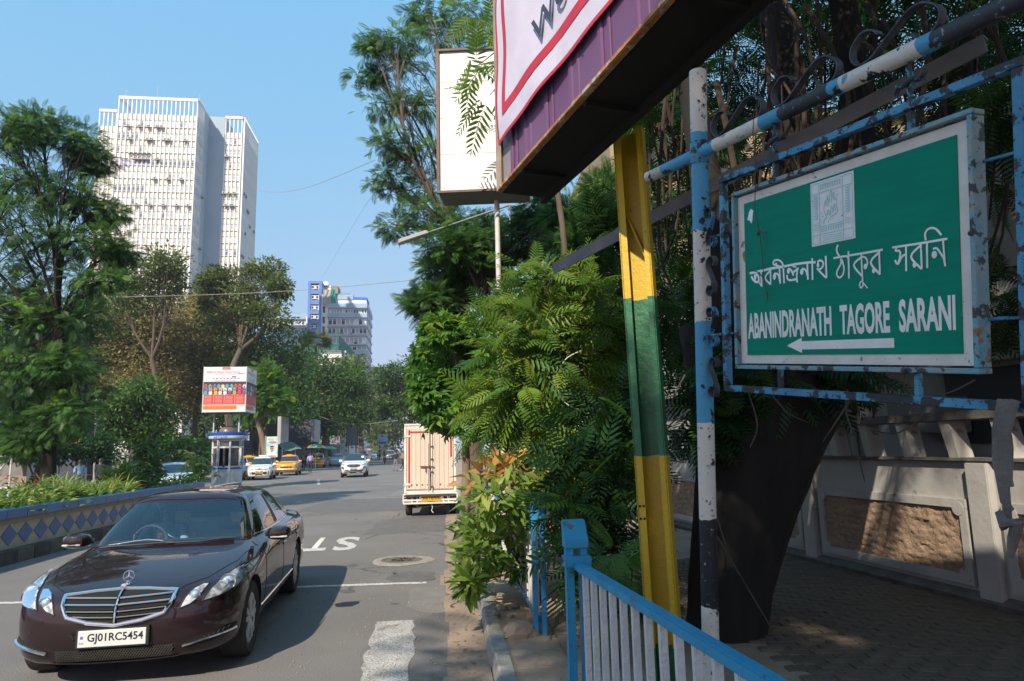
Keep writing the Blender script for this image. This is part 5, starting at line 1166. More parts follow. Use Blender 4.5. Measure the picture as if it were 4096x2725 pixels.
# white SUV in mid street
SP_ = dict(xf=2.05, xr=-2.15, W=.89, znose=.94, zcowl=1.07, zbelt=1.1, zroof=1.64, ztail=1.08, ws0=1.0, ws1=.3, rw1=-1.75, rw0=-2.02, wbelt=.79, wroof=.62, fx=1.28, rx=-1.3, wr=.335, arch=.385, nose=.75, tail=.4, zsill=.26, zplate=.62, pillars=(.03, .36, .40, .68, .72, .92), pillar_m=blk, lamp_m=mat('dark_lamp', (.12, .13, .14), (.4, .42, .44), scale=20, rough=.15))
def suv_extra(t, bvh, P):
    for s in (1, -1):
        patch(bvh, [(s*.62, .56), (s*.8, .6), (s*.8, .74), (s*.7, .74), (s*.64, .66)], 'x+', .008)[0].obj('fog_light_duct', blk, t, smooth=True)
        l_, n_ = hit(bvh, (5, s*.72, .63), (-1, 0, 0)); MB().lathe([(.045, 0), (.03, .02), (.0001, .024)], 12, l_, Matrix.Rotation(rad(90), 3, 'Y')).obj('fog_light', silver, t)
    MB().tube(surf_path(bvh, [(-.55, .4), (-.3, .43), (.3, .43), (.55, .4)], 'x+', .02, 6), .02, 6).obj('skid_trim', silver, t)
    patch(bvh, [(.18, .46), (.18, .62), (.34, .62), (.34, .46)], 'z', .01)
    MB().box((1.18*.55, .55, 1.38), (.01, .16, .16), Matrix.Rotation(rad(-35), 3, 'Y')).obj('windscreen_sticker', white_p, t)
s0 = (gnd(1345, 1915)+gnd(1450, 1908))/2; hd = head_of(.17, -.985)
simple_car('suv', 'white SUV with black roof driving up the middle of the street', SP_, (s0.x-.1, s0.y+2.0), hd, white_p, grille=([(-.5, .86), (-.3, .9), (.3, .9), (.5, .86), (.4, .74), (.2, .69), (-.2, .69), (-.4, .74)], (.85, .8, .75), .42), lamps=[(.5, .84), (.62, .83), (.82, .88), (.84, .97), (.66, .92)], plate_txt='WB 02 A 9084', lower=[(-.62, .56), (.62, .56), (.75, .42), (.6, .32), (-.6, .32), (-.75, .42)], extra=suv_extra, roof_m=far_glass, rimm=alloy, sub=2)
# white hatchback cab with blue stripe
HP_ = dict(xf=1.8, xr=-1.85, W=.82, znose=.86, zcowl=.98, zbelt=1.0, zroof=1.56, ztail=1.0, ws0=.95, ws1=.2, rw1=-1.5, rw0=-1.74, wbelt=.74, wroof=.58, fx=1.17, rx=-1.18, wr=.29, arch=.33, nose=.65, tail=.35, zsill=.22, zplate=.5, ww=.18, pillars=(.03, .40, .45, .75, .80, .93))
strp = mat('stripe_blue', (.03, .12, .4), rough=.4)
def stripe_extra(t, bvh, P):
    for s in (1, -1):
        ax = 'y+' if s == 1 else 'y-'; zb = P['zbelt']
        po = patch(bvh, [(1.5, zb-.28), (1.0, zb-.15), (.2, zb-.08), (-.8, zb-.06), (-1.6, zb-.05), (-1.6, zb-.14), (-.8, zb-.16), (.2, zb-.18), (1.0, zb-.25), (1.5, zb-.33)], ax, .005, rings=3, sub=6)[0]; po.obj('side_stripe', strp, t, smooth=True)
def cab_extra(t, bvh, P):
    stripe_extra(t, bvh, P); MB().box((-.15, 0, P['zroof']+.05), (.16, .5, .1)).obj('roof_sign', white_p, t, bev=.02)
    l_, n_ = hit(bvh, (5, 0, .74), (-1, 0, 0)); MB().lathe([(.07, 0), (.06, .015), (.0001, .018)], 14, l_, Matrix.Rotation(rad(90), 3, 'Y')).obj('badge', chrome, t)
h0 = gnd(985, 1925); h1 = gnd(1075, 1916)
hdl = head_of(.13, -.99)
simple_car('white_taxi', 'white hatchback taxi with blue side stripe parked beside the kiosk', HP_, ((h0.x+h1.x)/2-.1, (h0.y+h1.y)/2+1.0), head_of(.24, -.97), white_p, grille=([(-.5, .76), (.5, .76), (.48, .7), (-.48, .7)], (), .4), lamps=[(.5, .72), (.7, .74), (.76, .86), (.66, .9), (.54, .8)], plate_txt='WB 04 G 5124', plate_c=(.6, .33, .01), lower=[(-.74, .62), (.74, .62), (.72, .32), (-.72, .32)], extra=cab_extra, sub=2, group='parked cabs')
# yellow taxis: rounded old saloons
AP = dict(xf=2.1, xr=-2.2, W=.83, znose=.93, zcowl=1.06, zbelt=1.06, zroof=1.6, ztail=.95, ws0=.72, ws1=.32, rw1=-1.15, rw0=-1.55, wbelt=.73, wroof=.58, fx=1.24, rx=-1.22, wr=.33, arch=.37, nose=.62, tail=.8, zsill=.27, zplate=.44, ww=.17, exp=.85, pillars=(.03, .46, .51, .9))
def taxi_extra(t, bvh, P):
    stripe_extra(t, bvh, P); MB().box((-.05, 0, P['zroof']+.02), (.16, .46, .07)).obj('roof_sign', yel_p, t, bev=.02)
    bl_ = mat('bumper_pale', (.6, .58, .52), rough=.3, metal=.4)
    MB().tube([(P['xf']-.3, -.82, .5), (P['xf']-.02, -.62, .5), (P['xf']+.06, 0, .5), (P['xf']-.02, .62, .5), (P['xf']-.3, .82, .5)], .055, 8, flat=.5).obj('bumper', bl_, t, smooth=True)
    for s in (1, -1):
        c = Vector((P['xf']-.3, s*.62, .87)); MB().tube([c+Vector((-.5, 0, -.04)), c+Vector((-.2, 0, 0)), c+Vector((0, 0, 0)), c+Vector((.08, 0, 0))], [.12, .17, .15, .12], 14).obj('fender_top', yel_p, t, smooth=True)
        MB().lathe([(.1, 0), (.09, .03), (.0001, .045)], 14, c+Vector((.08, 0, 0)), Matrix.Rotation(rad(90), 3, 'Y')).obj('headlight', lampin, t, smooth=True)
        MB().lathe([(.035, 0), (.03, .02), (.0001, .03)], 10, (P['xf']-.06, s*.6, .66), Matrix.Rotation(rad(90), 3, 'Y')).obj('indicator', mat('amber', (.7, .2, .01), rough=.3), t, smooth=True)
a0, a1 = gnd(1165, 1900), gnd(1195, 1896)
ax_ = gnd(1165, 1902)
gpo = ([(-.45, .74), (.45, .74), (.4, .6), (-.4, .6)], (.7, .66), .38)
tx = simple_car('yellow_taxi', 'yellow rounded taxi parked behind the white hatchback taxi', AP, (ax_.x-.55, ax_.y+1.1), head_of(.2, -.98), yel_p, grille=gpo, plate_txt='WB 04 E 3106', plate_c=(.6, .33, .01), extra=taxi_extra, sub=2, group='parked cabs')
b0 = gnd(1270, 1873); copy_tree(tx, label='yellow rounded taxi standing under the green umbrellas', loc=(b0.x-.3, b0.y+1.0, 0), rz=head_of(.2, -.98))
copy_tree(tx, label='yellow taxi mostly hidden behind the white hatchback taxi and poster', loc=(-21.0, 54.6, 0), rz=head_of(.2, -.98))
b0 = gnd(1668, 1866); copy_tree(tx, label='yellow taxi facing us behind the parked truck', loc=(b0.x+.4, b0.y+3, 0), rz=head_of(.12, -.99))
# blue car behind the kiosk, pale car beyond the planter, others far off
HP2 = dict(HP_); 
simple_car('blue_car', 'blue hatchback parked between kiosk and white hatchback taxi', HP2, (-19.6, 48.6), head_of(.24, -.97), blue_p, grille=([(-.4, .76), (.4, .76), (.38, .68), (-.38, .68)], (), .4), lamps=[(.5, .72), (.7, .74), (.76, .86), (.6, .86)], plate_txt='WB 02 K 6120')
VP_ = dict(xf=2.0, xr=-2.1, W=.85, znose=.84, zcowl=1.0, zbelt=1.02, zroof=1.5, ztail=.98, ws0=.95, ws1=.25, rw1=-1.2, rw0=-1.7, wbelt=.75, wroof=.57, fx=1.25, rx=-1.25, wr=.3, arch=.34, nose=.7, tail=.5, zsill=.22, zplate=.5, ww=.18)
v0 = at(690, 1920, 30.5)
sv = simple_car('pale_car', 'pale silver saloon seen over the planter shrubs, left of the kiosk', VP_, (v0.x-.3, 31.5), head_of(.55, -.83), mat('pale_blue_paint', (.5, .58, .64), rough=.3, coat=.8), grille=([(-.4, .72), (.4, .72), (.36, .64), (-.36, .64)], (.68,), .36), lamps=[(.45, .66), (.68, .7), (.72, .78), (.5, .76)], plate_txt='WB 06 J 2275')
c0 = gnd(1550, 1846); SP2 = dict(SP_); SP2.update(zroof=1.78, ws1=.5, rw1=-1.9, rw0=-2.08, znose=.98)
s2 = simple_car('silver_suv', 'tall silver SUV coming along the street behind the scooter', SP2, (c0.x, c0.y+2), head_of(.18, -.98), silver_p, grille=([(-.5, .86), (.5, .86), (.4, .7), (-.4, .7)], (.78,), .42), lamps=[(.5, .8), (.68, .8), (.8, .9), (.6, .92)], plate_txt='WB 26 B 7715', lower=[(-.6, .5), (.6, .5), (.5, .36), (-.5, .36)])
c0 = gnd(1493, 1838); copy_tree(sv, label='silver saloon far down the left side of the street', loc=(c0.x, c0.y+2, 0), rz=head_of(.2, -.98))
c0 = gnd(1365, 1866); copy_tree(sv, label='pale car parked beyond the second yellow taxi', loc=(c0.x-1, c0.y+2, 0), rz=head_of(.25, -.97))
c0 = gnd(1335, 1870); copy_tree(sv, label='pale car half hidden behind the white SUV', loc=(c0.x-2, c0.y+9, 0), rz=head_of(.2, -.98))
# ---------------------------------------------------------------- box truck seen from behind
tk = thing('box_truck', 'small cream box truck parked at the kerb, seen from behind', 'truck', (0, 0, 0))
tl, tr_ = gnd(1626, 2064), gnd(1824, 2068); tcx = (-3.1-1.6)/2
tk.location = (-2.36, 19.35, 0); tk.rotation_euler = (0, 0, rad(90+5.2))      # local +x = forward (away), +y = left
tcream = mat('truck_cream', (.6, .48, .38), (.64, .55, .46), scale=2.2, detail=7, rough=.5, bump=.12, bscale=8, wear=[((.42, .3, .2), 9, .71), ((.68, .64, .59), 3.1, .68)], stretch=(1, 1, .35))
twhite = mat('truck_white', (.7, .68, .64), (.6, .57, .52), scale=5, rough=.5, wear=[((.33, .22, .14), 14, .70)])
tred = mat('tape_red', (.48, .03, .025), (.42, .03, .02), scale=6, rough=.35); tdark = mat('truck_dark', (.03, .025, .02), (.07, .05, .04), scale=6, rough=.8); rubber = tyre_m
ZB, ZT, TWd = .66, 2.5, 1.43
MB().box((1.25, 0, (ZB+ZT)/2), (2.4, TWd-.04, ZT-ZB)).obj('cargo_box', tcream, tk)
for k in range(9):
    for s in (1, -1): MB().box((.12+k*.29, s*(TWd/2-.012), (ZB+ZT)/2), (.05, .03, ZT-ZB-.06)).obj('side_rib', tcream, tk)
MB().bar((.02, -TWd/2, ZT+.02), (.02, TWd/2, ZT+.02), .14, .05).obj('roof_lip', twhite, tk)
for s in (1, -1): MB().box((0, s*(TWd/2-.03), (ZB+ZT)/2-.02), (.09, .07, ZT-ZB)).obj('corner_post', twhite, tk, bev=.01)
MB().box((.0, 0, ZT-.06), (.06, TWd-.14, .08)).obj('header', twhite, tk); MB().box((.0, 0, ZB+.01), (.06, TWd-.1, .07)).obj('sill', twhite, tk)
for s in (1, -1):
    d = MB(); y0, y1 = (.012, TWd/2-.075) if s == 1 else (-(TWd/2-.075), -.012)
    dr = link('door', MB().box((-.012, (y0+y1)/2, (ZB+ZT)/2-.02), (.03, y1-y0, ZT-ZB-.17)).mesh(tcream, 'door'), tk)
    n = 5; w = (y1-y0)/n
    for k in range(n): MB().box((-.034, y0+(k+.5)*w, (ZB+ZT)/2-.02), (.016, w-.014, ZT-ZB-.21)).obj('door_panel', tcream, dr, bev=.004)
    for z in (ZB+.22, ZT-.3): MB().box((-.046, s*(TWd/2-.1), z), (.02, .16, .05)).tube([(-.05, s*(TWd/2-.005), z-.05), (-.05, s*(TWd/2-.005), z+.05)], .016, 8).obj('hinge', twhite, dr)
    MB().box((-.0455, (y0+y1)/2+s*(.0), ZT-.19), (.004, (y1-y0)*(.88), .045)).obj('tape', tred, dr)
    MB().box((-.0455, s*(TWd/2-.135), (ZB+ZT)/2+.0 if s == 1 else ZT-.5), (.003, .05, (ZT-ZB-.26) if s == 1 else .78)).obj('tape', tred, dr)
    for k in range(4 if s == 1 else 2): MB().box((-.0455, y0+(k+.45)*w*1.15 if s == 1 else y0+(.9+2*k)*w, ZB+.2), (.003, .045, .042)).obj('tape', tred, dr)
b = MB().tube([(-.07, -.05, ZB-.1), (-.07, -.05, ZT-.05)], .014, 8).tube([(-.07, .06, ZB+.02), (-.07, .06, ZT-.5)], .008, 6); b.obj('lock_bar', twhite, tk)
b = MB()
for z in (.8, 1.2, 1.55, 1.9, 2.3): b.box((-.06, -.05, z), (.05, .06, .05))
b.obj('lock_guide', tdark, tk)
MB().bar((-.085, .28, 1.36), (-.085, -.1, 1.35), .02, .035).bar((-.09, .12, 1.36), (-.09, .12, 1.2), .015, .02).obj('latch', mat('latch_rust', (.12, .07, .04), rough=.7), tk)
MB().tube([(-.085, .02, 1.4), (-.09, -.02, 1.1), (-.08, -.03, .85), (-.085, -.01, .7)], .008, 5).obj('chain', tdark, tk)
# rear bumper guard
for z in (.665, .5): MB().bar((-.1, -.74, z-.05), (-.1, .74, z-.05), .05, .045).obj('bumper_rail', twhite, tk, bev=.006)
MB().bar((-.1, -.74, .37), (-.1, .74, .37), .06, .05).obj('bumper_rail', twhite, tk, bev=.006)
for y in (-.74, -.5, -.36, -.08, .36, .5, .74): MB().box((-.1, y, .5), (.04, .035, .22)).obj('bumper_upright', twhite, tk)
for s in (1, -1):
    for k in range(4): MB().box((-.105, s*.64, .43+k*.055), (.03, .24, .016)).obj('lamp_guard', twhite, tk)
    MB().box((-.06, s*.64, .51), (.03, .22, .2)).obj('tail_light', tdark, tk); MB().box((-.08, s*.43, .51), (.03, .06, .12)).obj('reflector', mat('reflector', (.25, .02, .01), rough=.3), tk)
    MB().bar((-.05, s*.74, .45), (.5, s*.7, .5), .04, .04).obj('bumper_arm', twhite, tk)
plate(tk, 'WB 19J7876', (-.14, -.02, .49), rad(-90), .54, .15, bgc=(.62, .34, .012))
tm_, rm_ = wheel_mesh(.29, .17, 8, steel_hub, False)
for x in (.55, 2.95):
    for s in (1, -1): w_ = link('wheel', tm_, tk, (x, s*.62, .29), (0, 0, 0 if s == 1 else math.pi)); link('rim', rm_, w_)
MB().tube([(.55, -.6, .29), (.55, .6, .29)], .05, 10).lathe([(.05, -.12), (.13, -.06), (.13, .06), (.05, .12)], 12, (.55, 0, .29), Matrix.Rotation(rad(90), 3, 'X')).obj('axle', tdark, tk, smooth=True)
for s in (1, -1): MB().bar((-.02, s*.38, .5), (3.6, s*.38, .5), .06, .12).bar((.1, s*.5, .36), (1.0, s*.5, .36), .05, .04).obj('chassis_rail', tdark, tk)
MB().tube([(-.02, .45, .34), (.0, .3, .27), (.0, -.25, .27), (-.02, -.4, .33)], .014, 6).obj('tow_bar', mat('tow_rust', (.3, .2, .13), rough=.8), tk)
MB().tube([(-.05, -.02, .36), (-.05, -.06, .25), (-.05, -.03, .16), (-.06, -.08, .1)], .012, 6).obj('strap', twhite, tk)
MB().box((1.6, 0, .58), (3.6, 1.35, .06)).obj('deck', tdark, tk)
b = MB().prism([(2.5, .45), (2.5, 1.85), (3.1, 1.9), (3.45, 1.25), (3.75, 1.05), (3.78, .42)], 1.42, None, (0, -.71, 0)); cabn = b.obj('cab', twhite, tk, bev=.05)
for s in (1, -1): MB().prism([(2.6, 1.2), (2.6, 1.75), (3.0, 1.78), (3.3, 1.25)], .01, None, (0, s*.712-.005, 0)).obj('cab_window', far_glass, cabn)
# ---------------------------------------------------------------- scooters
def scooter(label, loc, hd, group):
    t = thing('motor_scooter', label, 'scooter', loc, hd, group)
    body = mat('scooter_body', (.08, .085, .09), (.14, .14, .15), scale=6, rough=.35, coat=.4)
    tw_, rw_ = wheel_mesh(.23, .1, 5, alloy, False)
    for x in (.62, -.6): w = link('wheel', tw_, t, (x, 0, .23)); link('rim', rw_, w)
    MB().prism([(.1, .3), (.42, .3), (.62, .9), (.5, .95), (.35, .42), (.1, .4)], .36, None, (0, -.18, 0)).obj('leg_shield', body, t, bev=.03)
    MB().prism([(.1, .3), (-.1, .7), (-.75, .78), (-.8, .6), (-.5, .35)], .3, None, (0, -.15, 0)).obj('tail_body', body, t, bev=.04)
    MB().prism([(.02, .7), (0, .78), (-.5, .8), (-.72, .84), (-.72, .76)], .28, None, (0, -.14, 0)).obj('seat', blk, t, bev=.02)
    MB().tube([(.62, 0, .25), (.5, 0, .95)], .03, 8).obj('fork', steel_hub, t); MB().tube([(.44, -.35, 1.02), (.5, 0, 1.0), (.44, .35, 1.02)], .016, 6).obj('handlebar', blk, t)
    MB().lathe([(.09, 0), (.08, .05), (.0001, .07)], 12, (.58, 0, .92), Matrix.Rotation(rad(80), 3, 'Y')).obj('headlight', lampin, t, smooth=True)
    MB().prism([(.72, .4), (.78, .46), (.5, .5), (.45, .44)], .12, None, (0, -.06, 0)).obj('mudguard', body, t, bev=.01)
    return t
q = gnd(1535, 1857); SC1 = (q.x, q.y+.6, 0); sc1 = scooter('dark motor scooter ridden towards us in front of the silver SUV', SC1, head_of(.18, -.98), 'motor scooters on the street')
q = gnd(1455, 1860); SC2 = (q.x, q.y+1, 0); copy_tree(sc1, label='dark motor scooter ridden away behind the white SUV', loc=SC2, rz=head_of(-.18, .98))

# ================================================================ PEOPLE
BASE_J = dict(pelvis=(0, 0, .95), belly=(.01, 0, 1.08), chest=(.015, 0, 1.28), neck=(0, 0, 1.46), skull=(.02, 0, 1.56), crown=(.015, 0, 1.66),
              shL=(0, .185, 1.41), elL=(-.02, .235, 1.13), wrL=(.04, .25, .89), haL=(.055, .25, .81), shR=(0, -.185, 1.41), elR=(-.02, -.235, 1.13), wrR=(.04, -.25, .89), haR=(.055, -.25, .81),
              hiL=(0, .095, .9), knL=(.02, .105, .5), anL=(-.02, .11, .09), toL=(.14, .12, .04), hiR=(0, -.095, .9), knR=(.02, -.105, .5), anR=(-.02, -.11, .09), toR=(.14, -.12, .04))
EDG = [('pelvis', 'belly'), ('belly', 'chest'), ('chest', 'neck'), ('neck', 'skull'), ('skull', 'crown')]+[e for s in 'LR' for e in (('chest', 'sh'+s), ('sh'+s, 'el'+s), ('el'+s, 'wr'+s), ('wr'+s, 'ha'+s), ('pelvis', 'hi'+s), ('hi'+s, 'kn'+s), ('kn'+s, 'an'+s), ('an'+s, 'to'+s))]
RADI = dict(pelvis=(.155, .115), belly=(.145, .11), chest=(.165, .12), neck=(.058, .06), skull=(.078, .092), crown=(.06, .075), sh=.068, el=.046, wr=.031, ha=.036, hi=.088, kn=.062, an=.045, to=.04)
skin_m = mat('skin_brown', (.23, .125, .08), (.19, .1, .065), scale=9, rough=.55); hair_m = mat('hair_black', (.008, .007, .006), rough=.5); shoe_m = mat('shoe_dark', (.02, .017, .015), rough=.5)
def person(label, loc, hd, shirt, pants, pose=None, shoes=None, sleeves='short', group=None, scale=1.0, hairm=None, cap=None):
    J = {k: Vector(v) for k, v in BASE_J.items()}
    for k, v in (pose or {}).items(): J[k] = Vector(v)
    names = list(J); me = bpy.data.meshes.new('p'); me.from_pydata([tuple(J[k]) for k in names], [(names.index(a), names.index(b_)) for a, b_ in EDG], [])
    o = bpy.data.objects.new('p', me); COL.objects.link(o); o.modifiers.new('k', 'SKIN'); o.modifiers['k'].use_smooth_shade = True; o.modifiers.new('s', 'SUBSURF').levels = 1
    sv_ = me.skin_vertices[0].data
    for i, k in enumerate(names):
        r = RADI.get(k) or RADI[k[:2]]; sv_[i].radius = r if hasattr(r, '__len__') else (r, r); sv_[i].use_root = k == 'pelvis'
    dg = bpy.context.evaluated_depsgraph_get(); ev = bpy.data.meshes.new_from_object(o.evaluated_get(dg)); bpy.data.objects.remove(o)
    b = MB(); ev_f = [tuple(p.vertices) for p in ev.polygons]; cen = [p.center.copy() for p in ev.polygons]
    b.v = [tuple(v.co) for v in ev.vertices]; b.f = ev_f
    segs = [(a, c, J[a], J[c]) for a, c in EDG]
    def kind(p):
        best = None
        for a, c, A, C_ in segs:
            t = max(0, min(1, (p-A).dot(C_-A)/max((C_-A).length_squared, 1e-9))); d = (p-A.lerp(C_, t)).length
            if best is None or d < best[0]: best = (d, a, c, t)
        _, a, c, t = best; k = c[:2]
        if c in ('skull', 'crown'): return 0
        if k == 'el': return 1 if sleeves != 'none' else 0
        if k == 'wr': return 1 if sleeves == 'long' or (sleeves == 'short' and t < .12) else 0
        if k == 'ha': return 0
        if k in ('hi', 'kn', 'an'): return 2 if not (k == 'an' and t > .93) else 3
        if k == 'to': return 3
        if a == 'pelvis' and t < .25: return 2
        return 0 if (a == 'chest' and c == 'neck' and t > .82) else 1
    b.m = [kind(p) for p in cen]
    for s in 'LR':                                  # five fingers per hand
        h, w = J['ha'+s], J['wr'+s]; d = (h-w).normalized(); side = Vector((1, 0, 0)) if abs(d.x) < .7 else Vector((0, 0, 1)); side = (side-d*side.dot(d)).normalized(); nrm = d.cross(side)
        for q in range(4):
            st = h+side*(-.024+.016*q)+d*.015; L = (.055, .068, .072, .06)[q]; b.tube([st, st+d*L*.5+nrm*.006, st+d*L*.85+nrm*.022], [.0095, .0085, .007], 6, 0)
        st = h-d*.025+side*.03; b.tube([st, st+side*.022+d*.025, st+side*.026+d*.052], [.011, .0095, .008], 6, 0)
    fw = Vector((1, 0, 0)); hc = (J['skull']+J['crown'])/2; up = (J['crown']-J['neck']).normalized(); lf = up.cross(fw).normalized(); fw = lf.cross(up)
    b.tube([hc+fw*.078+up*.005, hc+fw*.105-up*.03, hc+fw*.085-up*.04], [.008, .014, .01], 6, 0)
    for s in (1, -1):
        b.lathe([(.012, 0), (.009, .006), (.0001, .008)], 8, hc+fw*.085+lf*.03*s, fw.to_track_quat('Z', 'Y').to_matrix(), 4); b.tube([hc+lf*.085*s+up*.02, hc+lf*.094*s-fw*.01, hc+lf*.085*s-up*.035], [.01, .018, .009], 6, 0)
    b.tube([hc+fw*.092-up*.065+lf*.025, hc+fw*.098-up*.066, hc+fw*.092-up*.065-lf*.025], [.005, .007, .005], 5, 4)
    ob = b.obj('person', [skin_m, shirt, pants, shoes or shoe_m, mat('eye_dark', (.02, .012, .01), rough=.4)], None, smooth=60, label=label, cat='person', group=group)
    hm = MB(); V = []; n = 14; rows = 6
    for k in range(rows):
        ph = k/(rows-1)*rad(100)
        for j in range(n):
            th = 2*math.pi*j/n; rr = math.sin(ph); back = max(0, -math.cos(th)); ext = 1.0+(.06 if k == rows-1 else 0)
            p = hc-fw*.012+up*(.03+.102*math.cos(ph)-(.045*back if k == rows-1 else 0))+fw*(.1*rr*math.cos(th)*ext*(.86 if math.cos(th) > 0 and k > 3 else 1))+lf*(.088*rr*math.sin(th)*ext)
            V.append(p)
    F = [(k*n+j, k*n+(j+1) % n, (k+1)*n+(j+1) % n, (k+1)*n+j) for k in range(rows-1) for j in range(n)]
    hm.add(V, F).obj('hair', hairm or hair_m, ob, smooth=True)
    if cap: MB().lathe([(.115, -.02), (.12, .03), (.1, .09), (.06, .125), (.0001, .135)], 16, hc+up*.01, up.to_track_quat('Z', 'Y').to_matrix()).obj('helmet', cap, ob, smooth=True)
    ob.location = loc; ob.rotation_euler = (0, 0, hd); ob.scale = (scale,)*3
    return ob
def cl(name, c, c2=None): return mat(name, c, c2 or tuple(x*.8 for x in c), scale=6, rough=.85, bump=.2, bscale=20)
walk = dict(knL=(.16, .1, .53), anL=(.12, .11, .1), toL=(.28, .12, .07), knR=(-.02, -.1, .5), anR=(-.24, -.11, .13), toR=(-.1, -.12, .05), elL=(-.1, .24, 1.14), wrL=(-.02, .25, .92), haL=(.01, .25, .85), elR=(.06, -.24, 1.14), wrR=(.2, -.24, .98), haR=(.25, -.24, .92))
stand2 = dict(knL=(.04, .13, .5), anL=(0, .16, .09), toL=(.16, .18, .04), elL=(-.05, .26, 1.15), wrL=(.1, .2, 1.0), haL=(.16, .16, .98))
away = rad(97)
q = gnd(1240, 1892); person('man in lilac shirt and navy trousers walking away beside the taxis', (q.x, q.y, 0), away, cl('lilac_shirt', (.4, .33, .62)), cl('navy_trousers', (.02, .028, .07)), walk, sleeves='long')
q = gnd(1214, 1885); bp_ = person('person in black with a grey backpack walking by the taxis', (q.x, q.y, 0), away, cl('black_shirt', (.02, .02, .022)), cl('black_trousers', (.016, .016, .018)), walk)
bk = thing('backpack', 'grey backpack worn by the person walking by the taxis', 'backpack', (q.x, q.y, 0), away)
MB().box((-.2, 0, 1.22), (.16, .3, .42)).obj('bag', cl('grey_bag', (.22, .21, .22)), bk, bev=.05); MB().box((-.29, 0, 1.14), (.05, .22, .2)).obj('pocket', cl('grey_bag2', (.17, .165, .17)), bk, bev=.02)
for s in (1, -1): MB().tube([(-.12, s*.1, 1.42), (.02, s*.12, 1.47), (.13, s*.12, 1.3), (.05, s*.15, 1.1), (-.12, s*.12, 1.05)], .014, 6).obj('strap', cl('grey_bag2', (.1, .1, .1)), bk)
q = gnd(1583, 1887); person('man in black shirt and grey trousers standing left of the truck', (q.x, q.y, 0), away, cl('black_shirt2', (.018, .018, .02)), cl('grey_trousers', (.2, .2, .24)), stand2)
q = gnd(1610, 1884); person('man in tan shirt with white shoes between the truck and taxi', (q.x, q.y, 0), rad(20), cl('tan_shirt', (.33, .22, .14)), cl('dark_trousers', (.03, .035, .04)), walk, shoes=cl('white_shoes', (.7, .7, .7)))
q = gnd(1634, 1880); person('dark clothed man half hidden by the truck corner', (q.x+.2, q.y+1, 0), rad(200), cl('charcoal', (.04, .04, .04)), cl('dark_trousers', (.03, .035, .04)), stand2)
p_ = at(318, 1880, 33.0); person('man in light blue shirt seen over the planter, left of centre', (p_.x, p_.y, 0), rad(150), cl('sky_shirt', (.28, .45, .6)), cl('grey_trousers', (.2, .2, .24)), stand2, group=None, scale=.98)
p_ = at(400, 1880, 34.0); person('person in dark navy shirt standing beyond the spiky planter plants', (p_.x, p_.y, 0), rad(90), cl('navy_shirt', (.015, .02, .05)), cl('dark_trousers', (.03, .035, .04)), None)
for i, (px_, py_, col, lb) in enumerate(((1228, 1868, (.3, .08, .1), 'vendor in maroon under the red and green umbrella'), (1440, 1846, (.1, .1, .35), 'person in blue among the far umbrellas'), (1458, 1845, (.35, .08, .1), 'person in red among the far umbrellas'), (1512, 1842, (.35, .5, .1), 'person in lime green by the silver saloon'), (1520, 1843, (.06, .06, .08), 'dark clothed person by the silver saloon'), (1012, 1888, (.12, .07, .05), 'person in brown sitting area behind the blue hatchback'))):
    q = gnd(px_, py_); person(lb, (q.x, q.y, 0), rad(200+40*i), cl('shirt_far_%d' % i, col), cl('dark_trousers', (.03, .035, .04)), stand2 if i % 2 else walk)
ride = dict(pelvis=(-.2, 0, .86), belly=(-.18, 0, 1.0), chest=(-.14, 0, 1.2), neck=(-.1, 0, 1.38), skull=(-.07, 0, 1.48), crown=(-.08, 0, 1.58), shL=(-.12, .185, 1.33), shR=(-.12, -.185, 1.33), elL=(.1, .27, 1.12), elR=(.1, -.27, 1.12), wrL=(.34, .3, 1.06), wrR=(.34, -.3, 1.06), haL=(.42, .3, 1.04), haR=(.42, -.3, 1.04), hiL=(-.17, .1, .84), hiR=(-.17, -.1, .84), knL=(.22, .17, .76), knR=(.22, -.17, .76), anL=(.2, .15, .4), anR=(.2, -.15, .4), toL=(.35, .15, .36), toR=(.35, -.15, .36))
hel = mat('helmet_black', (.015, .015, .017), rough=.2, coat=.6)
person('rider with dark helmet on the scooter coming towards us', SC1, head_of(.18, -.98), cl('rider_grey', (.1, .1, .1)), cl('dark_trousers', (.03, .035, .04)), ride, sleeves='long', cap=hel)
person('rider in red and blue on the scooter behind the white SUV', SC2, head_of(-.18, .98), cl('rider_blue', (.12, .1, .35)), cl('khaki', (.35, .27, .2)), ride, cap=mat('helmet_red', (.3, .03, .04), rough=.3))
sit = dict(pelvis=(-.16, 0, .62), belly=(-.19, 0, .75), chest=(-.25, 0, .95), neck=(-.29, 0, 1.12), skull=(-.27, 0, 1.22), crown=(-.28, 0, 1.31), shL=(-.26, .185, 1.06), shR=(-.26, -.185, 1.06), elL=(-.02, .25, .88), elR=(-.02, -.25, .88), wrL=(.2, .15, .97), wrR=(.19, -.19, .97), haL=(.27, .12, 1.0), haR=(.27, -.16, 1.0), hiL=(-.12, .1, .6), hiR=(-.12, -.1, .6), knL=(.3, .12, .7), knR=(.3, -.12, .7), anL=(.55, .12, .33), anR=(.55, -.12, .33), toL=(.68, .12, .38), toR=(.68, -.12, .38))
dl = Matrix.Rotation(math.atan2(mc_fw.y, mc_fw.x), 3, 'Z') @ Vector((.06, -.37, -.03))
person('driver in light blue shirt and dark vest inside the maroon saloon', (ctr.x+dl.x, ctr.y+dl.y, dl.z), math.atan2(mc_fw.y, mc_fw.x), cl('driver_shirt', (.3, .4, .55)), cl('dark_trousers', (.03, .035, .04)), sit)

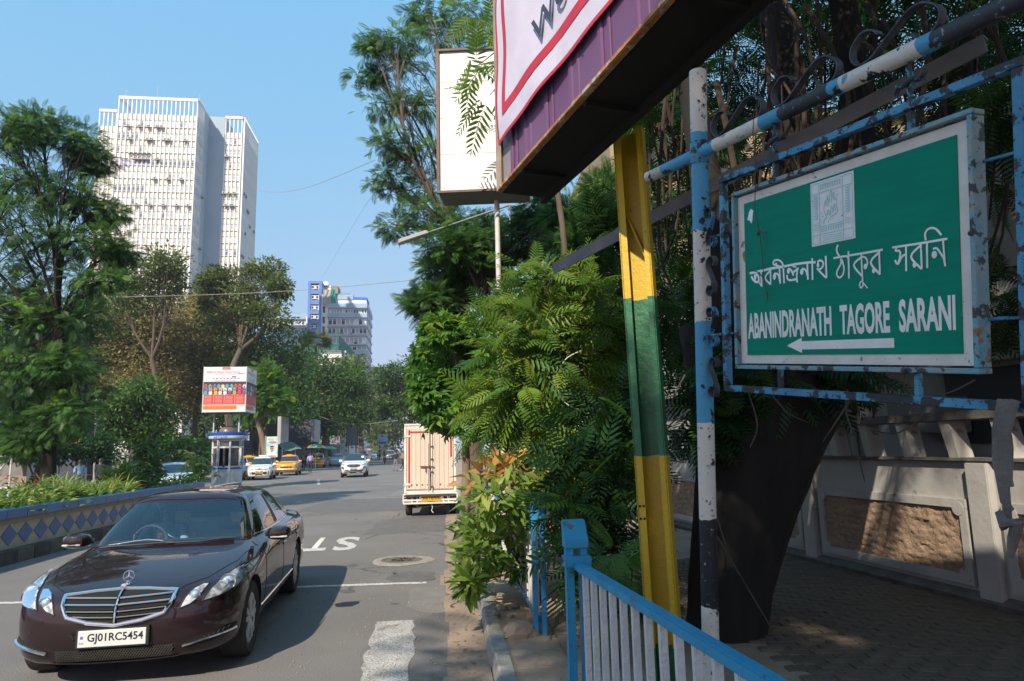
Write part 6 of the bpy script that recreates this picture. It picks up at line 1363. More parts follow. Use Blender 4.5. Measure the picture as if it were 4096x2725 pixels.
# ================================================================ STREET-NAME SIGN ON ITS POLE
sblue, swhite, sblack = (.06, .3, .5), (.62, .6, .53), (.012, .015, .02)
SP = Vector((1.0827, 2.2371, 2.4301)); SR = Euler((rad(2.268), rad(7.388), rad(-70.457)), 'XYZ')
chip = [((.012, .014, .018), 26, .585), ((.02, .02, .02), 9, .66), ((.3, .18, .03), 7, .735)]
pole_m = mat('pole_paint', (.4, .4, .38), rough=.5, bump=.25, bscale=40, spec=.4,
             bands=(2, [(-2.5, swhite), (-1.40, sblack), (-1.0, swhite), (-.60, swhite), (-.585, sblue), (-.13, swhite), (.27, sblue), (.615, sblue), (.72, swhite), (1.2, swhite)], .05),
             wear=[((.014, .016, .02), 17, .60), ((.22, .21, .19), 40, .62), ((.35, .2, .03), 9, .735)])
pole_m2 = mat('pipe_paint', (.3, .3, .3), rough=.5, bump=.25, bscale=40, spec=.4,
              bands=(0, [(-1.3, (.44, .42, .37)), (-1.05, sblue), (-.78, sblue), (-.64, swhite), (-.37, swhite), (-.35, sblue), (-.24, (.03, .035, .04)), (.01, sblue), (.06, swhite), (.33, swhite), (.345, sblue), (.39, (.03, .035, .042)), (1.3, (.03, .035, .042))], .03),
              wear=[((.02, .022, .026), 15, .60), ((.13, .26, .48), 21, .64), ((.25, .235, .21), 46, .62)])
fr_m = mat('chipped_blue', (.06, .28, .44), (.04, .18, .33), scale=7, rough=.5, bump=.3, bscale=50, wear=[((.014, .017, .024), 17, .50), ((.025, .03, .035), 42, .6)])
fr_l = mat('weathered_frame', (.11, .3, .4), (.26, .3, .28), scale=9, rough=.55, bump=.4, bscale=60, wear=[((.035, .04, .036), 24, .55), ((.24, .13, .06), 7, .62)])
iron_b = mat('black_iron', (.02, .024, .03), (.07, .085, .1), scale=16, rough=.6, bump=.5, bscale=60)
pole = thing('sign_pole', 'round steel pole banded white, blue and black with crossing pipe arm', 'pole', SP); pole.rotation_euler = SR
# the pole leans with its sign; its foot goes into the pavement
MB().tube([(-.775, .03, v) for v in (-2.62, -1.6, -.6, 0, .5, .965)], .0375, 20).obj('post', pole_m, pole, smooth=True)
MB().lathe([(.0375, 0), (.036, .006), (.03, .01), (.0001, .011)], 20, (-.775, .03, .965)).obj('post_cap', mat('cap', swhite, rough=.6), pole, smooth=True)
MB().tube([(u, .03, .602) for u in (-1.21, -1.0, -.6, 0, .6, 1.4)], .0285, 18).obj('cross_pipe', pole_m2, pole, smooth=True)
MB().lathe([(.04, -.05), (.0425, -.03), (.0425, .03), (.04, .05)], 18, (-.775, .03, .602)).obj('collar', fr_m, pole, smooth=True)
def flatbar(path, w, t, mi=0, y0=0):
    """strip of iron: path in the sign plane (u,v), w wide across the plane, t thick"""
    b = MB(); n = len(path); V = []
    for i, p in enumerate(path):
        d = (path[min(i+1, n-1)]-path[max(i-1, 0)]).normalized(); q = Vector((-d.y, d.x, 0))*t/2
        for s_, yy in ((1, -w/2), (1, w/2), (-1, w/2), (-1, -w/2)): V.append((p.x+q.x*s_, y0+yy, p.y+q.y*s_))
    F = [(0, 1, 2, 3), tuple(4*(n-1)+k for k in (3, 2, 1, 0))]
    for i in range(n-1):
        for k in range(4): F.append((4*i+k, 4*i+4+k, 4*i+4+(k+1) % 4, 4*i+(k+1) % 4))
    return b.add(V, F, mi)
scr = [[(-.56, .70), (-.585, .725), (-.626, .731), (-.664, .70), (-.667, .665), (-.64, .634), (-.595, .636), (-.555, .66), (-.47, .715), (-.43, .727), (-.39, .717), (-.353, .68), (-.36, .64), (-.395, .622), (-.43, .632), (-.444, .651)]]
for s0 in (0.0, .378, .752): 
    flatbar(smooth_path([(a+s0, b_) for a, b_ in scr[0]], 4), .028, .005, y0=.03).obj('scroll', iron_b, pole, smooth=True)
for k, v0 in enumerate((.235, .02, -.2, -.42)):
    s_ = 1 if k % 2 else -1
    P = [(-.72, -.03), (-.735, -.055), (-.71, -.075), (-.69, -.06), (-.685, -.03), (-.70, .0), (-.715, .03), (-.73, .06), (-.715, .09), (-.69, .095), (-.675, .075), (-.685, .055)]
    P = [((-.705+(a+.705)*s_), v0+.012+b_) for a, b_ in P]
    flatbar(smooth_path(P, 4), .024, .005, y0=.03).obj('scroll', iron_b if k % 2 else fr_m, pole, smooth=True)
ss = thing('street_sign', 'green street name board in weathered blue frame hanging from the pipe', 'sign', SP); ss.rotation_euler = SR
def ubar(b, a, c, w=.024, d=.024, y0=.0): return b.bar((a[0], y0, a[1]), (c[0], y0, c[1]), w, d, up=Vector((0, 1, 0)))
for a, c in (((-.622, .44), (.622, .44)), ((-.622, -.44), (.622, -.44)), ((-.61, -.427), (-.61, .427)), ((.606, -.427), (.606, .427))):
    ubar(MB(), a, c, .026, .03, .03).obj('outer_frame', fr_m, ss, bev=.002)
for u in (-.293, .29):
    ubar(MB(), (u, .355), (u, .428), .016, .016, .03).obj('strut', fr_m, ss); ubar(MB(), (u, -.352), (u, -.428), .016, .016, .03).obj('strut', fr_m, ss)
    ubar(MB(), (u, .452), (u, .575), .008, .008, .03).obj('hanger', iron_b, ss)
    for k in range(4):
        a0 = rad(45+90*k); pet = []
        for t in range(15):
            th = -2.2+4.4*t/14; r = .034
            q = Vector((r+.004-r*math.cos(th)*1.0, r*.72*math.sin(th)))
            q = Vector((.008+.052*(1-math.cos(th))/2*1.0, .026*math.sin(th)*(1.0)))
            pet.append(Vector((u+q.x*math.cos(a0)-q.y*math.sin(a0), .51+q.x*math.sin(a0)+q.y*math.cos(a0), 0)))
        flatbar(pet[2:-2] if k % 2 else pet[:-4], .02, .004, y0=.03).obj('petal', fr_m if k % 2 else iron_b, ss, smooth=True)
    MB().tube([(u-.02, .018, .498), (u, .014, .51), (u+.03, .018, .521)], [.005, .011, .004], 8).obj('rivet', iron_b, ss, smooth=True)
for v in (.215, -.21):
    MB().tube([(-.74, .03, v-.004), (-.5, .03, v)], .005, 6).obj('rod', fr_m, ss); MB().tube([(.5, .03, v), (.6, .03, v)], .005, 6).obj('rod', fr_m, ss)
# board: tray frame, white border, green sheet, lettering
for a, c in (((-.508, .349), (.508, .349)), ((-.508, -.349), (.508, -.349)), ((-.499, -.34), (-.499, .34)), ((.499, -.34), (.499, .34))):
    ubar(MB(), a, c, .015, .05, .012).obj('board_frame', fr_l, ss, bev=.002)
border = mat('sign_border', (.72, .7, .64), (.6, .58, .52), scale=9, rough=.6, wear=[((.3, .17, .06), 6, .64), ((.2, .19, .17), 30, .66)], spec=.3)
MB().box((0, .014, 0), (.98, .012, .67)).obj('border_sheet', border, ss)
green = mat('sign_green', (.0, .23, .15), (.0, .2, .13), scale=3, rough=.5, spec=.12, stretch=(1, 1, 12))
MB().box((0, .007, -.0), (.9, .004, .604)).obj('green_sheet', green, ss)
lw = mat('sign_lettering', (.8, .8, .77), (.7, .7, .67), scale=14, rough=.55, wear=[((.1, .12, .1), 55, .68)])
lw2 = mat('sign_lettering_new', (.86, .88, .9), (.8, .82, .84), scale=14, rough=.5)
TEXT = [([(-0.4234,0.0215),(-0.355,0.0225),(-0.3077,0.0248),(-0.2496,0.0246),(-0.2362,0.0217)],0.0097),([(-0.2312,0.0245),(-0.1657,0.025),(-0.1002,0.0222),(-0.0763,0.019)],0.0086),([(-0.3577,0.0219),(-0.3562,-0.0116),(-0.3553,-0.0379)],0.0087),([(-0.3877,0.0146),(-0.3744,0.0049),(-0.3709,-0.0101),(-0.3807,-0.0181),(-0.3942,-0.013),(-0.4076,-0.0024),(-0.4141,0.0094)],0.0095),([(-0.3962,0.0073),(-0.3882,-0.0009)],0.0159),([(-0.3712,-0.0173),(-0.3553,-0.0379)],0.0058),([(-0.3053,0.0183),(-0.3348,-0.0068),(-0.3047,-0.0349)],0.0084),([(-0.304,0.0199),(-0.3047,-0.0349)],0.0072),([(-0.2843,-0.0018),(-0.2822,-0.0126)],0.0168),([(-0.2828,0.0041),(-0.2654,-0.0005),(-0.2584,-0.0135),(-0.2525,-0.0371)],0.0079),([(-0.2559,0.0219),(-0.2525,-0.0371)],0.0078),([(-0.2351,0.0176),(-0.2322,-0.038)],0.0077),([(-0.2343,0.0252),(-0.2416,0.04),(-0.2561,0.0503),(-0.2735,0.0539),(-0.2863,0.0495),(-0.2866,0.0398),(-0.2742,0.0347),(-0.2544,0.0278)],0.0073),([(-0.2778,0.0395),(-0.2665,0.0381)],0.0079),([(-0.21,0.0085),(-0.2079,0.0005)],0.0152),([(-0.2086,0.0134),(-0.1946,0.0057),(-0.1835,-0.0151)],0.008),([(-0.1571,0.0087),(-0.1854,-0.003)],0.0083),([(-0.1628,0.0103),(-0.168,-0.0253),(-0.1653,-0.0416)],0.0085),([(-0.2171,-0.0087),(-0.214,-0.0228),(-0.2006,-0.0302),(-0.17,-0.0293)],0.008),([(-0.187,0.0192),(-0.1684,0.0144)],0.0056),([(-0.1437,-0.0029),(-0.1417,-0.0099)],0.0167),([(-0.1412,0.0047),(-0.1233,-0.0024),(-0.1152,-0.0245)],0.0076),([(-0.1148,0.0183),(-0.1134,-0.0376)],0.0079),([(-0.091,0.0352),(-0.0919,-0.0406)],0.0078),([(-0.0658,0.0119),(-0.0639,0.0044)],0.0121),([(-0.0677,0.0179),(-0.0547,0.0231),(-0.0423,0.015),(-0.0423,0.0025),(-0.0558,-0.0079),(-0.0685,-0.0042),(-0.0561,-0.0167),(-0.0296,-0.0406)],0.0073),([(-0.0291,0.0346),(-0.0279,-0.0411)],0.0078),([(0.0265,0.0638),(0.0197,0.0533),(0.0215,0.0388),(0.0308,0.0242)],0.0074),([(0.0045,0.022),(0.0585,0.0215),(0.0669,0.0104)],0.0068),([(0.035,0.0174),(0.0367,0.0013),(0.0213,-0.0197),(0.0169,-0.0299),(0.0217,-0.042),(0.0318,-0.0457),(0.0437,-0.0365),(0.0483,-0.0195),(0.0445,0.0003),(0.0383,0.0152)],0.0066),([(0.0684,0.0363),(0.068,-0.0533)],0.0069),([(0.0706,0.0221),(0.1249,0.0212),(0.2013,0.0214)],0.0072),([(0.1195,0.0177),(0.1209,-0.0336),(0.1223,-0.0677)],0.006),([(0.1224,0.0105),(0.0889,-0.0124),(0.1224,-0.0525)],0.0074),([(0.1224,0.0105),(0.1367,0.0051),(0.1428,-0.0093),(0.1403,-0.0224)],0.006),([(0.1339,-0.0191),(0.1347,-0.0259)],0.0142),([(0.1223,-0.0677),(0.1135,-0.0694),(0.1104,-0.0801),(0.116,-0.0889),(0.1231,-0.0814),(0.1222,-0.0694)],0.0049),([(0.1234,-0.0721),(0.1411,-0.092)],0.0042),([(0.1882,0.0203),(0.1887,-0.0542)],0.0064),([(0.187,0.0146),(0.1555,-0.0126),(0.1891,-0.0534)],0.0073),([(0.1648,-0.0364),(0.1666,-0.0424)],0.0127),([(0.2359,0.0229),(0.2802,0.0216),(0.3331,0.0204),(0.4159,0.0198)],0.0068),([(0.2508,0.0198),(0.2477,0.0114),(0.2597,0.0088),(0.2633,-0.0029),(0.2538,-0.0296),(0.2443,-0.0171)],0.0067),([(0.2556,-0.0306),(0.2691,-0.0101),(0.2802,-0.0053)],0.0064),([(0.2837,0.0195),(0.2822,-0.055)],0.0063),([(0.3331,0.0181),(0.3338,-0.055)],0.006),([(0.3312,0.0137),(0.2996,-0.0144),(0.3338,-0.055)],0.007),([(0.3095,-0.0369),(0.3116,-0.0426)],0.013),([(0.3528,0.0195),(0.3516,-0.0541)],0.0062),([(0.3496,0.0259),(0.3476,0.0434),(0.3547,0.0552),(0.3683,0.0585),(0.383,0.0525),(0.3984,0.0332)],0.0062),([(0.3734,-0.0156),(0.3765,-0.0221)],0.0173),([(0.3713,-0.002),(0.3829,-0.0019),(0.3938,-0.0171),(0.4038,-0.035),(0.4074,-0.0566)],0.0061),([(0.403,0.0175),(0.4059,-0.0427)],0.0058)]
tb = [MB(), MB()]; dep = 0
for ti, (pl, w) in enumerate(TEXT):
    bb = tb[0 if ti < 27 else 1]; yy = .0042-ti*.00003
    P = smooth_path(pl, 4) if len(pl) > 2 else [Vector((*q, 0)) for q in pl]; n = len(P); V = []; F = []
    for i, p in enumerate(P):
        d = (P[min(i+1, n-1)]-P[max(i-1, 0)]).normalized(); q = Vector((-d.y, d.x, 0))*w/2; V += [(p.x+q.x, yy, p.y+q.y), (p.x-q.x, yy, p.y-q.y)]
    for i in range(n-1): F.append((2*i, 2*i+1, 2*i+3, 2*i+2))
    if len(pl) <= 2 and w > .0115:      # blobs and dots: round
        c = (P[0]+P[-1])/2; rx, ry = w*.5, w*.42+(P[-1]-P[0]).length/2; V = [(c.x+rx*math.cos(a*math.pi/8), yy, c.y+ry*math.sin(a*math.pi/8)) for a in range(16)]; F = [tuple(range(16))]
    bb.add(V, F)
tb[0].obj('lettering', lw2, ss); tb[1].obj('lettering', lw, ss)
for w_, (u0, u1) in (('ABANINDRANATH', (-.441, -.012)), ('TAGORE', (.024, .219)), ('SARANI', (.2515, .4325))):
    o = link('lettering', text_mesh(w_, lw, w=u1-u0, h=.1, bold=.035), ss); o.location = ((u0+u1)/2, .0042, -.187)
MB().add([(a, .0042, c) for a, c in [(-.2266, -.2685), (-.1514, -.2406), (-.1518, -.2537), (.2322, -.2529), (.2323, -.2823), (-.1514, -.2833), (-.1523, -.2954)]], [(0, 6, 5, 4, 3, 2, 1)]).obj('arrow', lw, ss)
MB().add([(-.0915, .0044, .2955), (.0968, .0044, .2955), (.0975, .0044, .0748), (-.0917, .0044, .0748)], [(0, 3, 2, 1)]).obj('emblem', lw, ss)
eb = MB(); el = mat('emblem_line', (.3, .66, .66), (.26, .58, .58), scale=20, rough=.5)
def estroke(P, w=.0022, yy=.0036, sm=True):
    P = smooth_path(P, 3) if sm and len(P) > 2 else [Vector((*p, 0)) for p in P]; V = []; n = len(P)
    for i, p in enumerate(P):
        d = (P[min(i+1, n-1)]-P[max(i-1, 0)]).normalized(); q = Vector((-d.y, d.x, 0))*w/2; V += [(p.x+q.x, yy, p.y+q.y), (p.x-q.x, yy, p.y-q.y)]
    eb.add(V, [(2*i, 2*i+1, 2*i+3, 2*i+2) for i in range(n-1)])
for i, (a, c) in enumerate((((-.085, .289), (.09, .289)), ((.09, .289), (.09, .081)), ((.09, .081), (-.085, .081)), ((-.085, .081), (-.085, .289)), ((-.085, .255), (.09, .255)), ((-.085, .111), (.09, .111)), ((-.052, .289), (-.052, .081)), ((.05, .289), (.05, .081)), ((-.052, .138), (.05, .138)))): estroke([a, c], .0022, .0036-.00004*i)
for i, P in enumerate(([(-.035, .145), (-.03, .16), (-.02, .166), (-.028, .18), (-.032, .2), (-.024, .225), (-.022, .205), (-.015, .24), (-.012, .21), (-.004, .235), (.002, .255), (.005, .225), (.014, .245), (.015, .215), (.024, .225), (.024, .195), (.028, .18), (.02, .17), (.0, .165), (-.01, .155), (-.014, .146)], [(-.02, .172), (-.012, .19), (-.008, .17)], [(-.006, .17), (.002, .2), (.006, .175)], [(.006, .175), (.014, .205), (.018, .18)], [(-.016, .2), (-.008, .225)], [(.0, .21), (.006, .23)])): estroke(P, .0024, .0032-.00004*i)
for cx_ in (-.0685, .07):
    for k in range(10):
        v = .165+k*.0088
        for s_ in (-1, 1): estroke([(cx_, v), (cx_+s_*.009, v+.007)], .0028, .0029, False)
    for k in range(3): estroke([(cx_-.012, .146-.008*k), (cx_-.004, .149-.008*k), (cx_+.004, .144-.008*k), (cx_+.012, .147-.008*k)], .0016, .0028)
for k in range(9): estroke([(-.044+k*.0105, .132), (-.044+k*.0105, .118)], .003, .0027, False); estroke([(-.046+k*.0105, .132), (-.037+k*.0105, .132)], .002, .0026, False); estroke([(-.044+k*.0105, .281), (-.044+k*.0105, .264)], .003, .0025, False)
estroke([(-.046, .281), (.045, .281)], .002, .00245, False)
for k in range(3): estroke([(-.04, .087+k*.007), (-.01, .09+k*.007), (.02, .086+k*.007), (.044, .09+k*.007)], .0016, .0024)
eb.obj('emblem_lines', el, ss)
MB().add([(-.41+.022*math.cos(a*.7)*(1 if a % 2 else .55), .0042, .245+.03*math.sin(a*.7)*(1 if a % 3 else .6)) for a in range(9)], [tuple(range(8, -1, -1))]).obj('paint_chip', lw2, ss)
for u, v in ((-.499, -.0), (.499, .02), (-.25, .349), (.16, .349), (-.3, -.349), (.28, -.349), (-.05, -.349)): MB().lathe([(.0075, 0), (.007, .004), (.0001, .006)], 10, (u, -.0165, v), Matrix.Rotation(rad(90), 3, 'X')).obj('bolt', iron_b, ss)
wire_m = mat('old_wire', (.06, .055, .05), rough=.6)
wr = thing('dangling_wire', 'thin knotted wire hanging over the green sign board', 'wire', SP); wr.rotation_euler = SR
MB().tube([(-.335+.004*math.sin(k*1.9), -.03-.006*math.sin(k), .63-k*.042) for k in range(11)]+[(-.337, -.015, .16), (-.332, -.01, .08), (-.325, -.01, .0), (-.312, -.012, -.06), (-.305, -.012, -.095), (-.3, -.014, -.075), (-.306, -.014, -.06)], .0018, 5).obj('strand', wire_m, wr)
MB().tube([(-.335, -.02, .165), (-.31, -.03, .16), (-.285, -.025, .158)], .0022, 5).tube([(-.34, -.02, .17), (-.33, -.03, .155), (-.325, -.02, .168), (-.338, -.028, .16)], .003, 5).tube([(-.38, -.03, .03), (-.345, -.015, .015), (-.325, -.012, -.01)], .002, 5).obj('knot', wire_m, wr)
cloth_m = mat('grey_rag', (.11, .1, .09), (.17, .155, .135), scale=9, rough=.95, bump=.6, bscale=40)
rag = thing('hanging_rag', 'grey cloth strip knotted round the sign frame corner', 'cloth', SP); rag.rotation_euler = SR
for k, (du, ln) in enumerate(((0, .26), (.02, .3), (.034, .2))):
    MB().tube([(.555+du, .0, -.42), (.552+du*.6, -.015, -.5), (.55+du, -.02, -.42-ln*.6), (.568+du*.3, -.02, -.42-ln), (.585, -.02, -.42-ln-.02)], [.012, .015, .011, .012, .009], 7, flat=.5).obj('strip', cloth_m, rag, smooth=True)
MB().tube([(.555, -.02, -.71), (.575, -.03, -.735), (.6, -.02, -.725), (.585, -.015, -.77), (.578, -.02, -.82)], [.012, .02, .018, .014, .008], 7).obj('knot', cloth_m, rag, smooth=True)

# ================================================================ BLUE RAILING NEAREST
rb = mat('railing_blue', (.02, .25, .45), (.03, .3, .5), scale=3, rough=.5, bump=.12, bscale=40, spec=.5, wear=[((.17, .17, .16), 5, .61), ((.1, .13, .17), 13, .63), ((.03, .09, .2), 28, .66), ((.1, .05, .03), 16, .76)])
rwh = mat('railing_white', (.66, .66, .66), (.6, .6, .6), scale=5, rough=.5, bump=.8, bscale=45, bands=(2, [(0, (.035, .235, .47)), (.215, (.68, .68, .68)), (2, (.68, .68, .68))], .03), wear=[((.05, .05, .05), 13, .76)])
R0 = gnd(2310, 2262, 1.10); R1 = gnd(3075, 2727, 1.10); rd = (R1-R0); rd.z = 0; rd.normalize(); rz_ = math.atan2(rd.y, rd.x)
rl = thing('railing', 'blue pavement railing with white bars nearest the camera', 'railing', (R0.x, R0.y, .125), rz_)
MB().bar((-.02, 0, .975), (3.4, 0, .975), .062, .05).obj('top_rail', rb, rl, bev=.008)
MB().bar((-.02, 0, .12), (3.4, 0, .12), .05, .045).obj('bottom_rail', rb, rl, bev=.006)
for k in range(19): MB().box((.17+k*.17, 0, .545), (.034, .034, .83)).obj('bar', rwh, rl, bev=.004)
def railpost(parent, x, h=1.13, m=None):
    for s_ in (-1, 1):
        MB().box((x-.035+s_*.0, s_*.045, h/2-.06), (.06, .05, h-.12)).obj('post_leg', m or rb, parent, bev=.005)
    # sloping hood
    b = MB(); b.prism([(-.05, 0), (.05, 0), (.05, .05), (-.02, .17), (-.06, .17)], .15, None, (x-.035, -.075, h-.12)); b.obj('post_cap', m or rb, parent, bev=.006)
railpost(rl, 0, 1.2)
MB().box((-.02, 0, 1.0), (.11, .17, .07)).obj('bracket', rb, rl, bev=.006)
tie = thing('wire_tie', 'black wire wound round the nearest railing post', 'wire', (R0.x, R0.y, .125+1.0), rz_)
for k in range(3): MB().tube([(-.1+.105*math.cos(a*.6)*1.05, .11*math.sin(a*.6), .01*k-.01+.008*math.sin(a)) for a in range(11)], .005, 6).obj('loop', wire_m, tie)

# ================================================================ YELLOW AND GREEN CHANNEL POST
yel, grn = (.50, .33, .008), (.012, .115, .045)
ypm = mat('post_paint', yel, rough=.45, bump=.25, bscale=30, bands=(2, [(-.2, grn), (.45, grn), (.47, yel), (1.33, yel), (1.66, grn), (2.72, grn), (2.73, yel), (6, yel)], .03),
          wear=[((.2, .13, .01), 2.2, .67), ((.05, .05, .03), 15, .72)])
YA, YB = at(2668, 2700, 4.55), at(2522, 640, 4.62)
yd = (YB-YA).normalized(); foot = YA + yd*((.12-YA.z)/yd.z)
yp_ = thing('billboard_post', 'tall steel channel post painted yellow, green and yellow again', 'post', foot)
zx = Vector((math.cos(rad(-24)), math.sin(rad(-24)), 0)); zy = yd.cross(zx).normalized(); zx = zy.cross(yd).normalized()
yp_.rotation_euler = Matrix((zx, zy, yd)).transposed().to_euler()
HP = 3.95; w_ = .205; fl = .1
MB().box((0, .05, HP/2), (w_-.012, .008, HP)).obj('web', ypm, yp_)
for s_ in (-1, 1): MB().box((s_*(w_/2-.003), 0, HP/2), (.011, fl, HP)).obj('flange', ypm, yp_)
MB().box((-w_/2+.026, -fl/2+.004, HP/2), (.05, .008, HP)).obj('lip', ypm, yp_)
MB().box((w_/2-.022, -fl/2+.004, HP/2), (.04, .008, HP)).obj('lip', ypm, yp_)
MB().bar((w_/2-.02, 0, 2.95), (-.06, .03, 3.35), .05, .012).obj('gusset', ypm, yp_)
for k in range(4): MB().lathe([(.008, 0), (.008, .003), (.0001, .003)], 8, (-w_/2+.016+.024*(k % 2), -fl/2-.001, 1.25+.08*(k//2)), Matrix.Rotation(rad(90), 3, 'X')).obj('bolt_hole', mat('hole', (.01, .01, .01), rough=1), yp_)
# steel angle brace running across
ba = thing('steel_brace', 'dark grey steel angle crossing behind the sign pole and yellow post', 'beam')
A_, B_ = at(2215, 1075, 5.9), at(2760, 790, 4.75); e_ = (B_-A_).normalized(); B_ = B_+e_*1.9
brm = mat('brace_steel', (.13, .135, .14), (.2, .2, .2), scale=5, rough=.6, bump=.3, bscale=30, wear=[((.16, .09, .05), 8, .7)])
MB().bar(A_, B_, .012, .1).obj('web', brm, ba); MB().bar(A_+Vector((.03, .03, .05)), B_+Vector((.03, .03, .05)), .07, .012).obj('flange', brm, ba)

# ================================================================ PURPLE BILLBOARD WITH BANNER, WHITE LIGHT BOX
BD = Vector((math.sin(rad(-19.7)), math.cos(rad(-19.7)), 0)); BN = Vector((-BD.y, BD.x, 0))*1   # face normal (towards road)
BO = at(2007, 765, 5.45)
# local frame: x from far corner towards the camera, y into the board (away from road), z up
bbx, bby = -BD, -BN
BRm = Matrix((bbx, bby, Vector((0, 0, 1)))).transposed()
bb_ = thing('billboard', 'large purple sheet metal billboard with dark underside beside the pavement', 'billboard', BO); bb_.rotation_euler = BRm.to_euler()
purple = mat('purple_sheet', (.13, .048, .125), (.16, .065, .145), scale=2.0, detail=7, rough=.45, bump=.1, bscale=6, wear=[((.1, .04, .09), 9, .7)], stretch=(1, 1, .25))
tin = mat('grey_tin', (.3, .245, .235), (.24, .19, .19), scale=3, rough=.55, bump=.2, bscale=8, wear=[((.3, .18, .1), 6, .7)])
BLEN, BHT = 6.2, 2.5
xs = 0.0; k = 0
widths = [.26, .3]+[.42]*14
for w0 in widths:
    if xs > BLEN: break
    MB().box((xs+w0/2, .01+.004*(k % 2), BHT/2+.03), (w0-.004, .02, BHT)).obj('panel', tin if k == 0 else purple, bb_)
    if k > 0:
        MB().prism([(-.035, 0), (-.02, -.009), (.02, -.009), (.035, 0)], BHT, Matrix(((1, 0, 0), (0, 0, 1), (0, 1, 0))), (xs+.02, 0, .03)).obj('rib', purple, bb_)
        MB().prism([(-.02, 0), (-.012, -.006), (.012, -.006), (.02, 0)], BHT, Matrix(((1, 0, 0), (0, 0, 1), (0, 1, 0))), (xs+.13, 0, .03)).obj('rib', purple, bb_)
    xs += w0; k += 1
rust = mat('rusty_edge', (.42, .22, .09), (.3, .12, .05), scale=9, rough=.85, bump=.5, bscale=40, wear=[((.44, .35, .25), 12, .56), ((.2, .07, .03), 22, .62)])
MB().bar((0, -.018, .005), (BLEN, -.018, .005), .05, .035).obj('bottom_edge', rust, bb_, bev=.006)
MB().bar((-.012, -.01, 0), (-.012, -.01, BHT), .05, .05).obj('side_edge', mat('edge_tin', (.4, .33, .27), (.3, .2, .14), scale=5, rough=.7, wear=[((.16, .13, .11), 14, .62)]), bb_, bev=.005)
MB().bar((.05, .0, 0), (.05, .0, BHT), .012, .03).obj('side_cable', wire_m, bb_)
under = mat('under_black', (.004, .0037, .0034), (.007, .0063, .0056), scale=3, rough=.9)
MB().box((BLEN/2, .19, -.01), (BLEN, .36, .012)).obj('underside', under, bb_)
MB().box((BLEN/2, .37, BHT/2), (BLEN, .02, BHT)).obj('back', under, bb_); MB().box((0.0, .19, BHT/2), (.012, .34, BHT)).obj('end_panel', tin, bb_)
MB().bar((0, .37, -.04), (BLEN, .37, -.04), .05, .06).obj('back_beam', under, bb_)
for k in range(6): MB().bar((.5+k*1.1, .0, -.03), (.5+k*1.1, .36, -.03), .04, .035).obj('rib_beam', under, bb_)
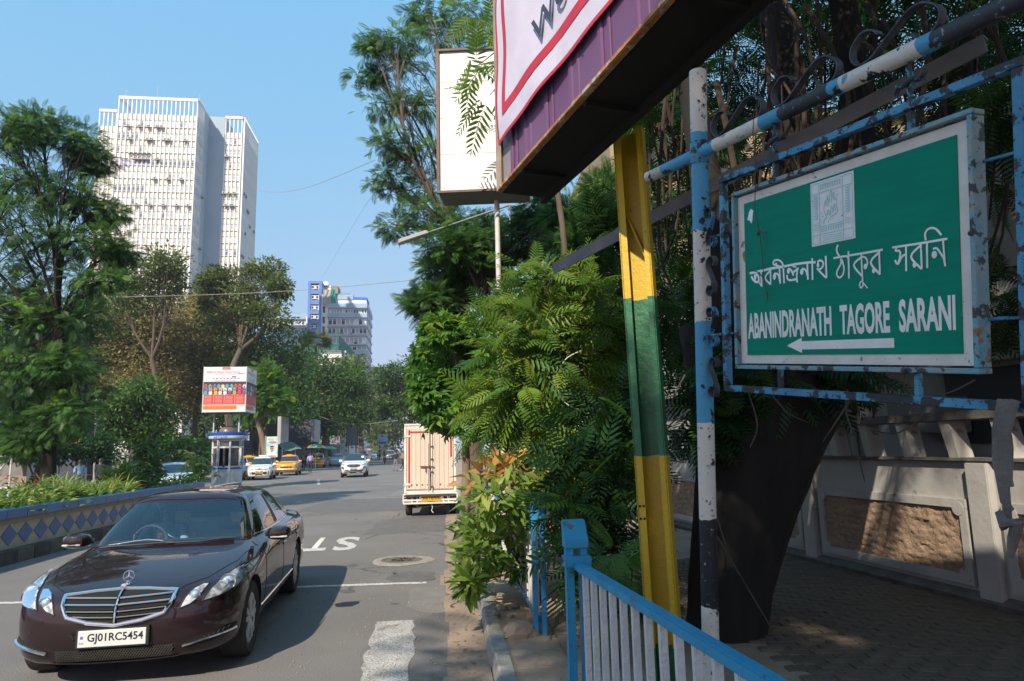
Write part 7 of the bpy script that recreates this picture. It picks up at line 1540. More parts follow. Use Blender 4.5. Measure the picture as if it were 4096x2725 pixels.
# banner: cloth sheet hung diagonally, lettering printed on it
def banner():
    ban = thing('banner', 'white cloth banner with red border and lettering hung across the billboard', 'banner', BO); ban.rotation_euler = BRm.to_euler()
    def bpt(px_, py_, off=0):      # pixel -> billboard face local (x,z)
        d = _ray(px_, py_); N = BRm @ Vector((0, 1, 0)); o = BO-N*.045; t = (o-Vector((0, 0, CAM_H))).dot(N)/d.dot(N)
        q = Vector((0, 0, CAM_H))+d*t-BO; l_ = BRm.transposed() @ q; return l_.x, l_.z
    c2 = lambda a, c: bpt(1700+a/1.7425, c/1.7425)
    # edges of the cloth (from the photograph's corner) continue upward out of view
    P0, PL, PRt = c2(522, 1020), c2(507, 0), c2(1290, 0)
    vl = Vector((PL[0]-P0[0], PL[1]-P0[1])); vr = Vector((PRt[0]-P0[0], PRt[1]-P0[1]))
    S = 1.9; nu = 26; V = []; F = []
    def surf(u, v, off=0.0):
        x = P0[0]+vl.x*v*S+(vr.x)*u*S; z = P0[1]+vl.y*v*S+vr.y*u*S
        y = -.05-.018*math.sin(9*u+5*v)-.014*math.sin(17*v-3*u)*(.3+v)-.006*math.sin(31*u+11*v)-off
        return (x, y, z)
    for i in range(nu+1):
        for j in range(nu+1): V.append(surf(j/nu, i/nu))
    for i in range(nu):
        for j in range(nu): F.append((i*(nu+1)+j, (i+1)*(nu+1)+j, (i+1)*(nu+1)+j+1, i*(nu+1)+j+1))
    clothw = mat('banner_white', (.60, .56, .68), (.54, .5, .62), scale=2.5, rough=.75, bump=.25, bscale=5)
    MB().add(V, F).obj('cloth', clothw, ban, smooth=True)
    red = mat('banner_red', (.5, .028, .06), (.44, .022, .05), scale=3, rough=.7)
    def stripe(f0, f1, w, along_u):
        V = []; F = []; n = 60
        for i in range(n+1):
            t = f0+(1.0-f0)*i/n
            for k in (0, 1):
                s_ = f1+w*k
                V.append(surf(t, s_, .004) if along_u else surf(s_, t, .004))
        for i in range(n): F.append((2*i, 2*i+1, 2*i+3, 2*i+2))
        MB().add(V, F).obj('border_stripe', red, ban, smooth=True)
    stripe(0, 0.0, .012, True); stripe(.06, .075, .032, True); stripe(0, 0.0, .008, False); stripe(.075, .042, .018, False)
    ink = mat('banner_ink', (.035, .045, .075), rough=.7)
    # 'We' runs along the lower edge; glyph outlines laid on the cloth
    me = text_mesh('We', ink, w=1.0, h=1.0, bold=.012)
    co = np.empty(len(me.vertices)*3); me.vertices.foreach_get('co', co); co = co.reshape(-1, 3)
    a0, a1, a2 = c2(800, 335), c2(1010, -40), c2(770, 170)     # start, end of baseline, top of W
    bx_, bz_ = a1[0]-a0[0], a1[1]-a0[1]; ux, uz = a2[0]-a0[0], a2[1]-a0[1]
    for i in range(len(co)):
        s_, t_ = co[i, 0]+.5, co[i, 2]+.5; x = a0[0]+bx_*s_+ux*t_; z = a0[1]+bz_*s_+uz*t_
        co[i] = (x, 0, z)
    # lift on to the cloth: solve (u,v)
    Mi = np.linalg.inv(np.array([[vr.x*S, vl.x*S], [vr.y*S, vl.y*S]]))
    for i in range(len(co)):
        u, v = Mi @ np.array([co[i, 0]-P0[0], co[i, 2]-P0[1]]); co[i, 1] = surf(u, v, .03)[1]
    me.vertices.foreach_set('co', co.ravel()); me.update(); link('lettering', me, ban)
    for q in (c2(530, 1010), c2(1085, 290), c2(500, 90)): MB().tube([(q[0], -.05, q[1]), (q[0]-.05, -.03, q[1]+.02), (q[0]-.08, 0, q[1])], .004, 5).obj('tie', wire_m, ban)
banner()
# white light box farther along
wb = thing('light_box', 'blank white light box in a brown frame behind the billboard', 'light box')
W0_, W1_ = at(1752, 208, 11.0), at(1757, 765, 11.0)
wbh = W0_.z-W1_.z; wb.location = (W1_.x, W1_.y, W1_.z); wb.rotation_euler = (0, 0, rad(-3))
wface = mat('light_box_white', (.78, .77, .75), (.72, .71, .69), scale=1.2, rough=.5, wear=[((.62, .6, .56), 5, .72)]); wfr = mat('light_box_frame', (.075, .045, .03), (.12, .07, .045), scale=6, rough=.6)
MB().box((.75, .03, wbh/2), (1.5, .02, wbh)).obj('face', wface, wb)
for z_ in (.66, 1.32, 1.98):
    if z_ < wbh-.2: MB().box((.75, .018, z_), (1.48, .006, .008)).obj('sheet_seam', mat('seam_grey', (.5, .49, .47), rough=.6), wb)
for a, c in (((-.015, 0, -.03), (-.015, 0, wbh+.03)), ((1.515, 0, -.03), (1.515, 0, wbh+.03)), ((-.03, 0, -.02), (1.53, 0, -.02)), ((-.03, 0, wbh+.02), (1.53, 0, wbh+.02))): MB().bar(a, c, .05, .04).obj('frame', wfr, wb)
MB().box((.75, .36, wbh/2), (1.53, .64, wbh+.03)).obj('casing', mat('casing_grey', (.1, .105, .11), (.14, .14, .14), scale=3, rough=.6), wb)
MB().tube([(.95, .3, -.1), (.97, .3, -W1_.z+.1)], .045, 12).obj('post', mat('white_post', (.6, .58, .55), (.45, .42, .38), scale=4, rough=.6), wb, smooth=True)

# ================================================================ FENCE, COMPOUND WALL, BUILDINGS ON THE RIGHT
FY0 = 6.6; fslope = -.1
fn = thing('kerb_fence', 'blue and white pavement fence running away along the kerb', 'fence', (kx(FY0)+.49, FY0, .125), math.atan2(.995, -.1))
rb2 = mat('fence_blue', (.035, .25, .52), (.05, .3, .56), scale=3, rough=.45, bump=.12, bscale=30, wear=[((.3, .3, .3), 9, .68), ((.14, .1, .07), 5, .72)])
rw2 = mat('fence_white', (.62, .6, .57), (.5, .48, .44), scale=6, rough=.6, bump=.3, bscale=40, wear=[((.3, .22, .16), 9, .68)])
barm = MB().box((0, 0, .52), (.034, .03, .78)).mesh(rw2, 'bar')
x = 0.0; k = 0
while x < 26:
    for s_ in (-1, 1): MB().box((x, s_*.04, .52), (.05, .045, 1.04)).obj('post_leg', rb2, fn, bev=.005)
    MB().prism([(-.045, 0), (.045, 0), (.045, .05), (-.01, .15), (-.05, .15)], .13, None, (x, -.065, 1.04)).obj('post_cap', rb2, fn, bev=.005)
    if k not in (3,):
        for zz in (.93, .14): MB().bar((x+.04, 0, zz), (x+2.36, 0, zz), .05, .05).obj('rail', rb2, fn, bev=.005)
        for j in range(15): link('bar', barm, fn, (x+.14+j*.15, 0, 0))
    x += 2.4; k += 1
# compound wall
WA = Vector((4.18, 10.3, 0)); wdir = Vector((.2, -.98, 0)).normalized(); wnrm = Vector((-.98, -.2, 0)).normalized()
WR = Matrix((wdir, -wnrm, Vector((0, 0, 1)))).transposed()      # local x towards the camera, y into the wall
cw = thing('compound_wall', 'whitewashed compound wall with recessed pebbledash panels and slanted balusters', 'wall', WA); cw.rotation_euler = WR.to_euler()
def wpt(x, y):
    d = _ray(x, y); o = Vector((0, 0, CAM_H)); t = (WA-o).dot(wnrm)/d.dot(wnrm); q = WR.transposed() @ (o+d*t-WA); return q.x, q.z
c3 = lambda a, b_: wpt(3100+a/1.568, 1500+b_/1.568)
ztop = c3(700, 535)[1]; zrail0, zrail1 = c3(850, 300)[1], c3(850, 245)[1]
plw_ = mat('whitewash', (.42, .41, .385), (.33, .32, .3), scale=1.6, detail=8, rough=.9, bump=.3, bscale=12, wear=[((.2, .19, .17), 3.0, .64), ((.26, .2, .15), 7, .7)])
dirt = mat('wall_top_dirt', (.09, .085, .075), (.16, .15, .13), scale=4, rough=.95, bump=.4, bscale=20)
peb = mat('pebbledash', (.36, .25, .17), (.25, .17, .115), scale=9, detail=8, rough=.95, bump=1.0, bscale=22, wear=[((.13, .1, .08), 26, .64), ((.44, .34, .26), 16, .68)])
MB().box((-1.5, .16, ztop/2), (17, .22, ztop)).obj('wall', plw_, cw); MB().box((-1.5, .14, ztop+.02), (17, .3, .04)).obj('coping', dirt, cw, bev=.01)
MB().box((-1.5, .02, .17), (17, .16, .12), Matrix.Rotation(rad(25), 3, 'X')).obj('skirting', dirt, cw)
def panel(x0, x1, z0, z1):
    fw_ = .1; w = (x1-x0); h = z1-z0
    for (a, b_, c, d_) in ((x0, x1, z1-fw_, z1), (x0, x1, z0, z0+fw_), (x0, x0+fw_, z0+fw_, z1-fw_), (x1-fw_, x1, z0+fw_, z1-fw_)): MB().box(((a+b_)/2, .03, (c+d_)/2), (b_-a, .07, d_-c)).obj('panel_frame', plw_, cw, bev=.006)
    # rough rendered face with real relief
    n, m = 60, 30; V = []; F = []; rp = np.random.default_rng(int(abs(x0)*100)+5)
    hgt = rp.random((m+1, n+1)); hgt = (hgt+np.roll(hgt, 1, 0)+np.roll(hgt, 1, 1))/3
    for i in range(m+1):
        for j in range(n+1): V.append((x0+fw_+(w-2*fw_)*j/n, .036-.045*(hgt[i, j]-.3), z0+fw_+(h-2*fw_)*i/m))
    for i in range(m):
        for j in range(n): F.append((i*(n+1)+j, i*(n+1)+j+1, (i+1)*(n+1)+j+1, (i+1)*(n+1)+j))
    MB().add(V, F).obj('pebbledash', peb, cw, smooth=True)
    for cx_, cz_ in ((x0+fw_, z0+fw_), (x1-fw_, z0+fw_), (x0+fw_, z1-fw_), (x1-fw_, z1-fw_)): MB().lathe([(.075, 0), (.075, .072), (.0001, .074)], 14, (cx_, .062, cz_), Matrix.Rotation(rad(90), 3, 'X')).obj('corner_boss', plw_, cw)
pz1 = c3(750, 745)[1]; px0, px1 = c3(280, 900)[0], c3(1205, 900)[0]; pz0 = .3
pw_ = px1-px0
for k in range(-4, 3): panel(px0+k*(pw_+.42), px0+k*(pw_+.42)+pw_, pz0, pz1)
for k in range(-4, 4): MB().box((px0+k*(pw_+.42)-.21, .03, ztop/2), (.26, .14, ztop-.02)).obj('pier', plw_, cw, bev=.008)
MB().box((-1.5, .16, (zrail0+zrail1)/2), (17, .26, max(.08, zrail1-zrail0))).obj('top_rail', dirt, cw, bev=.01)
bx0, bx1 = c3(575, 430)[0], c3(820, 430)[0]; bp2 = abs(bx1-bx0)
bal = MB().prism([(-.1, ztop), (.02, ztop), (-.08, zrail0+.02), (-.22, zrail0+.02)], .2, None, (0, .06, 0)).mesh(plw_, 'baluster')
for k in range(-22, 14): link('baluster', bal, cw, (bx0+k*bp2, 0, 0))
# white house behind the wall
hs = thing('white_house', 'white house wall with pipes standing behind the compound wall', 'building', WA+Vector((.98, .2, 0))*2.0); hs.rotation_euler = WR.to_euler()
hw_ = mat('house_white', (.36, .34, .31), (.28, .265, .24), scale=1.0, detail=7, rough=.9, wear=[((.18, .17, .16), 2.2, .67)])
MB().box((-1, 2, 3.2), (22, 4, 6.4)).obj('wall', hw_, hs); MB().box((-1, -.15, 3.1), (22, .5, .14)).obj('sunshade', hw_, hs)
for x_ in (-1.2, -1.5): MB().tube([(x_, -.06, 0), (x_, -.06, 6)], .05, 10).obj('drain_pipe', mat('pipe_grey', (.3, .29, .27), rough=.6), hs, smooth=True)
for x_ in (-5, -2.6, 1.4, 4.0): MB().box((x_, -.01, 2.25), (1.2, .06, 1.0)).obj('window', b_dark, hs); MB().box((x_, -.12, 2.85), (1.5, .34, .08)).obj('window_hood', hw_, hs)
MB().box((.7, -.3, 2.15), (1.0, .5, .5)).obj('air_conditioner', mat('old_ac', (.16, .15, .14), rough=.7), hs, bev=.02)
# cream building farther along, glimpsed between the leaves
cr = thing('cream_building', 'cream building glimpsed through leaves behind the yellow post', 'building', (3.4, 21.5, 0), rad(4))
crm = mat('cream_wall', (.34, .27, .16), (.28, .22, .13), scale=.8, rough=.9); 
MB().box((6.5, 5, 6.5), (13, 10, 13)).obj('wall', crm, cr)
for fl_ in range(4):
    for k in range(5): MB().box((1.4+k*2.5, -.02, 1.8+fl_*3.1), (1.1, .1, 1.5)).obj('window', [b_dark], cr); MB().box((1.4+k*2.5, -.25, 2.7+fl_*3.1), (1.5, .5, .08)).obj('window_hood', crm, cr)
for fl_ in range(4): MB().box((6.5, -.1, 3.5+fl_*3.1), (13.1, .3, .15)).obj('string_course', crm, cr)
MB().tube([(.3, -.1, 0), (.3, -.1, 12)], .06, 8).obj('drain_pipe', mat('pipe_rust', (.25, .13, .08), rough=.7), cr)
sg = thing('orange_sign', 'orange notice board glimpsed through the thicket by the fence', 'sign', at(2250, 1960, 12.5)); MB().box((0, 0, -.4), (.5, .04, 1.3)).obj('board', mat('orange_board', (.6, .17, .02), (.5, .12, .02), scale=6, rough=.5), sg)
MB().tube([(0, .04, -1.9), (0, .04, .2)], .03, 8).obj('post', iron_b, sg)

# ================================================================ KIOSK WITH ADVERTISING CUBE
kc = gnd(915, 1962); kk = thing('traffic_kiosk', 'round white police kiosk carrying a four sided advertising cube', 'kiosk', (kc.x-.42, kc.y+.7, 0), rad(8))
kwm = mat('kiosk_white', (.56, .57, .57), (.48, .49, .49), scale=3, rough=.45, wear=[((.36, .35, .33), 6, .68)]); kbl_ = mat('kiosk_blue', (.012, .07, .36), rough=.4); kgl = mat('kiosk_glass', (.06, .06, .058), (.1, .1, .095), scale=3, rough=.12, spec=.7)
R8 = .72; NK = 8; ang = [rad(-90+22.5+45*k) for k in range(NK)]
MB().lathe([(.8, 0), (.8, .08), (.76, .08), (.76, .14)], 32).obj('plinth', kbl_, kk, smooth=30)
MB().lathe([(.74, .14), (.74, 1.0), (.76, 1.0), (.76, 1.04)], 32).obj('drum', kwm, kk, smooth=30); MB().lathe([(.765, 1.04), (.765, 1.13), (.72, 1.13)], 32).obj('blue_band', kbl_, kk, smooth=30)
for k in range(NK):
    a, c = ang[k], ang[(k+1) % NK]; A_, C_ = Vector((R8*math.cos(a), R8*math.sin(a), 0)), Vector((R8*math.cos(c), R8*math.sin(c), 0))
    MB().bar(A_+Vector((0, 0, 1.13)), A_+Vector((0, 0, 2.55)), .09, .09).obj('mullion', kwm, kk, bev=.01)
    for z in (1.16, 2.15, 2.5): MB().bar(A_+Vector((0, 0, z)), C_+Vector((0, 0, z)), .07, .09).obj('transom', kwm, kk)
    m_ = (A_+C_)/2; n_ = m_.normalized(); z0_, z1_ = 1.2, 2.11
    if k == NK-1:      # the door faces us
        dr = MB().bar(A_*1.03+Vector((0, 0, .6)), C_*1.03+Vector((0, 0, .6)), .05, 1.0).obj('door', kwm, kk); MB().bar(A_*.6+C_*.44+Vector((0, 0, 1.62)), C_*.6+A_*.44+Vector((0, 0, 1.62)), .03, .95).obj('door_pane', kgl, dr)
        for w_ in (A_, C_): MB().bar(w_*1.045+Vector((0, 0, .1)), w_*1.045+Vector((0, 0, 2.15)), .05, .05).obj('door_stile', kwm, dr)
    else: MB().bar(A_.lerp(C_, .08)*.985+Vector((0, 0, 1.65)), A_.lerp(C_, .92)*.985+Vector((0, 0, 1.65)), .02, .92).obj('pane', kgl, kk)
    MB().bar(A_.lerp(C_, .12)*.985+Vector((0, 0, 2.33)), A_.lerp(C_, .88)*.985+Vector((0, 0, 2.33)), .02, .26).obj('pane', kgl, kk)
    if k % 2: 
        MB().tube([A_*1.1+Vector((0, 0, 1.1)), A_*1.1+Vector((0, 0, 2.55))], .035, 10).obj('column', kwm, kk, smooth=True)
        for z in (1.25, 1.35, 2.1, 2.2): MB().lathe([(.04, 0), (.04, .05)], 10, A_*1.1+Vector((0, 0, z))).obj('column_ring', kbl_, kk)
MB().lathe([(.78, 2.55), (.93, 2.6), (.95, 2.7), (.9, 2.74)], 40).obj('cornice', kwm, kk, smooth=30)
MB().lathe([(.93, 2.74), (.94, 2.78), (.94, 2.9), (.5, 2.92)], 40).obj('roof_ring', kbl_, kk, smooth=30)
MB().lathe([(.48, 2.92), (.47, 3.02), (.38, 3.14), (.22, 3.22), (.0001, 3.25)], 28).obj('dome', mat('dome_brown', (.17, .13, .11), (.13, .1, .085), scale=4, rough=.35), kk, smooth=True)
tx_ = text_mesh('ARTAGE', kbl_, w=.72, h=.11); co = np.empty(len(tx_.vertices)*3); tx_.vertices.foreach_get('co', co); co = co.reshape(-1, 3)
th_ = co[:, 0]/.955-math.pi/2-rad(10); z_ = co[:, 2]+2.66; co = np.stack([.957*np.cos(th_), .957*np.sin(th_), z_], 1); tx_.vertices.foreach_set('co', co.ravel()); tx_.update(); link('lettering', tx_, kk)
for (x_, y_) in ((-.62, -.45), (.62, -.45), (0.0, .6), (-.05, -.0)): MB().tube([(x_, y_, 2.9), (x_, y_, 3.95)], .04, 10).obj('cube_post', kwm, kk, smooth=True)
CW, CZ0, CZ1 = 2.12, 3.9, 6.22
cube = MB().box((0, 0, (CZ0+CZ1)/2), (CW-.04, CW-.04, CZ1-CZ0)).obj('advert_cube', mat('cube_frame', (.05, .05, .05), rough=.6), kk)
for s1 in (-1, 1):
    for s2 in (-1, 1): MB().box((s1*(CW/2-.015), s2*(CW/2-.015), (CZ0+CZ1)/2), (.04, .04, CZ1-CZ0+.03)).obj('cube_edge', mat('cube_edge', (.4, .38, .36), rough=.5), cube)
pw = mat('poster_white', (.66, .65, .66), rough=.6); pr = mat('poster_red', (.52, .05, .045), rough=.6); po_ = mat('poster_orange', (.6, .16, .03), rough=.6); pk = mat('poster_ink', (.05, .03, .04), rough=.6); pb = mat('poster_black', (.035, .03, .035), rough=.6); pbl = mat('poster_blue', (.1, .12, .45), rough=.6); prd = mat('poster_crimson', (.45, .01, .03), rough=.6); pwt = mat('poster_pink', (.62, .3, .28), rough=.6)
def poster_face(rz_):
    H = CZ1-CZ0; f = link('poster', MB().box((0, 0, 0), (CW-.06, .012, H-.02)).mesh(pw, 'poster'), cube); f.location = (CW/2*math.sin(rz_), -CW/2*math.cos(rz_), (CZ0+CZ1)/2); f.rotation_euler = (0, 0, rz_)
    W_ = CW-.06; lv = [0]
    def rect(x0, x1, t0, t1, m, name='print'):
        lv[0] += 1; y = -.0065-.00012*lv[0]; X0, X1, Z0, Z1 = (x0-.5)*W_, (x1-.5)*W_, (.5-t1)*H, (.5-t0)*H
        return MB().add([(X0, y, Z0), (X1, y, Z0), (X1, y, Z1), (X0, y, Z1)], [(0, 1, 2, 3)]).obj(name, m, f)
    rect(.0, 1, .33, .61, pb); rect(.01, .99, .615, .83, pr); rect(.01, .8, .86, .94, po_); rect(.01, .99, .835, .856, pwt)
    rect(.43, .62, .012, .065, prd)
    def tx(s, m, w, h, cx_, t): lv[0] += 1; link('lettering', text_mesh(s, m, w=w*W_, h=h*H), f, ((cx_-.5)*W_, -.0066-.00012*lv[0], (.5-t)*H))
    tx('AAKACO', pw, .15, .03, .525, .038); tx('13th Behala Classical Festival', prd, .64, .05, .53, .115); rect(.06, .2, .105, .13, po_)
    tx('9th to 12th January 2025, Behala', pk, .5, .026, .52, .165); tx('Behala Sanskritik Sammilani', pbl, .52, .034, .52, .3); rect(.66, .76, .21, .24, pbl); rect(.8, .96, .15, .165, prd)
    for k in range(8): rect(.2+k*.085, .25+k*.085, .252, .268, (pbl, pk, prd)[k % 3])
    for k in range(3): rect(.25*(k+1)-.006, .25*(k+1)+.006, .63, .825, pwt)
    for k in range(4):
        for j in range(6): rect(.03+.25*k, .2+.25*k, .645+.03*j, .655+.03*j, pwt)
    rr = random.Random(3); cols = [(.6, .25, .05), (.1, .12, .5), (.5, .05, .08), (.6, .5, .45), (.65, .35, .1), (.3, .05, .15), (.6, .58, .6), (.05, .35, .4)]; sk = mat('print_skin', (.4, .2, .12), rough=.7)
    for row, (n_, t) in enumerate(((10, .39), (9, .46), (9, .53))):
        for k in range(n_):
            cx_ = (k+.5+.2*rr.random())/n_; c = cols[rr.randrange(8)]; m = mat('print_%d' % cols.index(c), c, rough=.7)
            for (ox, ot, rx_, rt, mm) in ((0, .045, .045, .05, m), (0, -.005, .018, .022, sk), (0, -.017, .018, .012, pb)):
                lv[0] += 1; V = [((cx_-.5+ox+rx_*math.cos(a*math.pi/5))*W_, -.0066-.00012*lv[0], (.5-(t+ot)+rt*math.sin(a*math.pi/5))*H) for a in range(10)]; MB().add(V, [tuple(range(10))]).obj('print', mm, f)
    tx('16th January  17th January  18th January  19th January', pwt, .9, .016, .5, .846)
for k in range(2): poster_face(rad(90*k))
for k in (2, 3): MB().box((0, -CW/2, (CZ0+CZ1)/2), (CW-.06, .012, CZ1-CZ0)).obj('poster', pw, cube).rotation_euler = (0, 0, rad(90*k))

# ================================================================ PLANTS IN THE PLANTER
def planter_pt(px_, back=.8, z=.8):
    d = _ray(px_, 1950); r = d.x/d.y; sl = -.105; Y = (PA.x-back-sl*PA.y)/(r-sl); return Vector((r*Y, Y, z))
def tuft(name, label, px_, back, n, size, m, leaf=None, spread=.4, h=.5, seed=0, cat='plant', group='plants in the median planter', rise=.0):
    r = np.random.default_rng(seed+500); p = planter_pt(px_, back); t = thing(name, label, cat, p, 0, group)
    P = np.stack([r.normal(0, spread, n), r.normal(0, spread, n), np.abs(r.normal(0, h*.6, n))+rise*r.random(n)], 1); D = P*np.array([1, 1, .4])+r.normal(0, .3, (n, 3)); D[:, 2] = np.abs(D[:, 2])*.5+.05
    lf = leaf or T_GR
    if lf is T_GR: D = r.normal(0, 1, (n, 3)); D[:, 2] *= .1
    V, F, var = scatter(lf, P, D, size*(.7+.6*r.random(n)), np.clip(.5+.25*r.normal(size=n), 0, 1), r, .25 if lf is T_GR else .6)
    link('leaves', fast_mesh('leaves', V, F, m, var), t); b = MB()
    for k in range(min(n, 10)): b.tube([(P[k][0]*.3, P[k][1]*.3, -.05), tuple(P[k]*.6), tuple(P[k])], .008, 5, cap=False)
    b.obj('stems', bark, t); return t
k = 0
for px_, back, n, lb in ((-60, .7, 330, 'broadleaf croton bush at the left edge of the planter'), (20, .6, 330, 'broadleaf croton bush second from the left edge of the planter'), (90, .8, 300, 'broadleaf croton bush with orange flowers in the planter'), (160, .55, 260, 'low broadleaf bush beside the first spider plants')):
    tuft('croton', lb, px_, back, n, .15, G_light if k % 2 else G_yell, T_LEAF, .3, .36, k); k += 1
for px_, back, n, sz, lb in ((150, 1.3, 26, .55, 'spider plant tuft behind the croton bushes'), (235, .7, 26, .55, 'spider plant tuft, first of the front row'), (290, .6, 26, .5, 'spider plant tuft, second of the front row'), (345, .7, 26, .5, 'spider plant tuft, third of the front row'), (395, .8, 24, .5, 'spider plant tuft, fourth of the front row'), (250, 1.5, 20, .55, 'spider plant tuft behind the front row'), (485, 1.1, 40, .72, 'tall fountain like spider plant in the planter'), (470, .8, 26, .55, 'spider plant tuft below the tall fountain plant')):
    tuft('spider_plant', lb, px_, back, n, sz, G_light, T_GR, .2, .2, k, rise=.45 if sz > .7 else .1); k += 1
for px_, back, n, lb in ((440, .7, 200, 'small leafy shrub left of the fountain plant'), (545, .7, 260, 'dark leafy shrub under the upright dracaenas'), (640, .7, 200, 'small leafy shrub before the pale saloon'), (690, .8, 200, 'small leafy shrub right of the pale saloon'), (740, .7, 200, 'low leafy shrub near the planter end')):
    tuft('leafy_shrub', lb, px_, back, n, .14, G_mid if k % 2 else G_light, T_LEAF, .26, .3, k); k += 1
for j, (px_, back, hh, lb) in enumerate(((560, .9, 1.35, 'upright dracaena stem, left of three'), (590, .8, 1.5, 'upright dracaena stem, middle of three'), (622, .9, 1.25, 'upright dracaena stem, right of three'), (780, .9, 1.2, 'spiky dracaena clump before the kiosk'), (800, .7, 1.0, 'low spiky dracaena clump before the kiosk'), (850, .4, .9, 'leafy plant at the planter end before the kiosk'))):
    r = np.random.default_rng(700+j); p = planter_pt(px_, back) if px_ < 840 else Vector((-11.3, 24.2, .3)); t = thing('dracaena', lb, 'plant', p, 0, 'plants in the median planter')
    n = 26; zz = np.linspace(.2, hh, n); P = np.stack([r.normal(0, .09 if j < 3 else .22, n), r.normal(0, .09 if j < 3 else .22, n), zz], 1); D = r.normal(0, 1, (n, 3)); D[:, 2] = .3
    V, F, var = scatter(T_WH, P, D, .26*(.7+.5*r.random(n)), np.clip(.55+.2*r.normal(size=n), 0, 1), r, .3); link('leaves', fast_mesh('leaves', V, F, G_light if j > 2 else G_mid, var), t)
    MB().tube([(0, 0, -.1), (.03, 0, hh*.5), (0, .02, hh)], [.02, .018, .01], 6).obj('stem', bark, t)
fl = thing('croton_flowers', 'small orange flowers among the croton leaves', 'flowers', planter_pt(100, .8)); rf = np.random.default_rng(4)
P = np.stack([rf.normal(0, .25, 26), rf.normal(0, .2, 26), .5+.2*rf.random(26)], 1); V, F, var = scatter(T_WH, P, rf.normal(0, 1, (26, 3)), np.full(26, .05), rf.random(26), rf); link('petals', fast_mesh('petals', V, F, leafmat('petal_orange', [(.5, .1, .02), (.6, .14, .03)]), var), fl)

# ================================================================ LAMP POSTS, POLES, WIRES
galv = mat('galvanised', (.34, .35, .36), (.27, .28, .29), scale=5, rough=.5, metal=.3)
def lamp(label, base, top, arm, group='street lamp posts', r=.07, head=True):
    t = thing('street_lamp', label, 'street lamp', base, 0, group); b0 = Vector(base); tp = Vector(top)-b0; ar_ = Vector(arm)-b0
    MB().tube([(0, 0, 0), tuple(tp*.5), tuple(tp)], [r*1.4, r*1.1, r*.8], 10).obj('pole', galv, t, smooth=True); MB().box((0, 0, .15), (.3, .3, .3)).obj('base', galv, t, bev=.02)
    MB().tube([tuple(tp), tuple(tp.lerp(ar_, .5)), tuple(ar_)], [r*.7, r*.55, r*.5], 8).obj('arm', galv, t, smooth=True)
    d = (ar_-tp).normalized(); MB().bar(ar_-d*.1, ar_+d*.55, .22, .09).obj('lamp_head', mat('lamp_head', (.45, .45, .44), rough=.4), t, bev=.02); return t
p = gnd(1243, 1862); lamp('slim street lamp rising above the green umbrellas', (p.x, p.y, 0), at(1245, 1640, p.y), at(1300, 1630, p.y))
p = at(384, 1840, 45); lamp('pale street lamp left of the small dark tree', (p.x, p.y, 0), at(386, 1578, 45), at(366, 1578, 45))
p = at(2045, 1900, 14.2); lamp('white lamp post with long arm poking out of the right foliage', (p.x, p.y, .12), at(2040, 820, 14.2), at(1690, 938, 13.6), r=.034)
MB().bar(at(1960, 958, 14), at(2040, 965, 14.2), .05, .05).obj('lamp_bracket', galv, kind=None, label='short bracket beside the white lamp post arm', cat='bracket')
tp_ = thing('tall_pole', 'tall tapering green grey pole with a white box, far left', 'pole', (at(232, 1840, 40).x, 40, 0))
a_, c_ = at(232, 1790, 40)-tp_.location, at(256, 1490, 40)-tp_.location; MB().tube([(0, 0, 0), tuple(a_), tuple(c_)], [.16, .15, .08], 10).obj('shaft', mat('pole_green', (.14, .19, .2), rough=.5), tp_, smooth=True)
q = at(228, 1759, 40)-tp_.location; MB().box(q, (.36, .2, .2)).obj('meter_box', b_white, tp_, bev=.02); MB().box(q+Vector((0, 0, -.16)), (.4, .18, .1)).obj('bracket', blk, tp_)
def wire(label, pts, r, sag=0.0):
    t = thing('overhead_wire', label, 'wire'); P = smooth_path([tuple(p) for p in pts], 8) if len(pts) > 2 else [Vector(pts[0]).lerp(Vector(pts[1]), i/20)-Vector((0, 0, sag*math.sin(math.pi*i/20))) for i in range(21)]
    MB().tube(P, r, 5).obj('strand', wire_m2, t, smooth=True)
wire_m2 = mat('cable_grey', (.28, .27, .26), rough=.6)
wire('pale cable sagging across the street before the tower', [at(-60, 1192, 24), at(500, 1188, 25), at(1100, 1168, 24), at(1750, 1112, 19)], .011)
wire('thin wire crossing before the dark tree at far left', [at(-40, 1630, 27), at(150, 1632, 28), at(300, 1622, 30)], .012)
wire('faint wire slanting up from the tower towards the right tree', [at(1035, 762, 90), at(1500, 640, 40)], .02, 1.0)
wire('faint wire rising steeply above the apartment block', [at(1290, 1110, 120), at(1420, 890, 80), at(1530, 720, 50)], .012)
wire('cable looping from the slim street lamp across the street', [at(1247, 1652, 88), at(1350, 1690, 85), at(1460, 1696, 80), at(1590, 1682, 70)], .025)
wl_ = thing('white_cable_loop', 'thin white cable looped among the feathery bush', 'cable'); MB().tube(smooth_path([tuple(at(a, c, 8.0)) for a, c in ((2330, 1400), (2260, 1440), (2230, 1520), (2250, 1600), (2320, 1640), (2400, 1640), (2430, 1620), (2360, 1660), (2300, 1720))], 6), .006, 5).obj('strand', mat('cable_white', (.6, .6, .6), rough=.5), wl_, smooth=True)

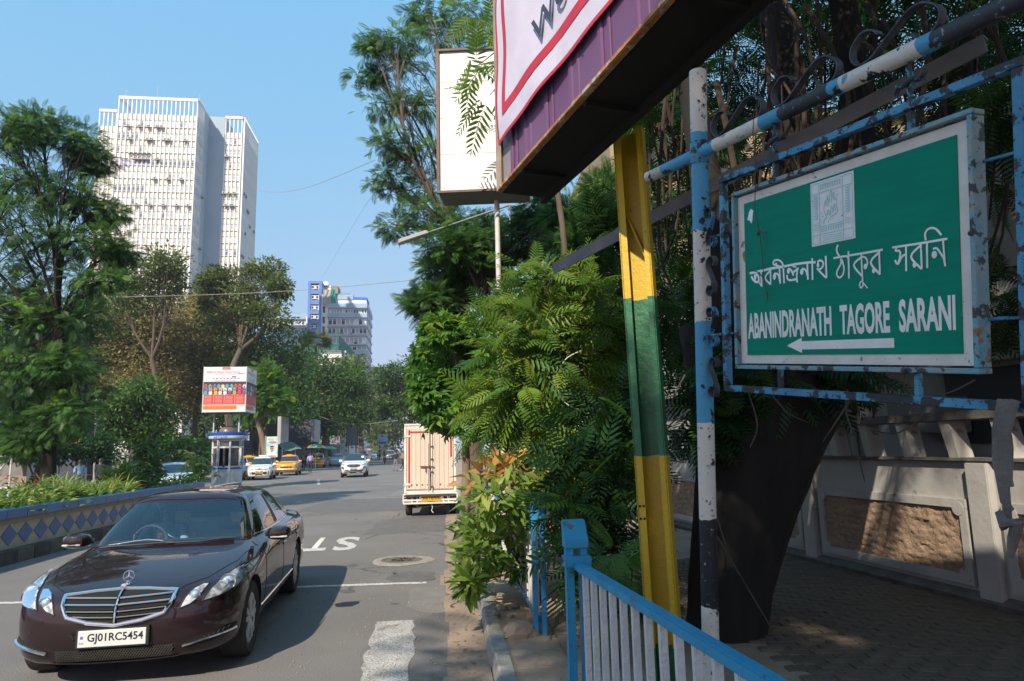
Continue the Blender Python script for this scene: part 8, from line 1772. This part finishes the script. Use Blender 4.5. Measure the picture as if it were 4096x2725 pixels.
# ================================================================ UMBRELLAS, STALLS, HOARDINGS
def umbrella(label, px_, py_, Y, rpx, cols, tilt=0, group='street vendor umbrellas'):
    c = at(px_, py_, Y); t = thing('vendor_umbrella', label, 'umbrella', (c.x, c.y, 0), rng.random()*3, group); R = rpx*Y/2731; h = c.z; n = 8
    Rm = Matrix.Rotation(tilt, 3, 'Y')
    for k in range(n):
        a0, a1 = 2*math.pi*k/n, 2*math.pi*(k+1)/n; V = [Vector((0, 0, R*.36))]
        for rr, z in ((.5, .28), (1.0, .0)):
            for a in (a0, (a0+a1)/2, a1): s = 1 if a != (a0+a1)/2 else .96; V.append(Vector((R*rr*s*math.cos(a), R*rr*s*math.sin(a), R*z+(.02 if s < 1 else 0))))
        V = [tuple(Rm @ v+Vector((0, 0, h-R*.18))) for v in V]
        MB().add(V, [(0, 1, 2), (0, 2, 3), (1, 4, 5, 2), (2, 5, 6, 3)]).obj('canopy_panel', cols[k % len(cols)], t)
    MB().tube([(0, 0, 0), (0, 0, h+R*.2)], .025, 8).obj('pole', galv, t); return t
ug, ur, ugr, upk, uy = cl('umb_green', (.05, .2, .1)), cl('umb_red', (.5, .1, .06)), cl('umb_teal', (.1, .26, .19)), cl('umb_pink', (.5, .26, .2)), cl('umb_yellow', (.55, .36, .04)); ugy = cl('umb_grey', (.25, .25, .27))
for lb, px_, py_, Y, rp, cs in (('green and red vendor umbrella behind the lilac shirted man', 1263, 1784, 74, 46, (ug, ur, ugr)), ('teal vendor umbrella beside the green and red one', 1308, 1790, 76, 40, (ugr,)), ('pale pink vendor umbrella far down the left side', 1475, 1788, 118, 16, (upk, upk, ug)), ('yellow vendor umbrella far down the left side', 1478, 1798, 112, 17, (uy, ur)), ('grey vendor umbrella near the blue hoarding', 1523, 1784, 125, 16, (ugy,)), ('pink vendor umbrella near the blue hoarding', 1542, 1792, 122, 14, (upk,))): umbrella(lb, px_, py_, Y, rp, cs)
tarp = thing('tarp_stall', 'street stall under a sagging grey green tarpaulin behind the first yellow taxi', 'stall', (at(1160, 1850, 66).x, 66, 0))
V = []; nx, ny = 8, 6
for i in range(ny+1):
    for j in range(nx+1):
        u, v = j/nx, i/ny; w0 = at(1118+88*u, 1785+22*u*u+10*math.sin(u*5+v*2), 64+3*v); V.append((w0.x-tarp.location.x, w0.y-66, w0.z+.5*v-.18*math.sin(math.pi*u)))
MB().add(V, [(i*(nx+1)+j, i*(nx+1)+j+1, (i+1)*(nx+1)+j+1, (i+1)*(nx+1)+j) for i in range(ny) for j in range(nx)]).obj('tarpaulin', cl('tarp_green', (.14, .2, .17)), tarp, smooth=True)
for x_, y_ in ((-.9, -1.6), (1.0, -1.6), (-.9, 1), (1.0, 1)): MB().tube([(x_, y_, 0), (x_, y_, 2.3)], .03, 6).obj('pole', galv, tarp)
MB().box((0, -.6, .5), (1.8, .8, 1.0)).obj('counter', cl('stall_wood', (.1, .07, .05)), tarp)
dkp = mat('hoarding_dark', (.05, .052, .06), (.075, .075, .08), scale=.5, rough=.7); gpan = mat('sign_edge_grey', (.38, .38, .38), (.3, .3, .3), scale=1, rough=.5)
def hoard(label, x0, x1, y0, y1, Y, m, name='hoarding', posts=True, edge=None, cat='hoarding'):
    a, c = at(x0, y0, Y), at(x1, y1, Y); t = thing(name, label, cat, ((a.x+c.x)/2, Y, 0), rad(5)); w, h = abs(c.x-a.x), a.z-c.z
    MB().box((0, 0, (a.z+c.z)/2), (w, .12, h)).obj('panel', m, t)
    for s in (-1, 1):
        MB().box((s*w*.5, 0, (a.z+c.z)/2), (.1, .2, h+.1)).obj('frame', edge or dkp, t)
        if posts: MB().tube([(s*w*.35, .15, 0), (s*w*.35, .15, a.z)], .07, 8).obj('post', dkp, t)
    return t
hoard('dark back of a hoarding behind the pale forked trunk', 1005, 1128, 1668, 1800, 80, dkp)
hoard('dark hoarding between the lamp post and tall grey sign edge', 1140, 1262, 1680, 1800, 86, dkp)
hoard('grey weathered hoarding above the far umbrellas', 1388, 1430, 1700, 1782, 100, mat('hoarding_grey', (.16, .17, .19), (.22, .22, .24), scale=.6, rough=.6))
hb = hoard('blue picture hoarding far down the street', 1512, 1550, 1738, 1780, 120, mat('hoarding_sky', (.25, .45, .62), (.5, .6, .68), scale=.8, rough=.5), edge=gpan)
hz = (at(1530, 1738, 120).z+at(1530, 1780, 120).z)/2; MB().lathe([(.18, 0), (.0001, .01)], 14, (-.1, -.07, hz+.6), Matrix.Rotation(rad(90), 3, 'X')).obj('printed_disc', prd, hb); MB().box((0, -.075, hz-.55), (1.3, .02, .35)).obj('printed_band', pbl, hb)
for px_, y0, y1, Y, lb in ((1134, 1668, 1778, 70, 'tall narrow grey sign seen edge on, left of the lamp post'), (1264, 1680, 1768, 78, 'tall narrow grey sign seen edge on, right of the lamp post')):
    a, c = at(px_, y0, Y), at(px_, y1, Y); t = thing('edge_sign', lb, 'sign', (a.x, Y, 0)); MB().box((0, 0, (a.z+c.z)/2), (.36, 2.4, a.z-c.z)).obj('panel', gpan, t, bev=.02); MB().tube([(0, 0, 0), (0, 0, c.z)], .08, 8).obj('post', dkp, t)
# portrait poster (a made-up face)
pp = thing('portrait_poster', 'colourful hanging poster with a bespectacled man in white', 'poster', (0, 0, 0)); Y = 60.5; a, c = at(1066, 1748, Y), at(1110, 1829, Y); pp.location = ((a.x+c.x)/2, Y, (a.z+c.z)/2); w, h = c.x-a.x, a.z-c.z
MB().box((0, 0, 0), (w, .03, h)).obj('sheet', mat('poster_sheet', (.2, .5, .58), (.62, .6, .5), scale=2.5, detail=3, rough=.6, lohi=(.4, .62)), pp); lv = [0]
def ell(x_, z_, rx_, rz2, m, a0=0, a1=360):
    lv[0] += 1; V = [(x_*w+rx_*w*math.cos(rad(a0+(a1-a0)*k/16)), -.017-.0006*lv[0], z_*h+rz2*h*math.sin(rad(a0+(a1-a0)*k/16))) for k in range(17 if a1-a0 < 360 else 16)]; MB().add(V, [tuple(range(len(V)))]).obj('print', m, pp)
ell(-.2, .38, .2, .05, mat('print_green', (.3, .5, .15), rough=.6)); ell(.05, .22, .34, .06, mat('print_rose', (.55, .12, .2), rough=.6)); ell(.38, .4, .1, .07, mat('print_lime', (.35, .6, .12), rough=.6))
ell(0, -.44, .44, .22, mat('print_white', (.66, .62, .62), rough=.6), 0, 180); ell(0, -.2, .09, .06, mat('print_skin', (.4, .2, .12), rough=.7)); ell(0, -.08, .16, .115, mat('print_skin', (.4, .2, .12), rough=.7)); ell(0, -.01, .18, .075, pb, 0, 180); ell(-.07, -.075, .05, .02, pb); ell(.07, -.075, .05, .02, pb); ell(0, -.44, .4, .03, mat('print_rose', (.55, .12, .2), rough=.6))
MB().tube([(-w/2-.15, .03, h/2), (w/2, .03, h/2)], .03, 6).tube([(-w/2-.1, .06, -pp.location.z), (-w/2-.1, .06, h/2+.1)], .05, 6).obj('hanger_pole', galv, pp)
# shops at far left
sh = thing('shop_row', 'low shop with blue roof edge, beige awning and yellow board', 'shop', (at(250, 1800, 46).x, 46, 0), rad(2)); L0, L1 = at(110, 1750, 46).x-sh.location.x, at(345, 1750, 46).x-sh.location.x
def sz_(y): return at(250, y, 46).z
lw_ = L1-L0; mx_ = (L0+L1)/2
MB().box((mx_, 1.8, sz_(1700)/2), (lw_, 3, sz_(1700))).obj('wall', mat('shop_dark', (.03, .04, .08), (.06, .06, .08), scale=.6, rough=.8), sh)
MB().box((mx_, 0, (sz_(1694)+sz_(1706))/2), (lw_, 3.4, sz_(1694)-sz_(1706))).obj('roof_edge', mat('shop_blue', (.16, .18, .42), rough=.6), sh)
MB().add([(L0, -1.5, sz_(1742)), (L1, -1.5, sz_(1738)), (L1, .2, sz_(1710)), (L0, .2, sz_(1712))], [(0, 1, 2, 3)]).obj('awning', mat('awning_beige', (.4, .32, .25), (.34, .27, .21), scale=.6, rough=.9), sh)
MB().box((at(283, 1768, 44.5).x-sh.location.x, -1.3, (sz_(1757)+sz_(1782))/2), (1.0, .1, sz_(1757)-sz_(1782))).obj('yellow_board', mat('board_yellow', (.62, .36, .03), rough=.6), sh)
MB().box((at(205, 1760, 44.5).x-sh.location.x, -1.3, sz_(1762)), (.3, .1, .3)).obj('orange_sign', mat('board_orange', (.6, .12, .02), rough=.6), sh)
MB().box((at(247, 1780, 44.5).x-sh.location.x, -1.3, sz_(1778)), (.4, .1, .35)).obj('poster', pwt, sh)
sb_ = thing('sign_stack', 'orange, red and white shop signs behind the pale lamp post', 'sign', (at(400, 1800, 48).x, 48, 0))
for (x_, y_, w_, h_, m) in ((388, 1775, .5, .5, uy), (400, 1788, .5, .25, cl('sign_pinkred', (.6, .2, .2))), (398, 1806, 1.0, .28, cl('sign_scarlet', (.6, .09, .03))), (432, 1806, .3, .28, cl('sign_scarlet', (.6, .09, .03))), (560, 1715, .7, 1.3, uy)):
    q = at(x_, y_, 48); MB().box((q.x-sb_.location.x, .0, q.z), (w_, .08, h_)).obj('board', m, sb_); MB().tube([(q.x-sb_.location.x, .08, 0), (q.x-sb_.location.x, .08, q.z)], .03, 6).obj('post', dkp, sb_)
bw = thing('boundary_wall', 'long grey boundary wall under the trees behind the kiosk', 'wall', (at(760, 1850, 70).x, 70, 0), rad(3)); MB().box((-14, 0, 1.1), (34, .25, 2.2)).obj('wall', mat('boundary_grey', (.2, .19, .18), (.14, .135, .13), scale=.8, rough=.9), bw)
for k in range(9): MB().box((-30.5+k*4, -.02, 1.15), (.35, .34, 2.34)).obj('pier', gpan, bw)
bw2 = thing('shade_fill_wall', 'added dark wall standing in for the tree shade along the left pavement', 'shop', (-33, 102, 0), rad(97)); MB().box((0, 0, 1.6), (110, .3, 3.2)).obj('front', dkp, bw2)  # dark wall and panels added in place of the deep shade under the trees
for k in range(24): MB().box((-52+k*4.4, .2, 1.4), (3.2, .12, 2.4)).obj('fill_panel', (cl('fill_blue', (.03, .05, .12)), cl('fill_grey', (.1, .1, .1)), cl('fill_brown', (.08, .05, .04)))[k % 3], bw2)
ck = thing('cycle_stand', 'white painted steel frame at the far left edge beyond the planter', 'frame', (at(8, 1880, 20).x, 20, 0)); 
for a, c in (((-.5, 0, 0), (-.5, 0, 1.9)), ((.25, 0, 0), (.25, 0, 1.9)), ((-.5, 0, 1.9), (.25, 0, 1.9)), ((-.5, 0, 1.0), (.25, 0, 1.0)), ((-.5, 0, 1.0), (.25, 0, 1.9)), ((-.5, 0, .9), (.25, 0, .1))): MB().tube([a, c], .03, 6).obj('tube', kwm, ck)
bo = thing('bollard', 'short red and white bollard beyond the planter', 'bollard', (at(203, 1890, 30).x, 30, 0)); MB().lathe([(.06, 0), (.06, 1.1), (.03, 1.14)], 12).obj('post', mat('bollard_red', (.6, .06, .03), bands=(2, [(0, (.6, .06, .03)), (.75, (.7, .68, .66)), (.88, (.6, .06, .03)), (2, (.6, .06, .03))], .001), rough=.5), bo, smooth=30)

# ================================================================ LITTER AND RUBBLE
lt = np.random.default_rng(21); n = 420; Yl = lt.uniform(3.5, 14, n); off = np.where(lt.random(n) < .45, lt.uniform(.15, 1.2, n), -np.abs(lt.normal(0, .25, n))); P = np.stack([.37-.1*Yl+off, Yl, np.where(off > 0, .148, .024)], 1); D = lt.normal(0, 1, (n, 3)); D[:, 2] = .04
V, F, var = scatter(T_LEAF, P, D, lt.uniform(.015, .06, n), lt.random(n), lt, .12); link('leaf_litter', fast_mesh('leaf_litter', V, F, leafmat('dry_leaf', [(.2, .13, .06), (.3, .2, .09), (.35, .27, .14), (.12, .1, .04)], tl=.1), var), None, kind='stuff', label='dry leaves and scraps strewn along kerb and gutter')
rk = gnd(2085, 2545, .13); rck = thing('rubble_lump', 'broken lump of concrete on the pavement by the fence post', 'rubble', rk)
V = []; n = 10
for kk_, (z, r) in enumerate(((0, 1.0), (.05, 1.05), (.1, .8), (.12, .45))):
    for j in range(n): a = 2*math.pi*j/n; q = r*(1+lt.normal(0, .09)); V.append((.17*q*math.cos(a), .11*q*math.sin(a), z+lt.normal(0, .006)))
MB().add(V, [(k2*n+j, k2*n+(j+1) % n, (k2+1)*n+(j+1) % n, (k2+1)*n+j) for k2 in range(3) for j in range(n)]+[tuple(3*n+j for j in range(n))]).obj('lump', slab_m, rck)
for i, (x_, y_, sc_) in enumerate(((2010, 2440, .05), (2060, 2430, .04), (1985, 2460, .035), (2130, 2470, .05), (2040, 2470, .03))):
    q = gnd(x_, y_, .14); o = MB().add([(a*sc_, c*sc_, max(0, d*sc_)) for a, c, d in V and [(v[0]/.14, v[1]/.12, v[2]/.11) for v in V]], [(k2*n+j, k2*n+(j+1) % n, (k2+1)*n+(j+1) % n, (k2+1)*n+j) for k2 in range(3) for j in range(n)]+[tuple(3*n+j for j in range(n))]).obj('pebble', slab_m, rck); o.location = q-rk

# ================================================================ HAZE IN THE AIR
hm_ = bpy.data.materials.new('haze'); hm_.use_nodes = True; hn = hm_.node_tree.nodes; hn.clear(); ho = hn.new('ShaderNodeOutputMaterial'); hv = hn.new('ShaderNodeVolumePrincipled')
hv.inputs['Color'].default_value = (.86, .9, .95, 1); hv.inputs['Density'].default_value = .00045; hv.inputs['Anisotropy'].default_value = .2; hm_.node_tree.links.new(hv.outputs[0], ho.inputs['Volume'])
MB().box((0, 300, 48), (1240, 1240, 99)).obj('haze', hm_, kind='stuff')
